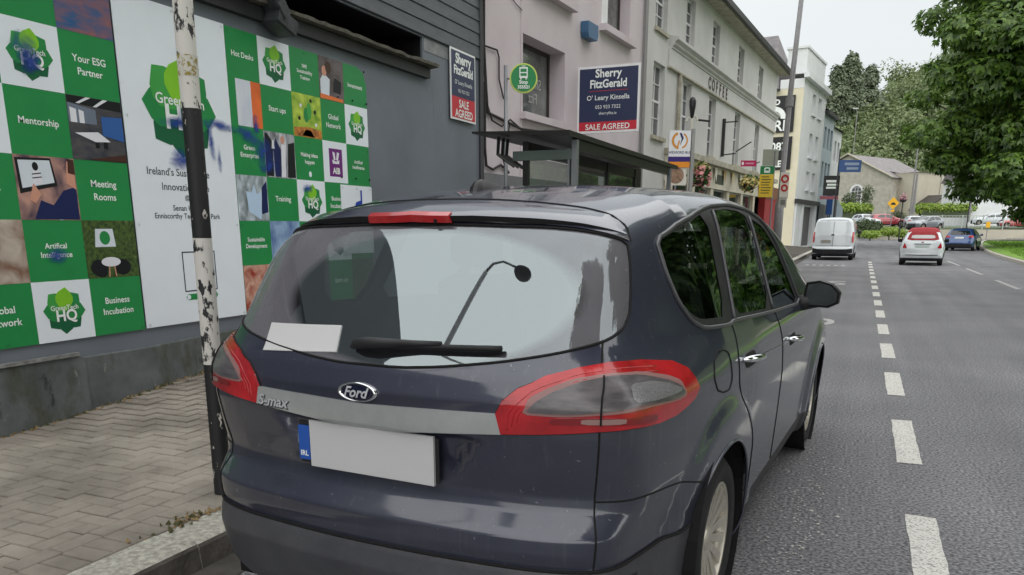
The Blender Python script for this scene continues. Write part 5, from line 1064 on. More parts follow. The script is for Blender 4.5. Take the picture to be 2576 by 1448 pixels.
def panels(c, ds, wz, ww, outlines, opens=()):
    """triangulate the whole (s,w) domain with the outlines as constraint edges"""
    ss = np.linspace(-c.smax, c.smax, int(2 * c.smax / ds)); ws = np.concatenate([np.arange(.2, c.Z1, wz), np.arange(c.Z1, c.Z1 + np.pi / 2, ww), [c.Z1 + np.pi / 2 - .001]])
    ws[0] = .18; S_, W_ = np.meshgrid(ss, ws); base = [tuple(p) for p in zip(S_.ravel(), W_.ravel())]; pts = list(base); ed = []
    keep = np.ones(len(base), bool); B = np.array(base)
    for poly, closed in [(o, True) for o in outlines] + [(o, False) for o in opens]:
        b0 = len(pts); pts += [tuple(p) for p in poly]; n = len(poly); ed += [(b0 + i, b0 + (i + 1) % n) for i in range(n if closed else n - 1)]
    # drop grid points that sit almost on an outline
    cell = {}
    for p in pts[len(base):]: cell.setdefault((int(p[0] / .02), int(p[1] / .02)), []).append(p)
    for i, p in enumerate(base):
        a, b_ = int(p[0] / .02), int(p[1] / .02)
        if abs(abs(p[0]) - c.smax) < 1e-6: continue
        for q in (cell.get((a + i_, b_ + j_), ()) for i_ in (-1, 0, 1) for j_ in (-1, 0, 1)):
            if any((x - p[0]) ** 2 + (y - p[1]) ** 2 < 6e-5 for x, y in q): keep[i] = False; break
    remap = np.cumsum(keep) - 1; nb = int(keep.sum()); off = nb - len(base)
    vs = [Vector(p) for p, k in zip(base, keep) if k] + [Vector(p) for p in pts[len(base):]]; ed = [(a + off, b_ + off) for a, b_ in ed]
    V, E, Fc = delaunay_2d_cdt(vs, ed, [], 0, 1e-6)[:3]
    V = np.array([tuple(v) for v in V]); T = np.array([f for f in Fc if len(f) == 3]); P = c.P(V[:, 0], V[:, 1]); N = c.N(P)
    tri = P[T]; nn = np.cross(tri[:, 1] - tri[:, 0], tri[:, 2] - tri[:, 0]); ar = np.linalg.norm(nn, axis=1); flip = (nn * N[T].mean(1)).sum(1) < 0; T[flip] = T[flip][:, ::-1]
    ok = ar > 1e-10; return V, T[ok], P, N
def part_of(name, sel, T, P, N, m, parent, off=0.0):
    t = T[sel]
    if len(t) == 0: return None
    ids, invx = np.unique(t, return_inverse=True); return mesh_np(name, P[ids] + N[ids] * off, invx.reshape(-1, 3), N[ids], m, parent)

def paint_mat_car(name, col, metal=.55, rough=.38, dirt=(.12, .115, .105), damt=.35):
    m = bpy.data.materials.new(name); m.use_nodes = True; n = m.node_tree.nodes; l = m.node_tree.links; bs = n['Principled BSDF']; MATS[name] = m
    t = n.new('ShaderNodeTexCoord'); a = n.new('ShaderNodeTexNoise'); a.inputs['Scale'].default_value = 3.2; a.inputs['Detail'].default_value = 8; a.inputs['Roughness'].default_value = .7; l.new(t.outputs['Object'], a.inputs['Vector'])
    sp = n.new('ShaderNodeSeparateXYZ'); l.new(t.outputs['Object'], sp.inputs[0])
    h = n.new('ShaderNodeMapRange'); h.inputs['From Min'].default_value = 1.15; h.inputs['From Max'].default_value = .3; h.inputs['To Min'].default_value = .25; h.inputs['To Max'].default_value = 1.0; l.new(sp.outputs['Z'], h.inputs['Value'])
    r = n.new('ShaderNodeMapRange'); r.inputs['From Min'].default_value = .35; r.inputs['From Max'].default_value = .75; l.new(a.outputs['Fac'], r.inputs['Value'])
    mu = n.new('ShaderNodeMath'); mu.operation = 'MULTIPLY'; l.new(h.outputs[0], mu.inputs[0]); l.new(r.outputs[0], mu.inputs[1]); m2 = n.new('ShaderNodeMath'); m2.operation = 'MULTIPLY'; m2.inputs[1].default_value = damt; l.new(mu.outputs[0], m2.inputs[0])
    mx_ = n.new('ShaderNodeMix'); mx_.data_type = 'RGBA'; mx_.inputs[6].default_value = (*col, 1); mx_.inputs[7].default_value = (*dirt, 1); l.new(m2.outputs[0], mx_.inputs['Factor']); l.new(mx_.outputs[2], bs.inputs['Base Color'])
    src = mx_.outputs[2]
    for sc, st, p0, p1, amt, cc in ((55, (1, 1, 1), .70, .73, .35, (.42, .41, .40)), (6, (7, 7, .35), .60, .80, .22, (.20, .195, .19)), (2.2, (1, 1, 1), .55, .8, .16, (.15, .145, .14))):
        mp = n.new('ShaderNodeMapping'); mp.inputs['Scale'].default_value = st; l.new(t.outputs['Object'], mp.inputs['Vector']); k_ = n.new('ShaderNodeTexNoise'); k_.inputs['Scale'].default_value = sc; k_.inputs['Detail'].default_value = 5; l.new(mp.outputs[0], k_.inputs['Vector'])
        q_ = n.new('ShaderNodeMapRange'); q_.inputs['From Min'].default_value = p0; q_.inputs['From Max'].default_value = p1; q_.inputs['To Max'].default_value = amt; l.new(k_.outputs['Fac'], q_.inputs['Value'])
        x = n.new('ShaderNodeMix'); x.data_type = 'RGBA'; l.new(q_.outputs[0], x.inputs['Factor']); l.new(src, x.inputs[6]); x.inputs[7].default_value = (*[max(a_, b_ * .8) for a_, b_ in zip(cc, col)], 1); src = x.outputs[2]
    l.new(src, bs.inputs['Base Color'])
    bs.inputs['Metallic'].default_value = metal; bs.inputs['Roughness'].default_value = rough; bs.inputs['Coat Weight'].default_value = 1.0; bs.inputs['Coat IOR'].default_value = 1.65; bs.inputs['Coat Tint'].default_value = (.90, .95, 1, 1)
    cr = n.new('ShaderNodeMapRange'); cr.inputs['To Min'].default_value = .06; cr.inputs['To Max'].default_value = .42; l.new(m2.outputs[0], cr.inputs['Value']); l.new(cr.outputs[0], bs.inputs['Coat Roughness'])
    return m
m_tyre = mat('tyre', (.012, .012, .013), .75, var=.3, scale=20); m_alloy = flat('alloy', (196, 190, 178), .36, metal=.55, var=.15, scale=14)
m_trim = mat('black_plastic', (.018, .018, .02), .5, var=.25, scale=9); m_gap = mat('gap_black', (.003, .003, .003), .8, var=0)
m_chrome = flat('chrome', (226, 228, 230), .12, metal=1.0, var=.02); m_trimgrey = mat('bumper_plastic', (.048, .049, .056), .45, scale=5, col2=(.068, .069, .076), bump=.15, bscale=200)
m_red = mat('lamp_red', (.44, .016, .022), .18, var=.3, scale=7, coat=.7); m_red2 = mat('lamp_dark_red', (.22, .008, .012), .15, var=.1, coat=1.0)
m_lamp_clear = mat('lamp_clear', lin((112, 106, 108)), .3, scale=5, col2=lin((72, 70, 74)), coat=.25, metal=.2, stretch=(2, 2, 9))
def wheel(parent, x, y, r, wdt, side, spokes=10, detail=True, m=None):
    """axis along x; outer face towards side"""
    o = empty('wheel', (x, y, r), 0); o.parent = parent
    M = Matrix.Rotation(R_(90) * side, 4, 'Y')
    h = wdt / 2
    MB().lathe([(r * .67, -h), (r * .88, -h * 1.02), (r * .97, -h * .8), (r, -h * .5), (r, h * .5), (r * .97, h * .8), (r * .88, h * 1.02), (r * .7, h * .96), (r * .66, h * .8)], 40 if detail else 20, M=M).build('tyre', m_tyre, o, smooth=True)
    rim = MB().lathe([(r * .66, h * .8), (r * .68, h * .92), (r * .64, h * .9), (r * .61, h * .6), (r * .6, -h * .6)], 40 if detail else 20, M=M); ro = rim.build('rim', m or m_alloy, o, smooth=True)
    MB().lathe([(.001, -h * .1), (r * .6, -h * .1)], 20, M=M).build('brake_disc', mat('disc_dark', (.010, .010, .010), .7, var=.3), o)
    for i in range(spokes):
        a = 2 * math.pi * i / spokes; Q = M @ Matrix.Rotation(a, 4, 'Z'); b = MB()
        w0, w1 = r * .040, r * .062
        b.add([tuple(Q @ Vector(p)) for p in [(r * .1, -w0, h * .62), (r * .1, w0, h * .62), (r * .66, w1, h * .88), (r * .66, -w1, h * .88), (r * .1, -w0, h * .3), (r * .1, w0, h * .3), (r * .66, w1, h * .5), (r * .66, -w1, h * .5)]],
              [(0, 3, 2, 1), (4, 5, 6, 7), (0, 1, 5, 4), (1, 2, 6, 5), (2, 3, 7, 6), (3, 0, 4, 7)]); b.build('spoke', m or m_alloy, ro)
    MB().lathe([(.001, h * .72), (r * .12, h * .7), (r * .17, h * .6), (r * .17, h * .2)], 16, M=M).build('hub_cap', m or m_alloy, o, smooth=True)
    return o

# ------------------------------------------------------------------ the parked grey car
HC = Surf([(.1, -.80), (.2, -.90), (.3, -.965), (.44, -1.0), (.512, -.985), (.516, -.975), (.56, -.985), (.612, -.983), (.675, -.922), (.72, -.915), (.80, -.935), (.90, -.955), (1.0, -.955), (1.06, -.935), (1.10, -.905), (1.5, -.655), (1.56, -.62), (1.7, -.5)],
    [(.1, .80), (.2, .87), (.3, .895), (.45, .905), (.6, .915), (.8, .925), (.95, .92), (1.03, .905), (1.15, .86), (1.5, .735), (1.6, .69), (1.8, .60)],
    [(-1.2, 1.46), (-.68, 1.545), (-.3, 1.605), (.2, 1.65), (.8, 1.665), (1.3, 1.645), (1.75, 1.57), (2.0, 1.49), (2.4, 1.30), (3.1, 1.03), (3.3, .99), (3.7, .90), (3.9, .78), (4.2, .6)],
    [(-1.3, .76), (-.95, .855), (-.7, .90), (-.4, .945), (0, .98), (.5, 1.0), (2.5, 1.0), (3.2, .985), (3.6, .93), (3.9, .82)], recess=(.725, .893, .30, .415, .03))
car = empty('parked_car', (-1.29, 2.93, 0), R_(-3.5), 'dark grey people carrier parked at the kerb, seen from behind, filling the foreground', 'car')
m_paint_h = paint_mat_car('dark_grey_paint', (.031, .032, .056), .35, .45)
gl_r = [(0, 1.569), (.16, 1.562), (.297, 1.549), (.522, 1.517), (.693, 1.486), (.84, 1.462), (.831, 1.392), (.812, 1.301), (.791, 1.228), (.758, 1.188), (.714, 1.165), (.673, 1.152), (.556, 1.127), (.403, 1.101), (.233, 1.081), (.108, 1.072), (0, 1.066)]
glass = dens(gl_r[1:-1] + mir(gl_r[1:-1]), .02, True, 1)
lightR = dens([(.401, .97), (.418, 1.005), (.456, 1.04), (.523, 1.071), (.601, 1.09), (.675, 1.099), (.79, 1.094), (.945, 1.073), (1.025, 1.042), (1.06, 1.006), (1.079, .978), (1.038, .951), (.97, .937), (.906, .926), (.821, .926), (.716, .935), (.639, .932), (.549, .923), (.414, .911)], .015, True, 0)
qw = dens([(1.057, 1.5), (1.284, 1.575), (1.73, 1.655), (1.587, 1.18), (1.3, 1.192), (1.225, 1.214), (1.15, 1.266), (1.09, 1.377)], .02)
rw = dens([(1.86, 1.662), (2.147, 1.676), (2.387, 1.671), (2.52, 1.64), (2.43, 1.13), (1.69, 1.172)], .02)
fw = dens([(2.60, 1.632), (2.84, 1.585), (3.03, 1.456), (3.15, 1.268), (3.235, 1.09), (2.655, 1.112), (2.51, 1.122)], .02)
dlo = dens([(1.031, 1.503), (1.304, 1.601), (1.814, 1.685), (2.216, 1.704), (2.6, 1.69), (2.9, 1.62), (3.1, 1.475), (3.23, 1.262), (3.33, 1.07), (2.451, 1.105), (1.663, 1.150), (1.603, 1.140), (1.291, 1.155), (1.195, 1.19), (1.11, 1.27), (1.057, 1.375)], .02)
hatch = dens([(.675, 1.15), (.659, 1.079), (.643, 1.005), (.642, .916), (.643, .794), (.643, .693), (.637, .613), (.633, .517)], .02, False)
bump = dens([(.643, .712), (.71, .712), (.784, .712), (.909, .697), (1.02, .678), (1.11, .655), (1.165, .635)], .02, False)
rdoor = dens([(1.633, 1.156), (1.648, 1.095), (1.617, 1.004), (1.607, .915), (1.66, .83), (1.73, .76), (1.80, .69), (1.83, .62), (1.845, .5), (1.85, .36)], .03, False)
fdoor = dens([(2.503, 1.108), (2.553, 1.004), (2.60, .862), (2.63, .469), (2.63, .34)], .03, False)
def side_x(c, y, z):
    y = np.asarray(y, float); z = np.asarray(z, float); lo = np.zeros_like(y) + .05; hi = lo * 0 + 1.4
    for _ in range(26):
        m = (lo + hi) / 2; v = c.F(m, y, z); hi = np.where(v > 0, m, hi); lo = np.where(v > 0, lo, m)
    return (lo + hi) / 2
def arch(c, ya, r, n=40):
    P = [(ya + r * math.cos(t), max(.172, c.wr + r * math.sin(t))) for t in [math.pi * (-.12 + 1.24 * i / n) for i in range(n + 1)]]
    X = side_x(c, [p[0] for p in P], [max(p[1], .24) for p in P]); return [c.inv(x, y, z) for x, (y, z) in zip(X, P)]
ar_r, ar_f = arch(HC, 0, .385), arch(HC, 2.85, .385)
trim_line = [(s, .515) for s in np.linspace(-1.3, 1.3, 120)]
outl = [glass, lightR, mir(lightR), ar_r, mir(ar_r), ar_f, mir(ar_f)] + [q for p in (qw, rw, fw, dlo) for q in (p, mir(p))]
opens = [hatch, mir(hatch), bump, mir(bump), rdoor, mir(rdoor), fdoor, mir(fdoor), trim_line]
V, T, P, N = panels(HC, .028, .0155, .032, outl, opens)
cen = V[T].mean(1); cs, cw = cen[:, 0], cen[:, 1]; acs = np.abs(cs); cp = P[T].mean(1); free = np.ones(len(T), bool)
def take(mask):
    global free
    r = mask & free; free = free & ~mask; return r
take(inpoly(acs, cw, ar_r) | inpoly(acs, cw, ar_f)); take(cw < .2)
s_glass = take(inpoly(cs, cw, glass)); s_lr = take(inpoly(cs, cw, lightR)); s_ll = take(inpoly(cs, cw, mir(lightR)))
wins = [take(inpoly(cs, cw, q)) for p in (qw, rw, fw) for q in (p, mir(p))]; s_dlo = take(inpoly(acs, cw, dlo))
nrm = N[T].mean(1); s_ws = take((nrm[:, 1] > .30) & (cp[:, 2] > 1.10) & (cp[:, 1] > 1.72) & (np.abs(cp[:, 0]) < .74 - .1 * (cp[:, 2] - 1.1)))
hx = np.interp(cw, [p[1] for p in reversed(hatch)], [p[0] for p in reversed(hatch)])
s_low = take((cw < .515) & (acs < 1.30)); s_tail = take((acs < hx) & (cw < 1.25)); bx_ = np.interp(acs, [p[0] for p in bump], [p[1] for p in bump])
s_bump = take((acs >= hx) & (acs < 1.3) & (cw < bx_)); rx = np.interp(cw, [p[1] for p in reversed(rdoor)], [p[0] for p in reversed(rdoor)]); fx = np.interp(cw, [p[1] for p in reversed(fdoor)], [p[0] for p in reversed(fdoor)])
s_sill = take((cw < .335) & (acs > 1.6)); zone = (cw < 1.16) & (cw > .335)
rd = zone & (acs > np.maximum(rx, np.where(cw < .36, 1.88, 0))) & (acs < fx); fd = zone & (acs >= fx) & (acs < 3.33)
s_rdr, s_rdl, s_fdr, s_fdl = take(rd & (cs > 0)), take(rd & (cs < 0)), take(fd & (cs > 0)), take(fd & (cs < 0))
bo = lambda nm, sel, m, off=0.0: part_of(nm, sel, T, P, N, m, car, off)
bo('body_shell', free, m_paint_h); tg = bo('tailgate', s_tail, m_paint_h); bo('rear_bumper', s_bump & (cs > 0), m_paint_h); bo('rear_bumper', s_bump & (cs < 0), m_paint_h); lbp = bo('lower_bumper', s_low, m_trimgrey, .004); bo('sill', s_sill, m_trim)
dr = [bo('door', s, m_paint_h) for s in (s_rdr, s_rdl, s_fdr, s_fdl)]; bo('window_surround', s_dlo & (cs > 0), m_trim); bo('window_surround', s_dlo & (cs < 0), m_trim)
def rear_glass_mat():
    m = clear_glass('rear_glass', (.66, .72, .70), .26, .015); n = m.node_tree.nodes; l = m.node_tree.links; src = n['Material Output'].inputs['Surface'].links[0].from_socket
    t = n.new('ShaderNodeTexCoord'); mp = n.new('ShaderNodeMapping'); mp.inputs['Location'].default_value = (-.10 / .51, 0, -1.27 / .20); mp.inputs['Scale'].default_value = (1 / .51, 0, 1 / .20); l.new(t.outputs['Object'], mp.inputs['Vector'])
    ln = n.new('ShaderNodeVectorMath'); ln.operation = 'LENGTH'; l.new(mp.outputs[0], ln.inputs[0])
    mx2 = n.new('ShaderNodeMapRange'); mx2.inputs['From Min'].default_value = .95; mx2.inputs['From Max'].default_value = 1.05; l.new(ln.outputs['Value'], mx2.inputs['Value'])
    a = n.new('ShaderNodeTexNoise'); a.inputs['Scale'].default_value = 7; a.inputs['Detail'].default_value = 7; l.new(t.outputs['Object'], a.inputs['Vector'])
    amt = n.new('ShaderNodeMapRange'); amt.inputs['From Min'].default_value = .3; amt.inputs['From Max'].default_value = .75; amt.inputs['To Min'].default_value = .42; amt.inputs['To Max'].default_value = .56; l.new(a.outputs['Fac'], amt.inputs['Value'])
    mu = n.new('ShaderNodeMath'); mu.operation = 'MULTIPLY_ADD'; mu.inputs[2].default_value = .05; l.new(mx2.outputs[0], mu.inputs[0]); l.new(amt.outputs[0], mu.inputs[1])
    df = n.new('ShaderNodeBsdfDiffuse'); df.inputs[0].default_value = (.22, .21, .235, 1); ms = n.new('ShaderNodeMixShader'); l.new(mu.outputs[0], ms.inputs[0]); l.new(src, ms.inputs[1]); l.new(df.outputs[0], ms.inputs[2]); l.new(ms.outputs[0], n['Material Output'].inputs['Surface']); return m
m_rg = rear_glass_mat(); m_sg = clear_glass('side_glass', (.44, .49, .47), .06, .01); m_wsg = clear_glass('windscreen_glass', (.7, .75, .74), .07)
rg = bo('rear_window', s_glass, m_rg, -.002)
for nm, s in zip(('quarter_window', 'quarter_window', 'door_window', 'door_window', 'door_window', 'door_window'), wins): bo(nm, s, m_sg, -.003)
bo('windscreen', s_ws, m_wsg)
# cabin lining seen through the windows, wheel wells, floor
inner = (free | s_tail | s_dlo | s_rdr | s_rdl | s_fdr | s_fdl) & (cw > .75) & (cp[:, 1] < 3.0)
bo('cabin_lining', inner, mat('cabin_grey', (.07, .07, .07), .9, var=.15), -.03)
fl = MB().box(-.8, .8, -.75, 2.9, .42, .46); fl.box(-.72, .72, 2.45, 2.9, .46, .98); fl.box(-.74, .74, -.8, -.2, .46, .62); fl.build('cabin_floor', mat('cabin_carpet', (.02, .02, .021), .95, var=.2), car)
m_seat = mat('seat_cloth', (.035, .036, .038), .9, var=.2, scale=12)
def seat(x, y, w_, nm):
    b = MB(); b.box(-w_ / 2, w_ / 2, -.1, .42, .55, .72, bev=.05); o_ = b.build(nm, m_seat, car, loc=(x, y, 0))
    b = MB(); P_ = []
    for zz, yy, ww, dd in ((.62, -.02, .92, .12), (.8, -.06, 1.0, .16), (1.05, -.12, .98, .15), (1.22, -.17, .85, .11), (1.26, -.18, .6, .05)): P_ += [(-w_ / 2 * ww, yy, zz), (w_ / 2 * ww, yy, zz), (w_ / 2 * ww * .9, yy - dd, zz), (-w_ / 2 * ww * .9, yy - dd, zz)]
    b.add(P_, [(k * 4 + i, k * 4 + (i + 1) % 4, k * 4 + 4 + (i + 1) % 4, k * 4 + 4 + i) for k in range(4) for i in range(4)] + [(16, 17, 18, 19)]); b.build('seat_back', m_seat, o_)
    b = MB().box(-.12, .12, -.24, -.15, 1.29, 1.46, bev=.035); b.tube([(-.06, -.2, 1.2), (-.06, -.2, 1.3)], .008, 6); b.tube([(.06, -.2, 1.2), (.06, -.2, 1.3)], .008, 6); b.build('headrest', m_seat, o_)
for x, y, w_ in ((-.38, 1.75, .5), (.38, 1.75, .5), (-.45, .75, .44), (0, .75, .40), (.45, .75, .44)): seat(x, y, w_, 'seat')
for sgn in (-1, 1):
    for ya in (0, 2.85): MB().lathe([(.395, -.01), (.39, .30 * sgn), (.001, .30 * sgn)] if sgn < 0 else [(.395, .01), (.39, .30), (.001, .30)], 24, M=Matrix.Translation((sgn * .92 - (.62 * sgn if False else 0), ya, .36)) @ Matrix.Rotation(R_(-90), 4, 'Y')).build('wheel_well', m_gap, car)
MB().box(-.75, .75, -.8, 3.6, .19, .3).build('underbody', m_gap, car)
for sgn in (-1, 1):
    for ya in (0, 2.85): wheel(car, sgn * .785, ya, .328, .225, sgn, 15)
# lamps
for sel, sg in ((s_lr, 1), (s_ll, -1)):
    po_ = lightR if sg > 0 else mir(lightR); lo_ = patch(HC, po_, .012, 'tail_light', m_red, car, .018, True)
    mi_ = (lambda q: q) if sg > 0 else mir
    lens = dens([(s, 1.018 + (w_ - 1.018) * 1.14) for s, w_ in [(.475, .986), (.494, 1.006), (.54, 1.035), (.596, 1.053), (.675, 1.062), (.765, 1.055), (.883, 1.028), (.942, 1.006), (.966, .986), (.909, .98), (.742, .995), (.638, .99), (.566, .984)]], .015)
    patch(HC, mi_(dens([(s + .010 * (1 if s > .7 else -1), w_ + .012 * (1 if w_ > 1.0 else -1)) for s, w_ in [(.475, .986), (.494, 1.006), (.54, 1.035), (.596, 1.053), (.675, 1.062), (.765, 1.055), (.883, 1.028), (.942, 1.006), (.966, .986), (.909, .98), (.742, .995), (.638, .99), (.566, .984)]], .015)), .0135, 'lens_rim', flat('lens_rim', (150, 112, 110), .2), lo_, .018, .005)
    patch(HC, mi_(lens), .0155, 'clear_lens', m_lamp_clear, lo_, .018, .005)
    patch(HC, mi_(dens([(.72, 1.045), (.72, 1.0), (.8, .992), (.93, .99), (.945, .998), (.88, 1.02), (.8, 1.04)], .015)), .0165, 'reflector', mat('lens_grey', lin((152, 150, 152)), .3, scale=260, col2=lin((118, 116, 120)), metal=.3, pos=(.4, .6), detail=1), lo_, .018, .004)
    patch(HC, mi_(dens([(.531, .967), (.62, .973), (.802, .957), (.802, .938), (.638, .953), (.531, .950)], .015)), .0145, 'reverse_lens', m_red2, lo_, .018, .004)
    patch(HC, mi_(dens([(.60, .968), (.70, .966), (.70, .951), (.60, .953)], .015)), .0155, 'reverse_lens', flat('lens_pale', (150, 120, 116), .2), lo_, .018, .004)
    for k in range(3): seam(HC, mi_([(.43 + .012 * k, .925 + .012 * k), (.435 + .013 * k, .98), (.5 + .01 * k, 1.045 - .012 * k), (.6, 1.075 - .012 * k), (.7, 1.083 - .012 * k), (.85, 1.07 - .012 * k)]), .0018, mat('lamp_mid_red', (.42, .01, .014), .15, var=0, coat=1), lo_, 'lamp_rib', .0115)
    seam(HC, mi_([p for p in hatch if .94 < p[1] < 1.085]), .0030, m_gap, lo_, 'lamp_split', .0165)
for line in (hatch, bump, rdoor, fdoor): seam(HC, line, .0031, m_gap, car); seam(HC, mir(line), .0031, m_gap, car)
seam(HC, [p for p in trim_line if abs(p[0]) < 1.15], .005, m_gap, car, off=.004); seam(HC, glass, .0045, m_gap, car, 'window_seal', closed=True); seam(HC, lightR, .005, m_gap, car, closed=True); seam(HC, mir(lightR), .005, m_gap, car, closed=True)
m_dlo = flat('satin_strip', (92, 92, 95), .38, metal=.5); seam(HC, dlo, .008, m_dlo, car, 'window_trim', .004, True); seam(HC, mir(dlo), .008, m_dlo, car, 'window_trim', .004, True)
for sg in (1, -1):
    f_ = (lambda q: q) if sg > 0 else mir
    seam(HC, f_([(1.69, 1.15), (1.86, 1.66)]), .007, m_dlo, car, 'pillar_trim', .004); seam(HC, f_([(2.47, 1.12), (2.56, 1.64)]), .007, m_dlo, car, 'pillar_trim', .004)
    fp_ = f_(dens([(1.344, 1.055), (1.427, 1.056), (1.48, 1.04), (1.495, .997), (1.49, .94), (1.45, .908), (1.365, .912), (1.29, .932), (1.26, .977), (1.285, 1.027)], .02)); seam(HC, fp_, .0035, m_gap, car, 'fuel_flap_gap', closed=True) if sg > 0 else None
    for s0, s1, w0 in ((1.68, 1.93, .985), (2.79, 3.04, .93)):
        L = np.array([(s0 + (s1 - s0) * t, w0 - .018 * t) for t in np.linspace(0, 1, 9)]); L[:, 0] *= sg; p = HC.P(L[:, 0], L[:, 1]); nn = HC.N(p); oo = np.sin(np.linspace(0, math.pi, 9)) ** .5 * .045
        MB().tube([tuple(q) for q in p + nn * (oo[:, None] - .002)], [.010, .014, .015, .015, .015, .015, .015, .014, .010], 8).build('door_handle', m_chrome, car, smooth=True)
        patch(HC, dens([(s + (s0 + s1) / 2 * sg, w_ + w0 - .01) for s, w_ in [(-.08, -.03), (.08, -.03), (.1, 0), (.07, .025), (-.07, .025), (-.1, 0)]], .02), .002, 'handle_cup', m_gap, car, .03, .003)
    a = ar_r; seam(HC, f_(a), .006, m_paint_h, car, 'arch_lip', .000); seam(HC, f_(ar_f), .006, m_paint_h, car, 'arch_lip', .002)
# crease above the rear wheel arch, character line along the doors
seam(HC, [(1.92, .965), (2.3, .945), (2.69, .925), (3.2, .90)], .004, m_paint_h, car, 'crease', -.001)
seam(HC, [(.862, 1.47), (.875, 1.53), (.84, 1.60), (.74, 1.655), (.55, 1.70), (.3, 1.735), (0, 1.75), (-.3, 1.735), (-.55, 1.70), (-.74, 1.655), (-.84, 1.60), (-.875, 1.53), (-.862, 1.47)], .0035, m_gap, car, 'tailgate_gap')
# spoiler lip with high brake light
sp_s = np.linspace(-.86, .86, 61); wt = np.interp(np.abs(sp_s), [0, .29, .526, .715, .861], [1.618, 1.6, 1.567, 1.537, 1.497]); wg = np.interp(np.abs(sp_s), [0, .16, .297, .522, .693, .84, .9], [1.569, 1.562, 1.549, 1.517, 1.486, 1.462, 1.455])
up_ = HC.P(sp_s, wt + .09); top = HC.P(sp_s, wt); bot = HC.P(sp_s, wg + .004); taper = np.clip((1 - np.abs(sp_s) / .88) * 6, 0.05, 1)[:, None]
lip = top + np.array([0, -.040, -.004]) * taper; lip2 = lip + np.array([0, .004, -.016]) * taper; under = bot + np.array([0, -.004, .006])
n_ = len(sp_s); B = np.vstack([up_ + HC.N(up_) * .0015, (up_ + lip) / 2 + np.array([0, -.004, .010]) * taper, lip]); mesh_b = MB().add([tuple(p) for p in B], [(r * n_ + i, r * n_ + i + 1, (r + 1) * n_ + i + 1, (r + 1) * n_ + i) for r in range(2) for i in range(n_ - 1)])
sp_o = mesh_b.build('spoiler', m_paint_h, car, smooth=True)
MB().add([tuple(p) for p in np.vstack([lip, lip2, under])], [(r * n_ + i, r * n_ + i + 1, (r + 1) * n_ + i + 1, (r + 1) * n_ + i) for r in range(2) for i in range(n_ - 1)]).build('spoiler_edge', mat('spoiler_black', (.008, .008, .009), .35, var=0), sp_o)
bl = []
for q in np.linspace(-.17, .14, 25): bl.append(q)
i0 = [np.interp(q, lip[:, 0], np.arange(n_)) for q in bl]
def at_i(A, f): i = int(f); t = f - i; return A[i] * (1 - t) + A[min(i + 1, n_ - 1)] * t
R1 = [at_i(lip, f) + np.array([0, .012, .012]) for f in i0]; R2 = [at_i(lip, f) + np.array([0, -.010, .0]) for f in i0]; R3 = [at_i(lip2, f) + np.array([0, -.008, -.006]) for f in i0]; R4 = [at_i(under, f) + np.array([0, -.004, -.004]) for f in i0]
k = len(bl); MB().add([tuple(p) for p in R1 + R2 + R3 + R4], [(r * k + i, r * k + i + 1, (r + 1) * k + i + 1, (r + 1) * k + i) for r in range(3) for i in range(k - 1)] + [(0, k, 2 * k, 3 * k), (4 * k - 1, 3 * k - 1, 2 * k - 1, k - 1)]).build('high_brake_light', m_red, car)
MB().lathe([(.001, 0), (.006, .0), (.008, .012), (.001, .014)], 10, M=Matrix.Translation(tuple(at_i(under, i0[-5]) + np.array([0, -.012, -.006])))).build('washer_jet', m_gap, car)
# bright strip, badges, plate, wiper, sticker, aerial
st = dens([(.403, .968), (.415, .91), (.216, .895), (0, .888), (-.216, .895), (-.415, .91), (-.403, .968), (-.219, .964), (0, .958), (.219, .964)], .02, True, 0)
strip_o = patch(HC, st, .011, 'tailgate_strip', flat('brushed_strip', (186, 190, 190), .34, metal=.45, scale=6, var=.12, coat=.6), car, .02, .01)
def on_rear(body, size, x, z, off, m, nm, **k):
    V_, F_ = text_mesh(body, size, **k); X = np.array([x + a for a, _ in V_]); Z = np.array([z + q for _, q in V_]); Y = HC.rear_y(X, Z) - off
    return MB().add([tuple(p) for p in np.stack([X, Y, Z], 1)], F_).build(nm, m, car)
m_badge = mat('badge_blue', (.008, .012, .035), .2, var=0, coat=1.0)
yb_ = float(HC.rear_y(np.array([0.]), np.array([.993]))[0]); Mb = Matrix.Translation((-.02, yb_, .993)) @ Matrix.Rotation(R_(90), 4, 'X') @ Matrix.Diagonal((1, .42, 1, 1))
bg_ = MB().lathe([(.060, .006), (.064, .012), (.070, .012), (.074, .004), (.074, -.004)], 48, M=Mb).build('badge', m_chrome, car, smooth=True); MB().lathe([(.001, .008), (.062, .007)], 48, M=Mb).build('badge_face', m_badge, bg_)
MB().lathe([(.054, .0085), (.0555, .0085)], 48, M=Mb).build('badge_line', m_chrome, bg_)
on_rear('Ford', .045, -.02, .993, .0125, flat('badge_silver', (206, 208, 212), .3, metal=.3), 'badge_lettering', shear=.35, bold=.0012); on_rear('S-max', .05, -.375, .928, .0135, flat('badge_silver', (0, 0, 0)), 'model_lettering_and_shadow', shear=.3, bold=.0012, sx=1.1); on_rear('S-max', .05, -.373, .926, .0125, m_trim, 'model_lettering_and_shadow', shear=.3, bold=.003, sx=1.1)  # dark offset copy of the model letters is a painted shadow
m_plate = flat('plate_grey', (196, 196, 196), .5, var=.02)
pl = MB().box(-.235, .238, -.942, -.932, .722, .878, bev=.002).build('number_plate', m_plate, car); MB().box(-.28, -.236, -.944, -.934, .742, .857, bev=.002).build('country_band', flat('plate_blue', (40, 86, 170), .4), pl)
V_, F_ = text_mesh('IRL', .024, bold=.0006); MB().add([(-.258 + a, -.9445, .765 + q) for a, q in V_], F_).build('country_letters', m_txt_w, pl)
MB().box(-.285, .25, -.931, -.925, .73, .87).build('plate_holder', m_trim, pl)
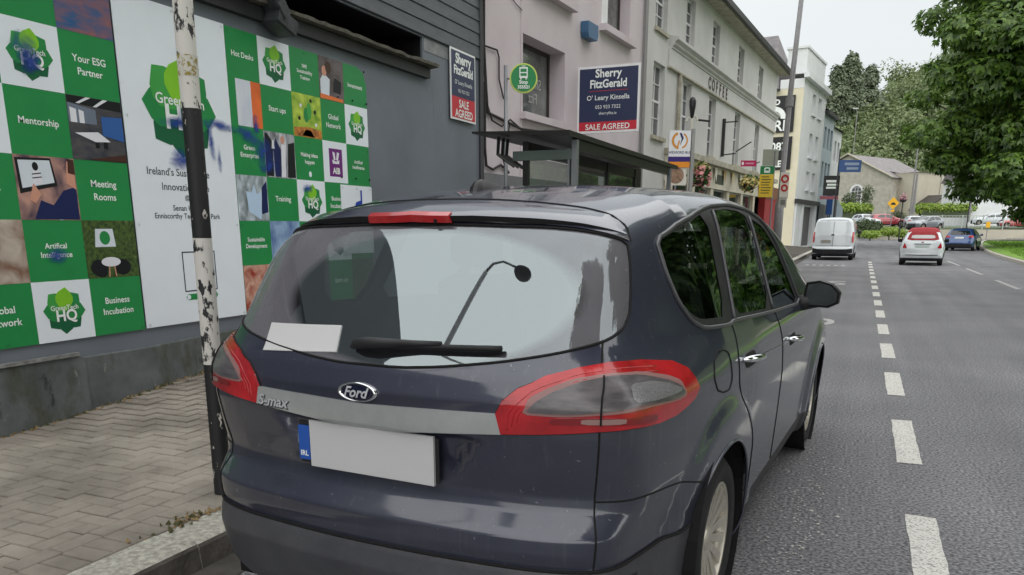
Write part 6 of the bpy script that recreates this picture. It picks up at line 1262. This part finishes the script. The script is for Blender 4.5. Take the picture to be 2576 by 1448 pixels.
def gl_pt(s, w_, off): p = HC.P(np.array([s]), np.array([w_])); return tuple((p + HC.N(p) * off)[0])
wp = MB(); wp.tube([gl_pt(s, 1.118 + .016 * min(1, (s + .07) / .3), o_) for s, o_ in ((-.075, .010), (-.05, .026), (0, .032), (.06, .032), (.15, .028), (.24, .024))], [.010, .017, .018, .014, .010, .008], 10); wo = wp.build('wiper_arm', m_trim, car, smooth=True)
MB().tube([gl_pt(s, 1.124 + .012 * s, .018) for s in np.linspace(-.02, .415, 14)], .0095, 8).build('wiper_blade', mat('wiper_rubber', (.01, .01, .011), .6, var=0), wo, smooth=True)
patch(HC, dens([(-.452, 1.16), (-.425, 1.079), (-.135, 1.098), (-.155, 1.178)], .02, True, 0), .003, 'window_sticker', m_plate, car, .03, .002)
fin = [(-.27, 1.59, .016), (-.255, 1.625, .018), (-.235, 1.645, .014), (-.21, 1.652, .010), (-.17, 1.650, .009), (-.10, 1.640, .010), (-.03, 1.630, .012), (.02, 1.62, .006)]
b = MB(); P_ = []
for y, z, hw in fin: P_ += [(-hw - .006, y, 1.585), (-hw, y, z - .004), (0, y, z), (hw, y, z - .004), (hw + .006, y, 1.585)]
b.add(P_, [(i * 5 + j, i * 5 + j + 1, i * 5 + j + 6, i * 5 + j + 5) for i in range(len(fin) - 1) for j in range(4)] + [(0, 1, 2, 3, 4)]); b.build('roof_aerial', mat('aerial_black', (.010, .010, .012), .45, var=0), car, smooth=True)
def mirror(sg):
    out_ = [(.915, 1.178), (.983, 1.192), (1.05, 1.172), (1.094, 1.125), (1.088, 1.069), (1.037, 1.043), (.93, 1.048), (.905, 1.1)]; cx_, cz_ = 1.0, 1.115
    rings = [(1.0, 1.90), (1.04, 1.925), (1.03, 1.98), (.86, 2.05), (.5, 2.085), (.1, 2.09)]; P_ = []
    for q, y in rings: P_ += [(sg * (cx_ + (x - cx_) * q), y, cz_ + (z - cz_) * q) for x, z in out_]
    k = len(out_); F_ = [(r * k + i, r * k + (i + 1) % k, (r + 1) * k + (i + 1) % k, (r + 1) * k + i) for r in range(len(rings) - 1) for i in range(k)]
    o_ = MB().add(P_, F_).build('door_mirror', m_trim, car, smooth=True, merge=True)
    MB().add([(sg * (cx_ + (x - cx_) * .88), 1.905, cz_ + (z - cz_) * .86) for x, z in out_], [tuple(range(k))]).build('mirror_glass', mat('mirror_dark', (.035, .042, .044), .15, var=.2, metal=.3), o_)
    MB().add([(sg * (cx_ + (x - cx_)), 1.912, cz_ + (z - cz_)) for x, z in out_], [tuple(range(k))]).build('mirror_back', m_gap, o_)
    MB().tube([(sg * .86, 1.9, 1.06), (sg * .94, 1.95, 1.07), (sg * .99, 1.97, 1.085)], [.05, .04, .045], 10).build('mirror_foot', m_trim, o_, smooth=True)
mirror(1); mirror(-1)
# ------------------------------------------------------------------ other vehicles
def rear_poly(c, pts, step=.04, rounds=1):
    q = [np.array(p) for p in dens(pts, step, True, rounds)]; x = np.array([p[0] for p in q]); z = np.array([p[1] for p in q]); y = c.rear_y(x, z)
    return [c.inv(a if abs(a) > 1e-6 else 1e-6, b_, d_) for a, b_, d_ in zip(x, y, z)]
def side_poly(c, pts, sg=1, step=.05, rounds=1):
    q = dens(pts, step, True, rounds); X = side_x(c, [a for a, _ in q], [b_ for _, b_ in q]); out = [c.inv(x, y, z) for x, (y, z) in zip(X, q)]
    return out if sg > 0 else mir(out)
def vehicle(c, name, label, cat, loc, rz, paint, rear=(), side=(), front=(), wheels=(.75, .31, .2), ds=.075, arch_r=None, hub=None, extra=None):
    o = empty(name, loc, rz, label, cat); hx_, wr_, ww = wheels; ar_ = arch_r or wr_ * 1.17; c.wr = wr_
    A, B_ = arch(c, 0, ar_, 16), arch(c, c.wb, ar_, 16)
    V, T, P, N = panels(c, ds, .05, .075, [A, mir(A), B_, mir(B_)]); ce = V[T].mean(1); a = np.abs(ce[:, 0]); hole = inpoly(a, ce[:, 1], A) | inpoly(a, ce[:, 1], B_)
    low = (ce[:, 1] < .30) & ~hole
    part_of('body_shell', ~hole & ~low, T, P, N, paint, o); part_of('lower_trim', low, T, P, N, m_trim, o)
    MB().box(-hx_ + .02, hx_ - .02, -.3, c.wb + .3, .2, .75).build('underbody', m_gap, o)
    for nm, pts, m, off in rear: patch(c, rear_poly(c, pts), off, nm, m, o, .06, .004)
    for nm, pts, m, off in side:
        for sg in (1, -1): patch(c, side_poly(c, pts, sg), off, nm, m, o, .08, .004)
    for nm, cond, m in front:
        k = cond(P[T].mean(1), N[T].mean(1)) & ~hole; part_of(nm, k, T, P, N, m, o, .006)
    for sg in (-1, 1):
        for ya in (0, c.wb): wheel(o, sg * hx_, ya, wr_, ww, sg, 7, False, hub)
    if extra: extra(o)
    return o
m_dglass = mat('dark_car_glass', (.012, .014, .016), .04, var=0, spec=.8); m_white_p = paint_mat_car('white_paint', (.74, .74, .73), 0.0, .35, (.42, .40, .36), .25)
m_hred = mat('small_lamp_red', (.42, .012, .016), .2, var=0, coat=1); m_plate2 = flat('plate_white', (206, 206, 202), .5)
def mirrors_at(x, y, z, m):
    def f(o):
        for sg in (-1, 1): MB().box(sg * x, sg * (x + .17), y - .05, y + .06, z - .07, z + .07, bev=.03).build('door_mirror', m, o)
    return f
VC = Surf([(.1, -.70), (.3, -.83), (.55, -.86), (.6, -.80), (1.15, -.79), (1.75, -.66), (1.9, -.58), (2.0, -.5)], [(.1, .82), (.3, .90), (.8, .93), (1.1, .92), (1.7, .82), (1.9, .76), (2.1, .6)],
    [(-1, 1.90), (-.6, 1.925), (.5, 1.945), (1.8, 1.93), (2.3, 1.82), (3.1, 1.2), (3.7, 1.05), (4.0, .8)], [(-1.2, .95), (-.7, .975), (0, 1), (3, 1), (3.8, .85)], wb=3.0, wr=.32, yfront=3.85, Y1=.1, Y2=2.6, Z1=1.1, shoulder=0, crown=.05, tailcrown=.03, corner=.25, fl=.01)
sym = lambda pts: [pts, [(-x, z) for x, z in reversed(pts)]]
lamp_v = [(.80, .80), (.885, .80), (.88, 1.28), (.80, 1.28)]
m_hub = flat('steel_hub', (120, 120, 120), .5)
def van_x(o):
    mirrors_at(.92, 2.3, 1.25, m_trim)(o); MB().tube([(.0, float(VC.rear_y(np.array([0.]), np.array([z]))[0]) - .004, z) for z in (.62, .9, 1.2, 1.5, 1.75)], .007, 6).build('door_split', m_gap, o)
    MB().tube([(x, float(VC.rear_y(np.array([x]), np.array([.68]))[0]) - .004, .66) for x in np.linspace(-.74, .74, 9)], .006, 6).build('door_gap', m_gap, o)
vehicle(VC, 'white_van', 'white panel van with plain rear doors stopped at the kerb ahead', 'van', (-1.2, 40.9, 0), R_(-1.5), m_white_p,
    rear=[('tail_light', p, m_hred, .01) for p in sym(lamp_v)] + [('number_plate', [(-.52, .78), (-.08, .78), (-.08, .92), (-.52, .92)], flat('van_plate', (150, 146, 138), .5), .012), ('badge', [(-.09, 1.12), (.05, 1.12), (.05, 1.18), (-.09, 1.18)], m_trim, .01),
          ('bumper', [(-.86, .30), (.86, .30), (.86, .55), (.6, .50), (-.6, .50), (-.86, .55)], m_trim, .012), ('door_panel', [(-.68, 1.28), (-.04, 1.28), (-.04, 1.72), (-.6, 1.72)], m_white_p, .008), ('door_panel', [(.04, 1.28), (.68, 1.28), (.6, 1.72), (.04, 1.72)], m_white_p, .008), ('roof_seam', [(-.62, 1.80), (.62, 1.80), (.62, 1.815), (-.62, 1.815)], m_gap, .004)],
    side=[('door_window', [(1.75, 1.2), (2.75, 1.2), (2.3, 1.7), (1.8, 1.75)], m_dglass, .005)], front=[('windscreen', lambda p, n: (p[:, 1] > 2.2) & (p[:, 2] > 1.25) & (n[:, 1] > .4), m_dglass)], wheels=(.80, .32, .2), hub=m_hub, extra=van_x)
FC = Surf([(.1, -.48), (.25, -.57), (.40, -.62), (.46, -.605), (.65, -.60), (.85, -.55), (.96, -.50), (1.0, -.47), (1.3, -.20), (1.5, .1)], [(.1, .72), (.3, .79), (.55, .81), (.8, .80), (.95, .765), (1.25, .62), (1.45, .5), (1.6, .4)],
    [(-.8, 1.1), (-.4, 1.34), (0, 1.44), (.7, 1.49), (1.2, 1.44), (1.5, 1.32), (2.0, .98), (2.5, .86), (2.8, .7), (3.1, .5)], [(-.9, .82), (-.5, .93), (0, .99), (.5, 1), (2, 1), (2.6, .9)], wb=2.3, wr=.29, yfront=2.86, Y1=.1, Y2=1.7, Z1=.95, shoulder=.04, crown=.07, tailcrown=.05, corner=.5, fl=.02)
m_soft = mat('red_canvas', lin((150, 46, 52)), .85, var=.12, scale=8)
vehicle(FC, 'small_convertible', 'small white hatchback with red fabric roof driving away', 'car', (2.27, 36.4, 0), R_(-4), m_white_p,
    rear=[('soft_roof_back', [(-.58, .985), (.58, .985), (.50, 1.22), (.42, 1.31), (-.42, 1.31), (-.50, 1.22)], m_soft, .010), ('rear_window', [(-.43, 1.05), (.43, 1.05), (.40, 1.18), (-.40, 1.18)], flat('soft_window', (186, 186, 184), .1), .015), ('number_plate', [(-.26, .70), (.26, .70), (.26, .80), (-.26, .80)], flat('fiat_plate', (178, 190, 186), .5), .010), ('plate_bar', [(-.30, .825), (.30, .825), (.30, .855), (-.30, .855)], flat('plate_bar', (60, 78, 76), .3), .013),
          ('bumper_slot', [(-.6, .43), (.6, .43), (.56, .40), (-.56, .40)], m_trim, .008), ('diffuser', [(-.5, .24), (.5, .24), (.45, .30), (-.45, .30)], m_trim, .012), ('badge', [(-.05, .89), (.05, .89), (.05, .93), (-.05, .93)], m_red2, .01)]
         + [('tail_light', p, m_hred, .012) for p in sym([(.53, .68), (.70, .68), (.64, .90)])],
    side=[('door_window', [(.3, .98), (1.5, .95), (1.35, 1.2), (.9, 1.34), (.35, 1.30)], m_dglass, .005)],
    front=[('soft_roof', lambda p, n: (p[:, 2] > 1.30) & (p[:, 1] < 1.25) & (n[:, 2] > .55), m_soft), ('windscreen', lambda p, n: (p[:, 1] > 1.3) & (p[:, 2] > .98) & (n[:, 1] > .35), m_dglass)], wheels=(.69, .29, .18), extra=mirrors_at(.78, 1.35, .95, m_gap))
def hatch_surf(H=1.47, W=.90): return Surf([(.1, -.72), (.25, -.82), (.5, -.86), (.6, -.84), (.75, -.80), (.95, -.76), (1.0, -.73), (1.35, -.42), (1.5, -.2)], [(.1, .80), (.3, .87), (.6, W), (.85, W - .02), (1.0, W - .07), (1.3, W - .22), (1.45, W - .32), (1.6, .45)],
    [(-.9, 1.2), (-.5, 1.37), (0, 1.44), (.8, H), (1.3, H - .04), (1.7, H - .17), (2.3, 1.04), (2.9, .93), (3.3, .80), (3.6, .6)], [(-1, .86), (-.6, .95), (0, 1), (2.4, 1), (3, .93), (3.4, .8)], wb=2.65, wr=.32, yfront=3.45, Y1=.1, Y2=2.2, Z1=1.0, shoulder=.05, crown=.06, tailcrown=.05, corner=.45)
HS = hatch_surf(); m_bluep = paint_mat_car('blue_paint', (.03, .075, .21), .4, .35, (.1, .1, .1), .12)
sidew = [('door_window', [(-.2, 1.03), (.75, 1.0), (.78, 1.33), (.3, 1.36), (-.1, 1.22)], m_dglass, .005), ('door_window', [(.85, 1.0), (1.9, .97), (1.5, 1.25), (1.2, 1.34), (.85, 1.35)], m_dglass, .005)]
wsf = [('windscreen', lambda p, n: (p[:, 1] > 1.5) & (p[:, 2] > 1.05) & (n[:, 1] > .3), m_dglass)]
hrear = [('rear_window', [(-.60, 1.0), (.60, 1.0), (.52, 1.28), (-.52, 1.28)], m_dglass, .006), ('number_plate', [(-.26, .78), (.26, .78), (.26, .89), (-.26, .89)], m_plate2, .010), ('lower_bumper', [(-.75, .30), (.75, .30), (.75, .46), (-.75, .46)], m_trim, .008)] + [('tail_light', p, m_hred, .012) for p in sym([(.5, .86), (.8, .84), (.78, .98), (.55, .97)])]
hfront = wsf + [('headlight', lambda p, n: (p[:, 1] > 2.95) & (p[:, 2] > .62) & (p[:, 2] < .80) & (np.abs(p[:, 0]) > .45), flat('headlight', (186, 190, 196), .15)), ('grille', lambda p, n: (p[:, 1] > 3.1) & (p[:, 2] > .3) & (p[:, 2] < .60) & (np.abs(p[:, 0]) < .5), m_trim)]
blue_car = vehicle(HS, 'hatchback', 'dark blue hatchback driving away on the right beside the verge', 'car', (5.95, 60.2, 0), R_(-13), m_bluep, rear=hrear, side=sidew, front=hfront, wheels=(.77, .32, .2), extra=mirrors_at(.88, 1.75, 1.0, m_bluep))
# cars parked beyond the bank
def parked(u, v, depth, rz, col, label, metal=.2):
    c = at(u, v, depth); o = copy_tree(blue_car); o.name = 'parked_hatchback'; o.location = c; o.rotation_euler = (0, 0, rz); o['label'] = label; pm = paint_mat_car('paint_' + label.split()[0] + '_%d' % u, col, metal, .35, (.1, .1, .1), .1)
    for ch in o.children:
        if ch.material_slots and ch.material_slots[0].material is m_bluep: ch.material_slots[0].link = 'OBJECT'; ch.material_slots[0].material = pm
    return o
parked(2200, 571, 92, R_(-62), (.36, .02, .03), 'bright red car parked beyond the planted bank')
parked(2162, 571, 94, R_(210), (.62, .63, .63), 'white car parked behind the van, left of the red car', 0)
parked(2345, 579, 84, R_(140), (.16, .17, .18), 'silver grey car parked left of the blue hatchback')
parked(2298, 576, 90, R_(10), (.55, .55, .55), 'pale car parked behind the red roofed hatchback', 0)
parked(2515, 567, 104, R_(95), (.66, .67, .68), 'white car parked by the railing under the tree', 0)
parked(2590, 575, 96, R_(95), (.45, .06, .06), 'red car cut off by the right edge of the picture')
# ------------------------------------------------------------------ vegetation
def leaf_mat(name, c1, c2, trans=.35):
    m = bpy.data.materials.new(name); m.use_nodes = True; MATS[name] = m; n = m.node_tree.nodes; l = m.node_tree.links; n.remove(n['Principled BSDF'])
    g = n.new('ShaderNodeNewGeometry'); r = n.new('ShaderNodeValToRGB'); r.color_ramp.elements[0].color = (*c1, 1); r.color_ramp.elements[1].color = (*c2, 1); l.new(g.outputs['Random Per Island'], r.inputs['Fac'])
    d = n.new('ShaderNodeBsdfDiffuse'); t = n.new('ShaderNodeBsdfTranslucent'); gl = n.new('ShaderNodeBsdfGlossy'); gl.inputs['Roughness'].default_value = .45; gl.inputs[0].default_value = (.6, .6, .6, 1)
    l.new(r.outputs[0], d.inputs[0]); l.new(r.outputs[0], t.inputs[0]); a = n.new('ShaderNodeMixShader'); a.inputs[0].default_value = trans; l.new(d.outputs[0], a.inputs[1]); l.new(t.outputs[0], a.inputs[2])
    b2 = n.new('ShaderNodeMixShader'); b2.inputs[0].default_value = .06; l.new(a.outputs[0], b2.inputs[1]); l.new(gl.outputs[0], b2.inputs[2]); l.new(b2.outputs[0], n['Material Output'].inputs['Surface']); return m
class Leaves:
    def __init__(s): s.V = []; s.T = []; s.n = 0
    def cloud(s, C, rad, n, size, seed, droop=.35, shell=.72, leaflets=1):
        """n leaves over an ellipsoid shell, blades roughly facing out and up"""
        r = np.random.default_rng(seed); d = r.normal(size=(n, 3)); d /= np.linalg.norm(d, axis=1, keepdims=True)
        q = d * (shell + (1 - shell) * r.random((n, 1)) ** .5 + r.normal(0, .07, (n, 1))); p = np.array(C) + q * np.array(rad)
        nv = d + r.normal(0, .45, (n, 3)) + np.array([0, 0, .75]); nv /= np.linalg.norm(nv, axis=1, keepdims=True)
        ax = d * np.array([1, 1, .2]) + np.array([0, 0, -droop]) + r.normal(0, .5, (n, 3)); ax -= nv * (ax * nv).sum(1, keepdims=True); ax /= np.linalg.norm(ax, axis=1, keepdims=True) + 1e-9; sd = np.cross(nv, ax)
        L = size * (.6 + .8 * r.random((n, 1)))
        for k in range(leaflets):
            a = (k - (leaflets - 1) / 2) * .75; x_ = ax * math.cos(a) + sd * math.sin(a); y_ = -ax * math.sin(a) + sd * math.cos(a); W = L * (.42 if leaflets > 1 else .62)
            tip = p + x_ * L - nv * L * .18; mid = p + x_ * L * .55; l_, r_ = mid + y_ * W / 2 - nv * L * .06, mid - y_ * W / 2 - nv * L * .06
            b0 = s.n; s.V.append(np.concatenate([p, l_, tip, r_])); i = np.arange(n) + b0; s.T.append(np.stack([i, i + n, i + 2 * n, i + 3 * n], 1)); s.n += 4 * n
    def build(s, name, m, parent=None):
        V = np.concatenate(s.V); T = np.concatenate(s.T); me = bpy.data.meshes.new(name); me.vertices.add(len(V)); me.vertices.foreach_set('co', V.ravel()); me.loops.add(T.size); me.loops.foreach_set('vertex_index', T.ravel().astype(np.int32)); me.polygons.add(len(T)); me.polygons.foreach_set('loop_start', np.arange(0, T.size, 4, dtype=np.int32)); me.materials.append(m); me.update(calc_edges=True); me.validate()
        o = bpy.data.objects.new(name, me); COL.objects.link(o)
        if parent: o.parent = parent
        return o
m_bark = mat('bark', (.055, .045, .035), .9, scale=9, col2=(.09, .078, .06), bump=.8, bscale=22, stretch=(1, 1, .25))
m_lf = leaf_mat('sycamore_leaf', (.028, .075, .014), (.17, .28, .045)); m_lf2 = leaf_mat('wood_leaf', (.12, .17, .07), (.25, .31, .14)); m_lf3 = leaf_mat('conifer_leaf', (.125, .165, .10), (.22, .26, .165), .25); m_hd = leaf_mat('hedge_leaf', (.20, .34, .03), (.36, .46, .08)); m_sh2 = leaf_mat('shrub_leaf', (.04, .075, .025), (.10, .13, .05))
def big_tree(loc, label, rx, rz, zc, seed, nb=90, per=230, leaf=.5, group=None):
    rr = np.random.default_rng(seed); o = empty('broadleaf_tree', loc, 0, label, 'tree', group); lv = Leaves(); bl = []
    for i in range(nb):
        d = rr.normal(size=3); d /= np.linalg.norm(d); k = .45 + .56 * rr.random() ** .55
        c = np.array([d[0] * rx * k, d[1] * rx * k, zc + d[2] * rz * k]); 
        if c[2] < 1.6: c[2] = 1.6 + rr.random()
        R0 = (.09 + .13 * rr.random()) * rx; bl.append((c, R0)); lv.cloud(c, (R0 * rr.uniform(.9, 1.5), R0 * rr.uniform(.9, 1.5), R0 * rr.uniform(.45, .75)), int(per * (R0 / (.155 * rx)) ** 1.5), leaf * rr.uniform(.8, 1.2), seed * 100 + i, .6, .5, 3)
    lv.build('crown', m_lf, o)
    t = MB(); t.tube([(0, 0, -.2), (.05, 0, 1.2), (.1, .05, zc * .5), (0, .1, zc), (.1, 0, zc + rz * .5)], [.55, .42, .34, .22, .06], 12); t.build('trunk', m_bark, o, smooth=True)
    for i, (c, R0) in enumerate(bl[::4]):
        z0 = 1.5 + (zc - 1.0) * (i % 7) / 7; b = MB(); a = Vector((.08, .05, z0)); e = Vector(c); mid = (a + e) / 2 + Vector((0, 0, .6)); b.tube([a, a.lerp(mid, .5), mid, mid.lerp(e, .6), e], [.16, .12, .09, .06, .03], 7); b.build('limb', m_bark, o, smooth=True)
    return o
tc_ = at(2750, 160, 52)
big = big_tree((tc_.x, tc_.y, .15), 'big dense broadleaf tree overhanging the road from the verge at the right', 10.6, 9.6, tc_.z - .15, 5, 190, 330, .42)
# trees further along the near verge (seen mirrored in the car)
for i, (x, y, rz_, lab) in enumerate(((14.5, 20, 1.0, 'broadleaf tree on the verge across the road, abreast of the grey car'), (13.2, -4.5, 2.4, 'broadleaf tree on the verge across the road, behind the photographer'))):
    t = copy_tree(big); t.location = (x, y, .15); t.rotation_euler = (0, 0, rz_); t.scale = (.85, .85, .95); t['label'] = lab
# wooded hillside
rr = np.random.default_rng(11); lv = Leaves(); tr = MB(); cnt = 0
for i in range(2400):
    u = rr.uniform(2040, 2620) if i % 2 else rr.uniform(2620, 3500); dp = rr.uniform(168, 290); q = at(u, 500, dp); z = terrain(q.x, q.y)
    pv = 573 - (z + 8 - 1.48) / dp * 1980 / .97
    if z < 6 and rr.random() < .5: continue
    if u < 2200 and dp > 235: continue
    s = rr.uniform(3.0, 5.4); h = rr.uniform(4.2, 7.0); c = (q.x, q.y, z + h * .95)
    for k in range(3):
        lv.cloud((c[0] + rr.normal(0, s * .4), c[1] + rr.normal(0, s * .4), c[2] + rr.normal(0, h * .22)), (s * .66, s * .66, h * .55), 90, .85, int(rr.integers(1e9)), .3, .6, 1)
    tr.tube([(q.x, q.y, z - .5), (q.x, q.y, z + h)], [.3, .15], 5); cnt += 1
    if cnt > 800: break
w_o = tag(lv.build('hillside_wood', m_lf2), 'dense green wood covering the hillside behind the chapel', 'wood', kind='stuff')
tag(tr.build('hillside_trunks', m_bark), 'trunks of the wood on the hillside behind the chapel', 'wood', kind='stuff')
def conifer(u, v_top, v_base, depth, wpx, label, seed):
    a = at(u, v_base, depth); b_ = at(u, v_top, depth); h = b_.z - a.z; k = depth / 1980; o = empty('conifer_tree', (a.x, a.y, a.z), 0, label, 'tree', 'tall dark trees on the hill crest'); r = np.random.default_rng(seed); lv = Leaves()
    for i in range(34):
        t = r.random() ** .8; wd = wpx * k * .5 * (1 - t * .72); ang = r.uniform(0, 6.28); rad = wd * r.uniform(.2, .8); lv.cloud((rad * math.cos(ang), rad * math.sin(ang), h * (.12 + .84 * t)), (wd * .5 + .6, wd * .5 + .6, h * .10 + .4), 170, .8, seed * 77 + i, .1, .5, 1)
    lv.build('crown', m_lf3, o); MB().tube([(0, 0, -8), (0, 0, h * .95)], [.5, .12], 7).build('trunk', m_bark, o)
conifer(2128, 150, 330, 205, 96, 'tallest dark tree on the hill above the end house', 3)
conifer(2098, 178, 330, 200, 70, 'dark tree left of the tallest one on the hill', 4)
conifer(2180, 178, 300, 215, 74, 'dark tree right of the tallest one, above the hilltop house', 6)
conifer(2320, 170, 235, 262, 34, 'dark pointed tree on the hill crest above the chapel ridge', 7)
conifer(2352, 176, 235, 262, 44, 'dark rounded tree on the hill crest right of the pointed one', 8)
# hedges, shrubs on the bank
def hedge(name, label, u0, u1, v0, v1, depth, m, size=.3, n=2600, thick=1.2):
    a, c = at(u0, (v0 + v1) / 2, depth), at(u1, (v0 + v1) / 2, depth); k = depth / 1980; h = (v1 - v0) * k; o = empty(name, tuple((a + c) / 2), YAW, label, 'hedge'); L = (c - a).length; r = np.random.default_rng(int(u0)); lv = Leaves()
    for i in range(int(L / 1.0) + 1): lv.cloud((-L / 2 + i * 1.0, 0, 0), (.9, thick * .6, h * .55 * r.uniform(.85, 1.12)), int(n / (L / 1.0 + 1)), size, int(u0) * 10 + i, .1, .6, 1)
    lv.build('foliage', m, o); MB().box(-L / 2, L / 2, -thick * .3, thick * .3, -h / 2 - .8, h * .3).build('woody_core', m_sh2, o)
hedge('clipped_hedge', 'bright green hedge below the arched chapel window', 2106, 2192, 511, 534, 108, m_hd)
hedge('clipped_hedge', 'long bright green hedge in front of the beige hall', 2316, 2440, 512, 533, 112, m_hd)
def shrub(u, v, depth, rpx, m, label, seed, flat_=.7):
    c = at(u, v, depth); k = depth / 1980 * rpx; o = empty('shrub', tuple(c), 0, label, 'shrub', 'shrubs on the planted bank'); lv = Leaves()
    for i in range(5):
        r = np.random.default_rng(seed * 9 + i); lv.cloud(r.normal(0, .35, 3) * k * np.array([1, 1, .3]), (k * .7, k * .7, k * flat_), 170, .22, seed * 31 + i, .2, .6, 1)
    lv.build('foliage', m, o); MB().tube([(0, 0, -k - .5), (0, 0, 0)], .06, 6).build('stem', m_bark, o)
shrub(2172, 566, 90, 22, m_sh2, 'round grey green shrub right of the white van', 1); shrub(2208, 576, 88, 24, m_sh2, 'wide dark shrub on the bank below the red car', 2); shrub(2238, 583, 84, 22, m_hd, 'low pale green shrub below the warning sign', 3, .45); shrub(2190, 588, 82, 20, m_hd, 'low pale shrub at the foot of the bank', 4, .4); shrub(2140, 500, 112, 22, m_sh2, 'dark shrub climbing beside the arched chapel window', 5); shrub(2183, 490, 114, 16, m_sh2, 'ivy like shrub on the chapel buttress', 6, 1.4); shrub(2262, 545, 108, 18, m_sh2, 'dark bush behind the warning sign', 7); shrub(2272, 588, 86, 16, m_hd, 'low shrub left of the red roofed hatchback', 8, .5); shrub(2150, 585, 86, 16, m_sh2, 'small shrub beside the bumper of the van', 9, .6)
# weeds in the roof edge of the grey building
lv = Leaves()
for i in range(7): lv.cloud((WX + .02 + .03 * i, 10.55 + .05 * (i % 4), 4.98 + .05 * (i % 3)), (.1, .14, .12), 60, .07, 400 + i, .4, .5, 1)
tag(lv.build('roof_weeds', leaf_mat('dry_weed', (.12, .09, .03), (.20, .17, .06))), 'dry weeds hanging from the roof corner of the grey building', 'weeds', kind='stuff')
# lamp post on the pavement behind the photographer, mirrored in the rear window
l2 = empty('lamp_post', (-4.1, -1.3, .12), 0, 'lamp post on the pavement behind the photographer, mirrored in the rear window', 'lamp post')
MB().tube([(0, 0, 0), (0, 0, 1.5), (0, 0, 1.52), (0, 0, 7.4)], [.1, .1, .07, .05], 10).build('column', m_lp, l2, smooth=True); MB().tube([(0, 0, 7.4), (.05, .02, 7.75), (.25, 0, 7.95), (.55, -.15, 7.98)], .035, 8).build('arm', m_lp, l2, smooth=True)
MB().lathe([(.001, -.1), (.2, -.06), (.24, 0), (.2, .06), (.001, .12)], 16, M=Matrix.Translation((.75, -.25, 7.9))).build('lantern', m_dksteel, l2, smooth=True)
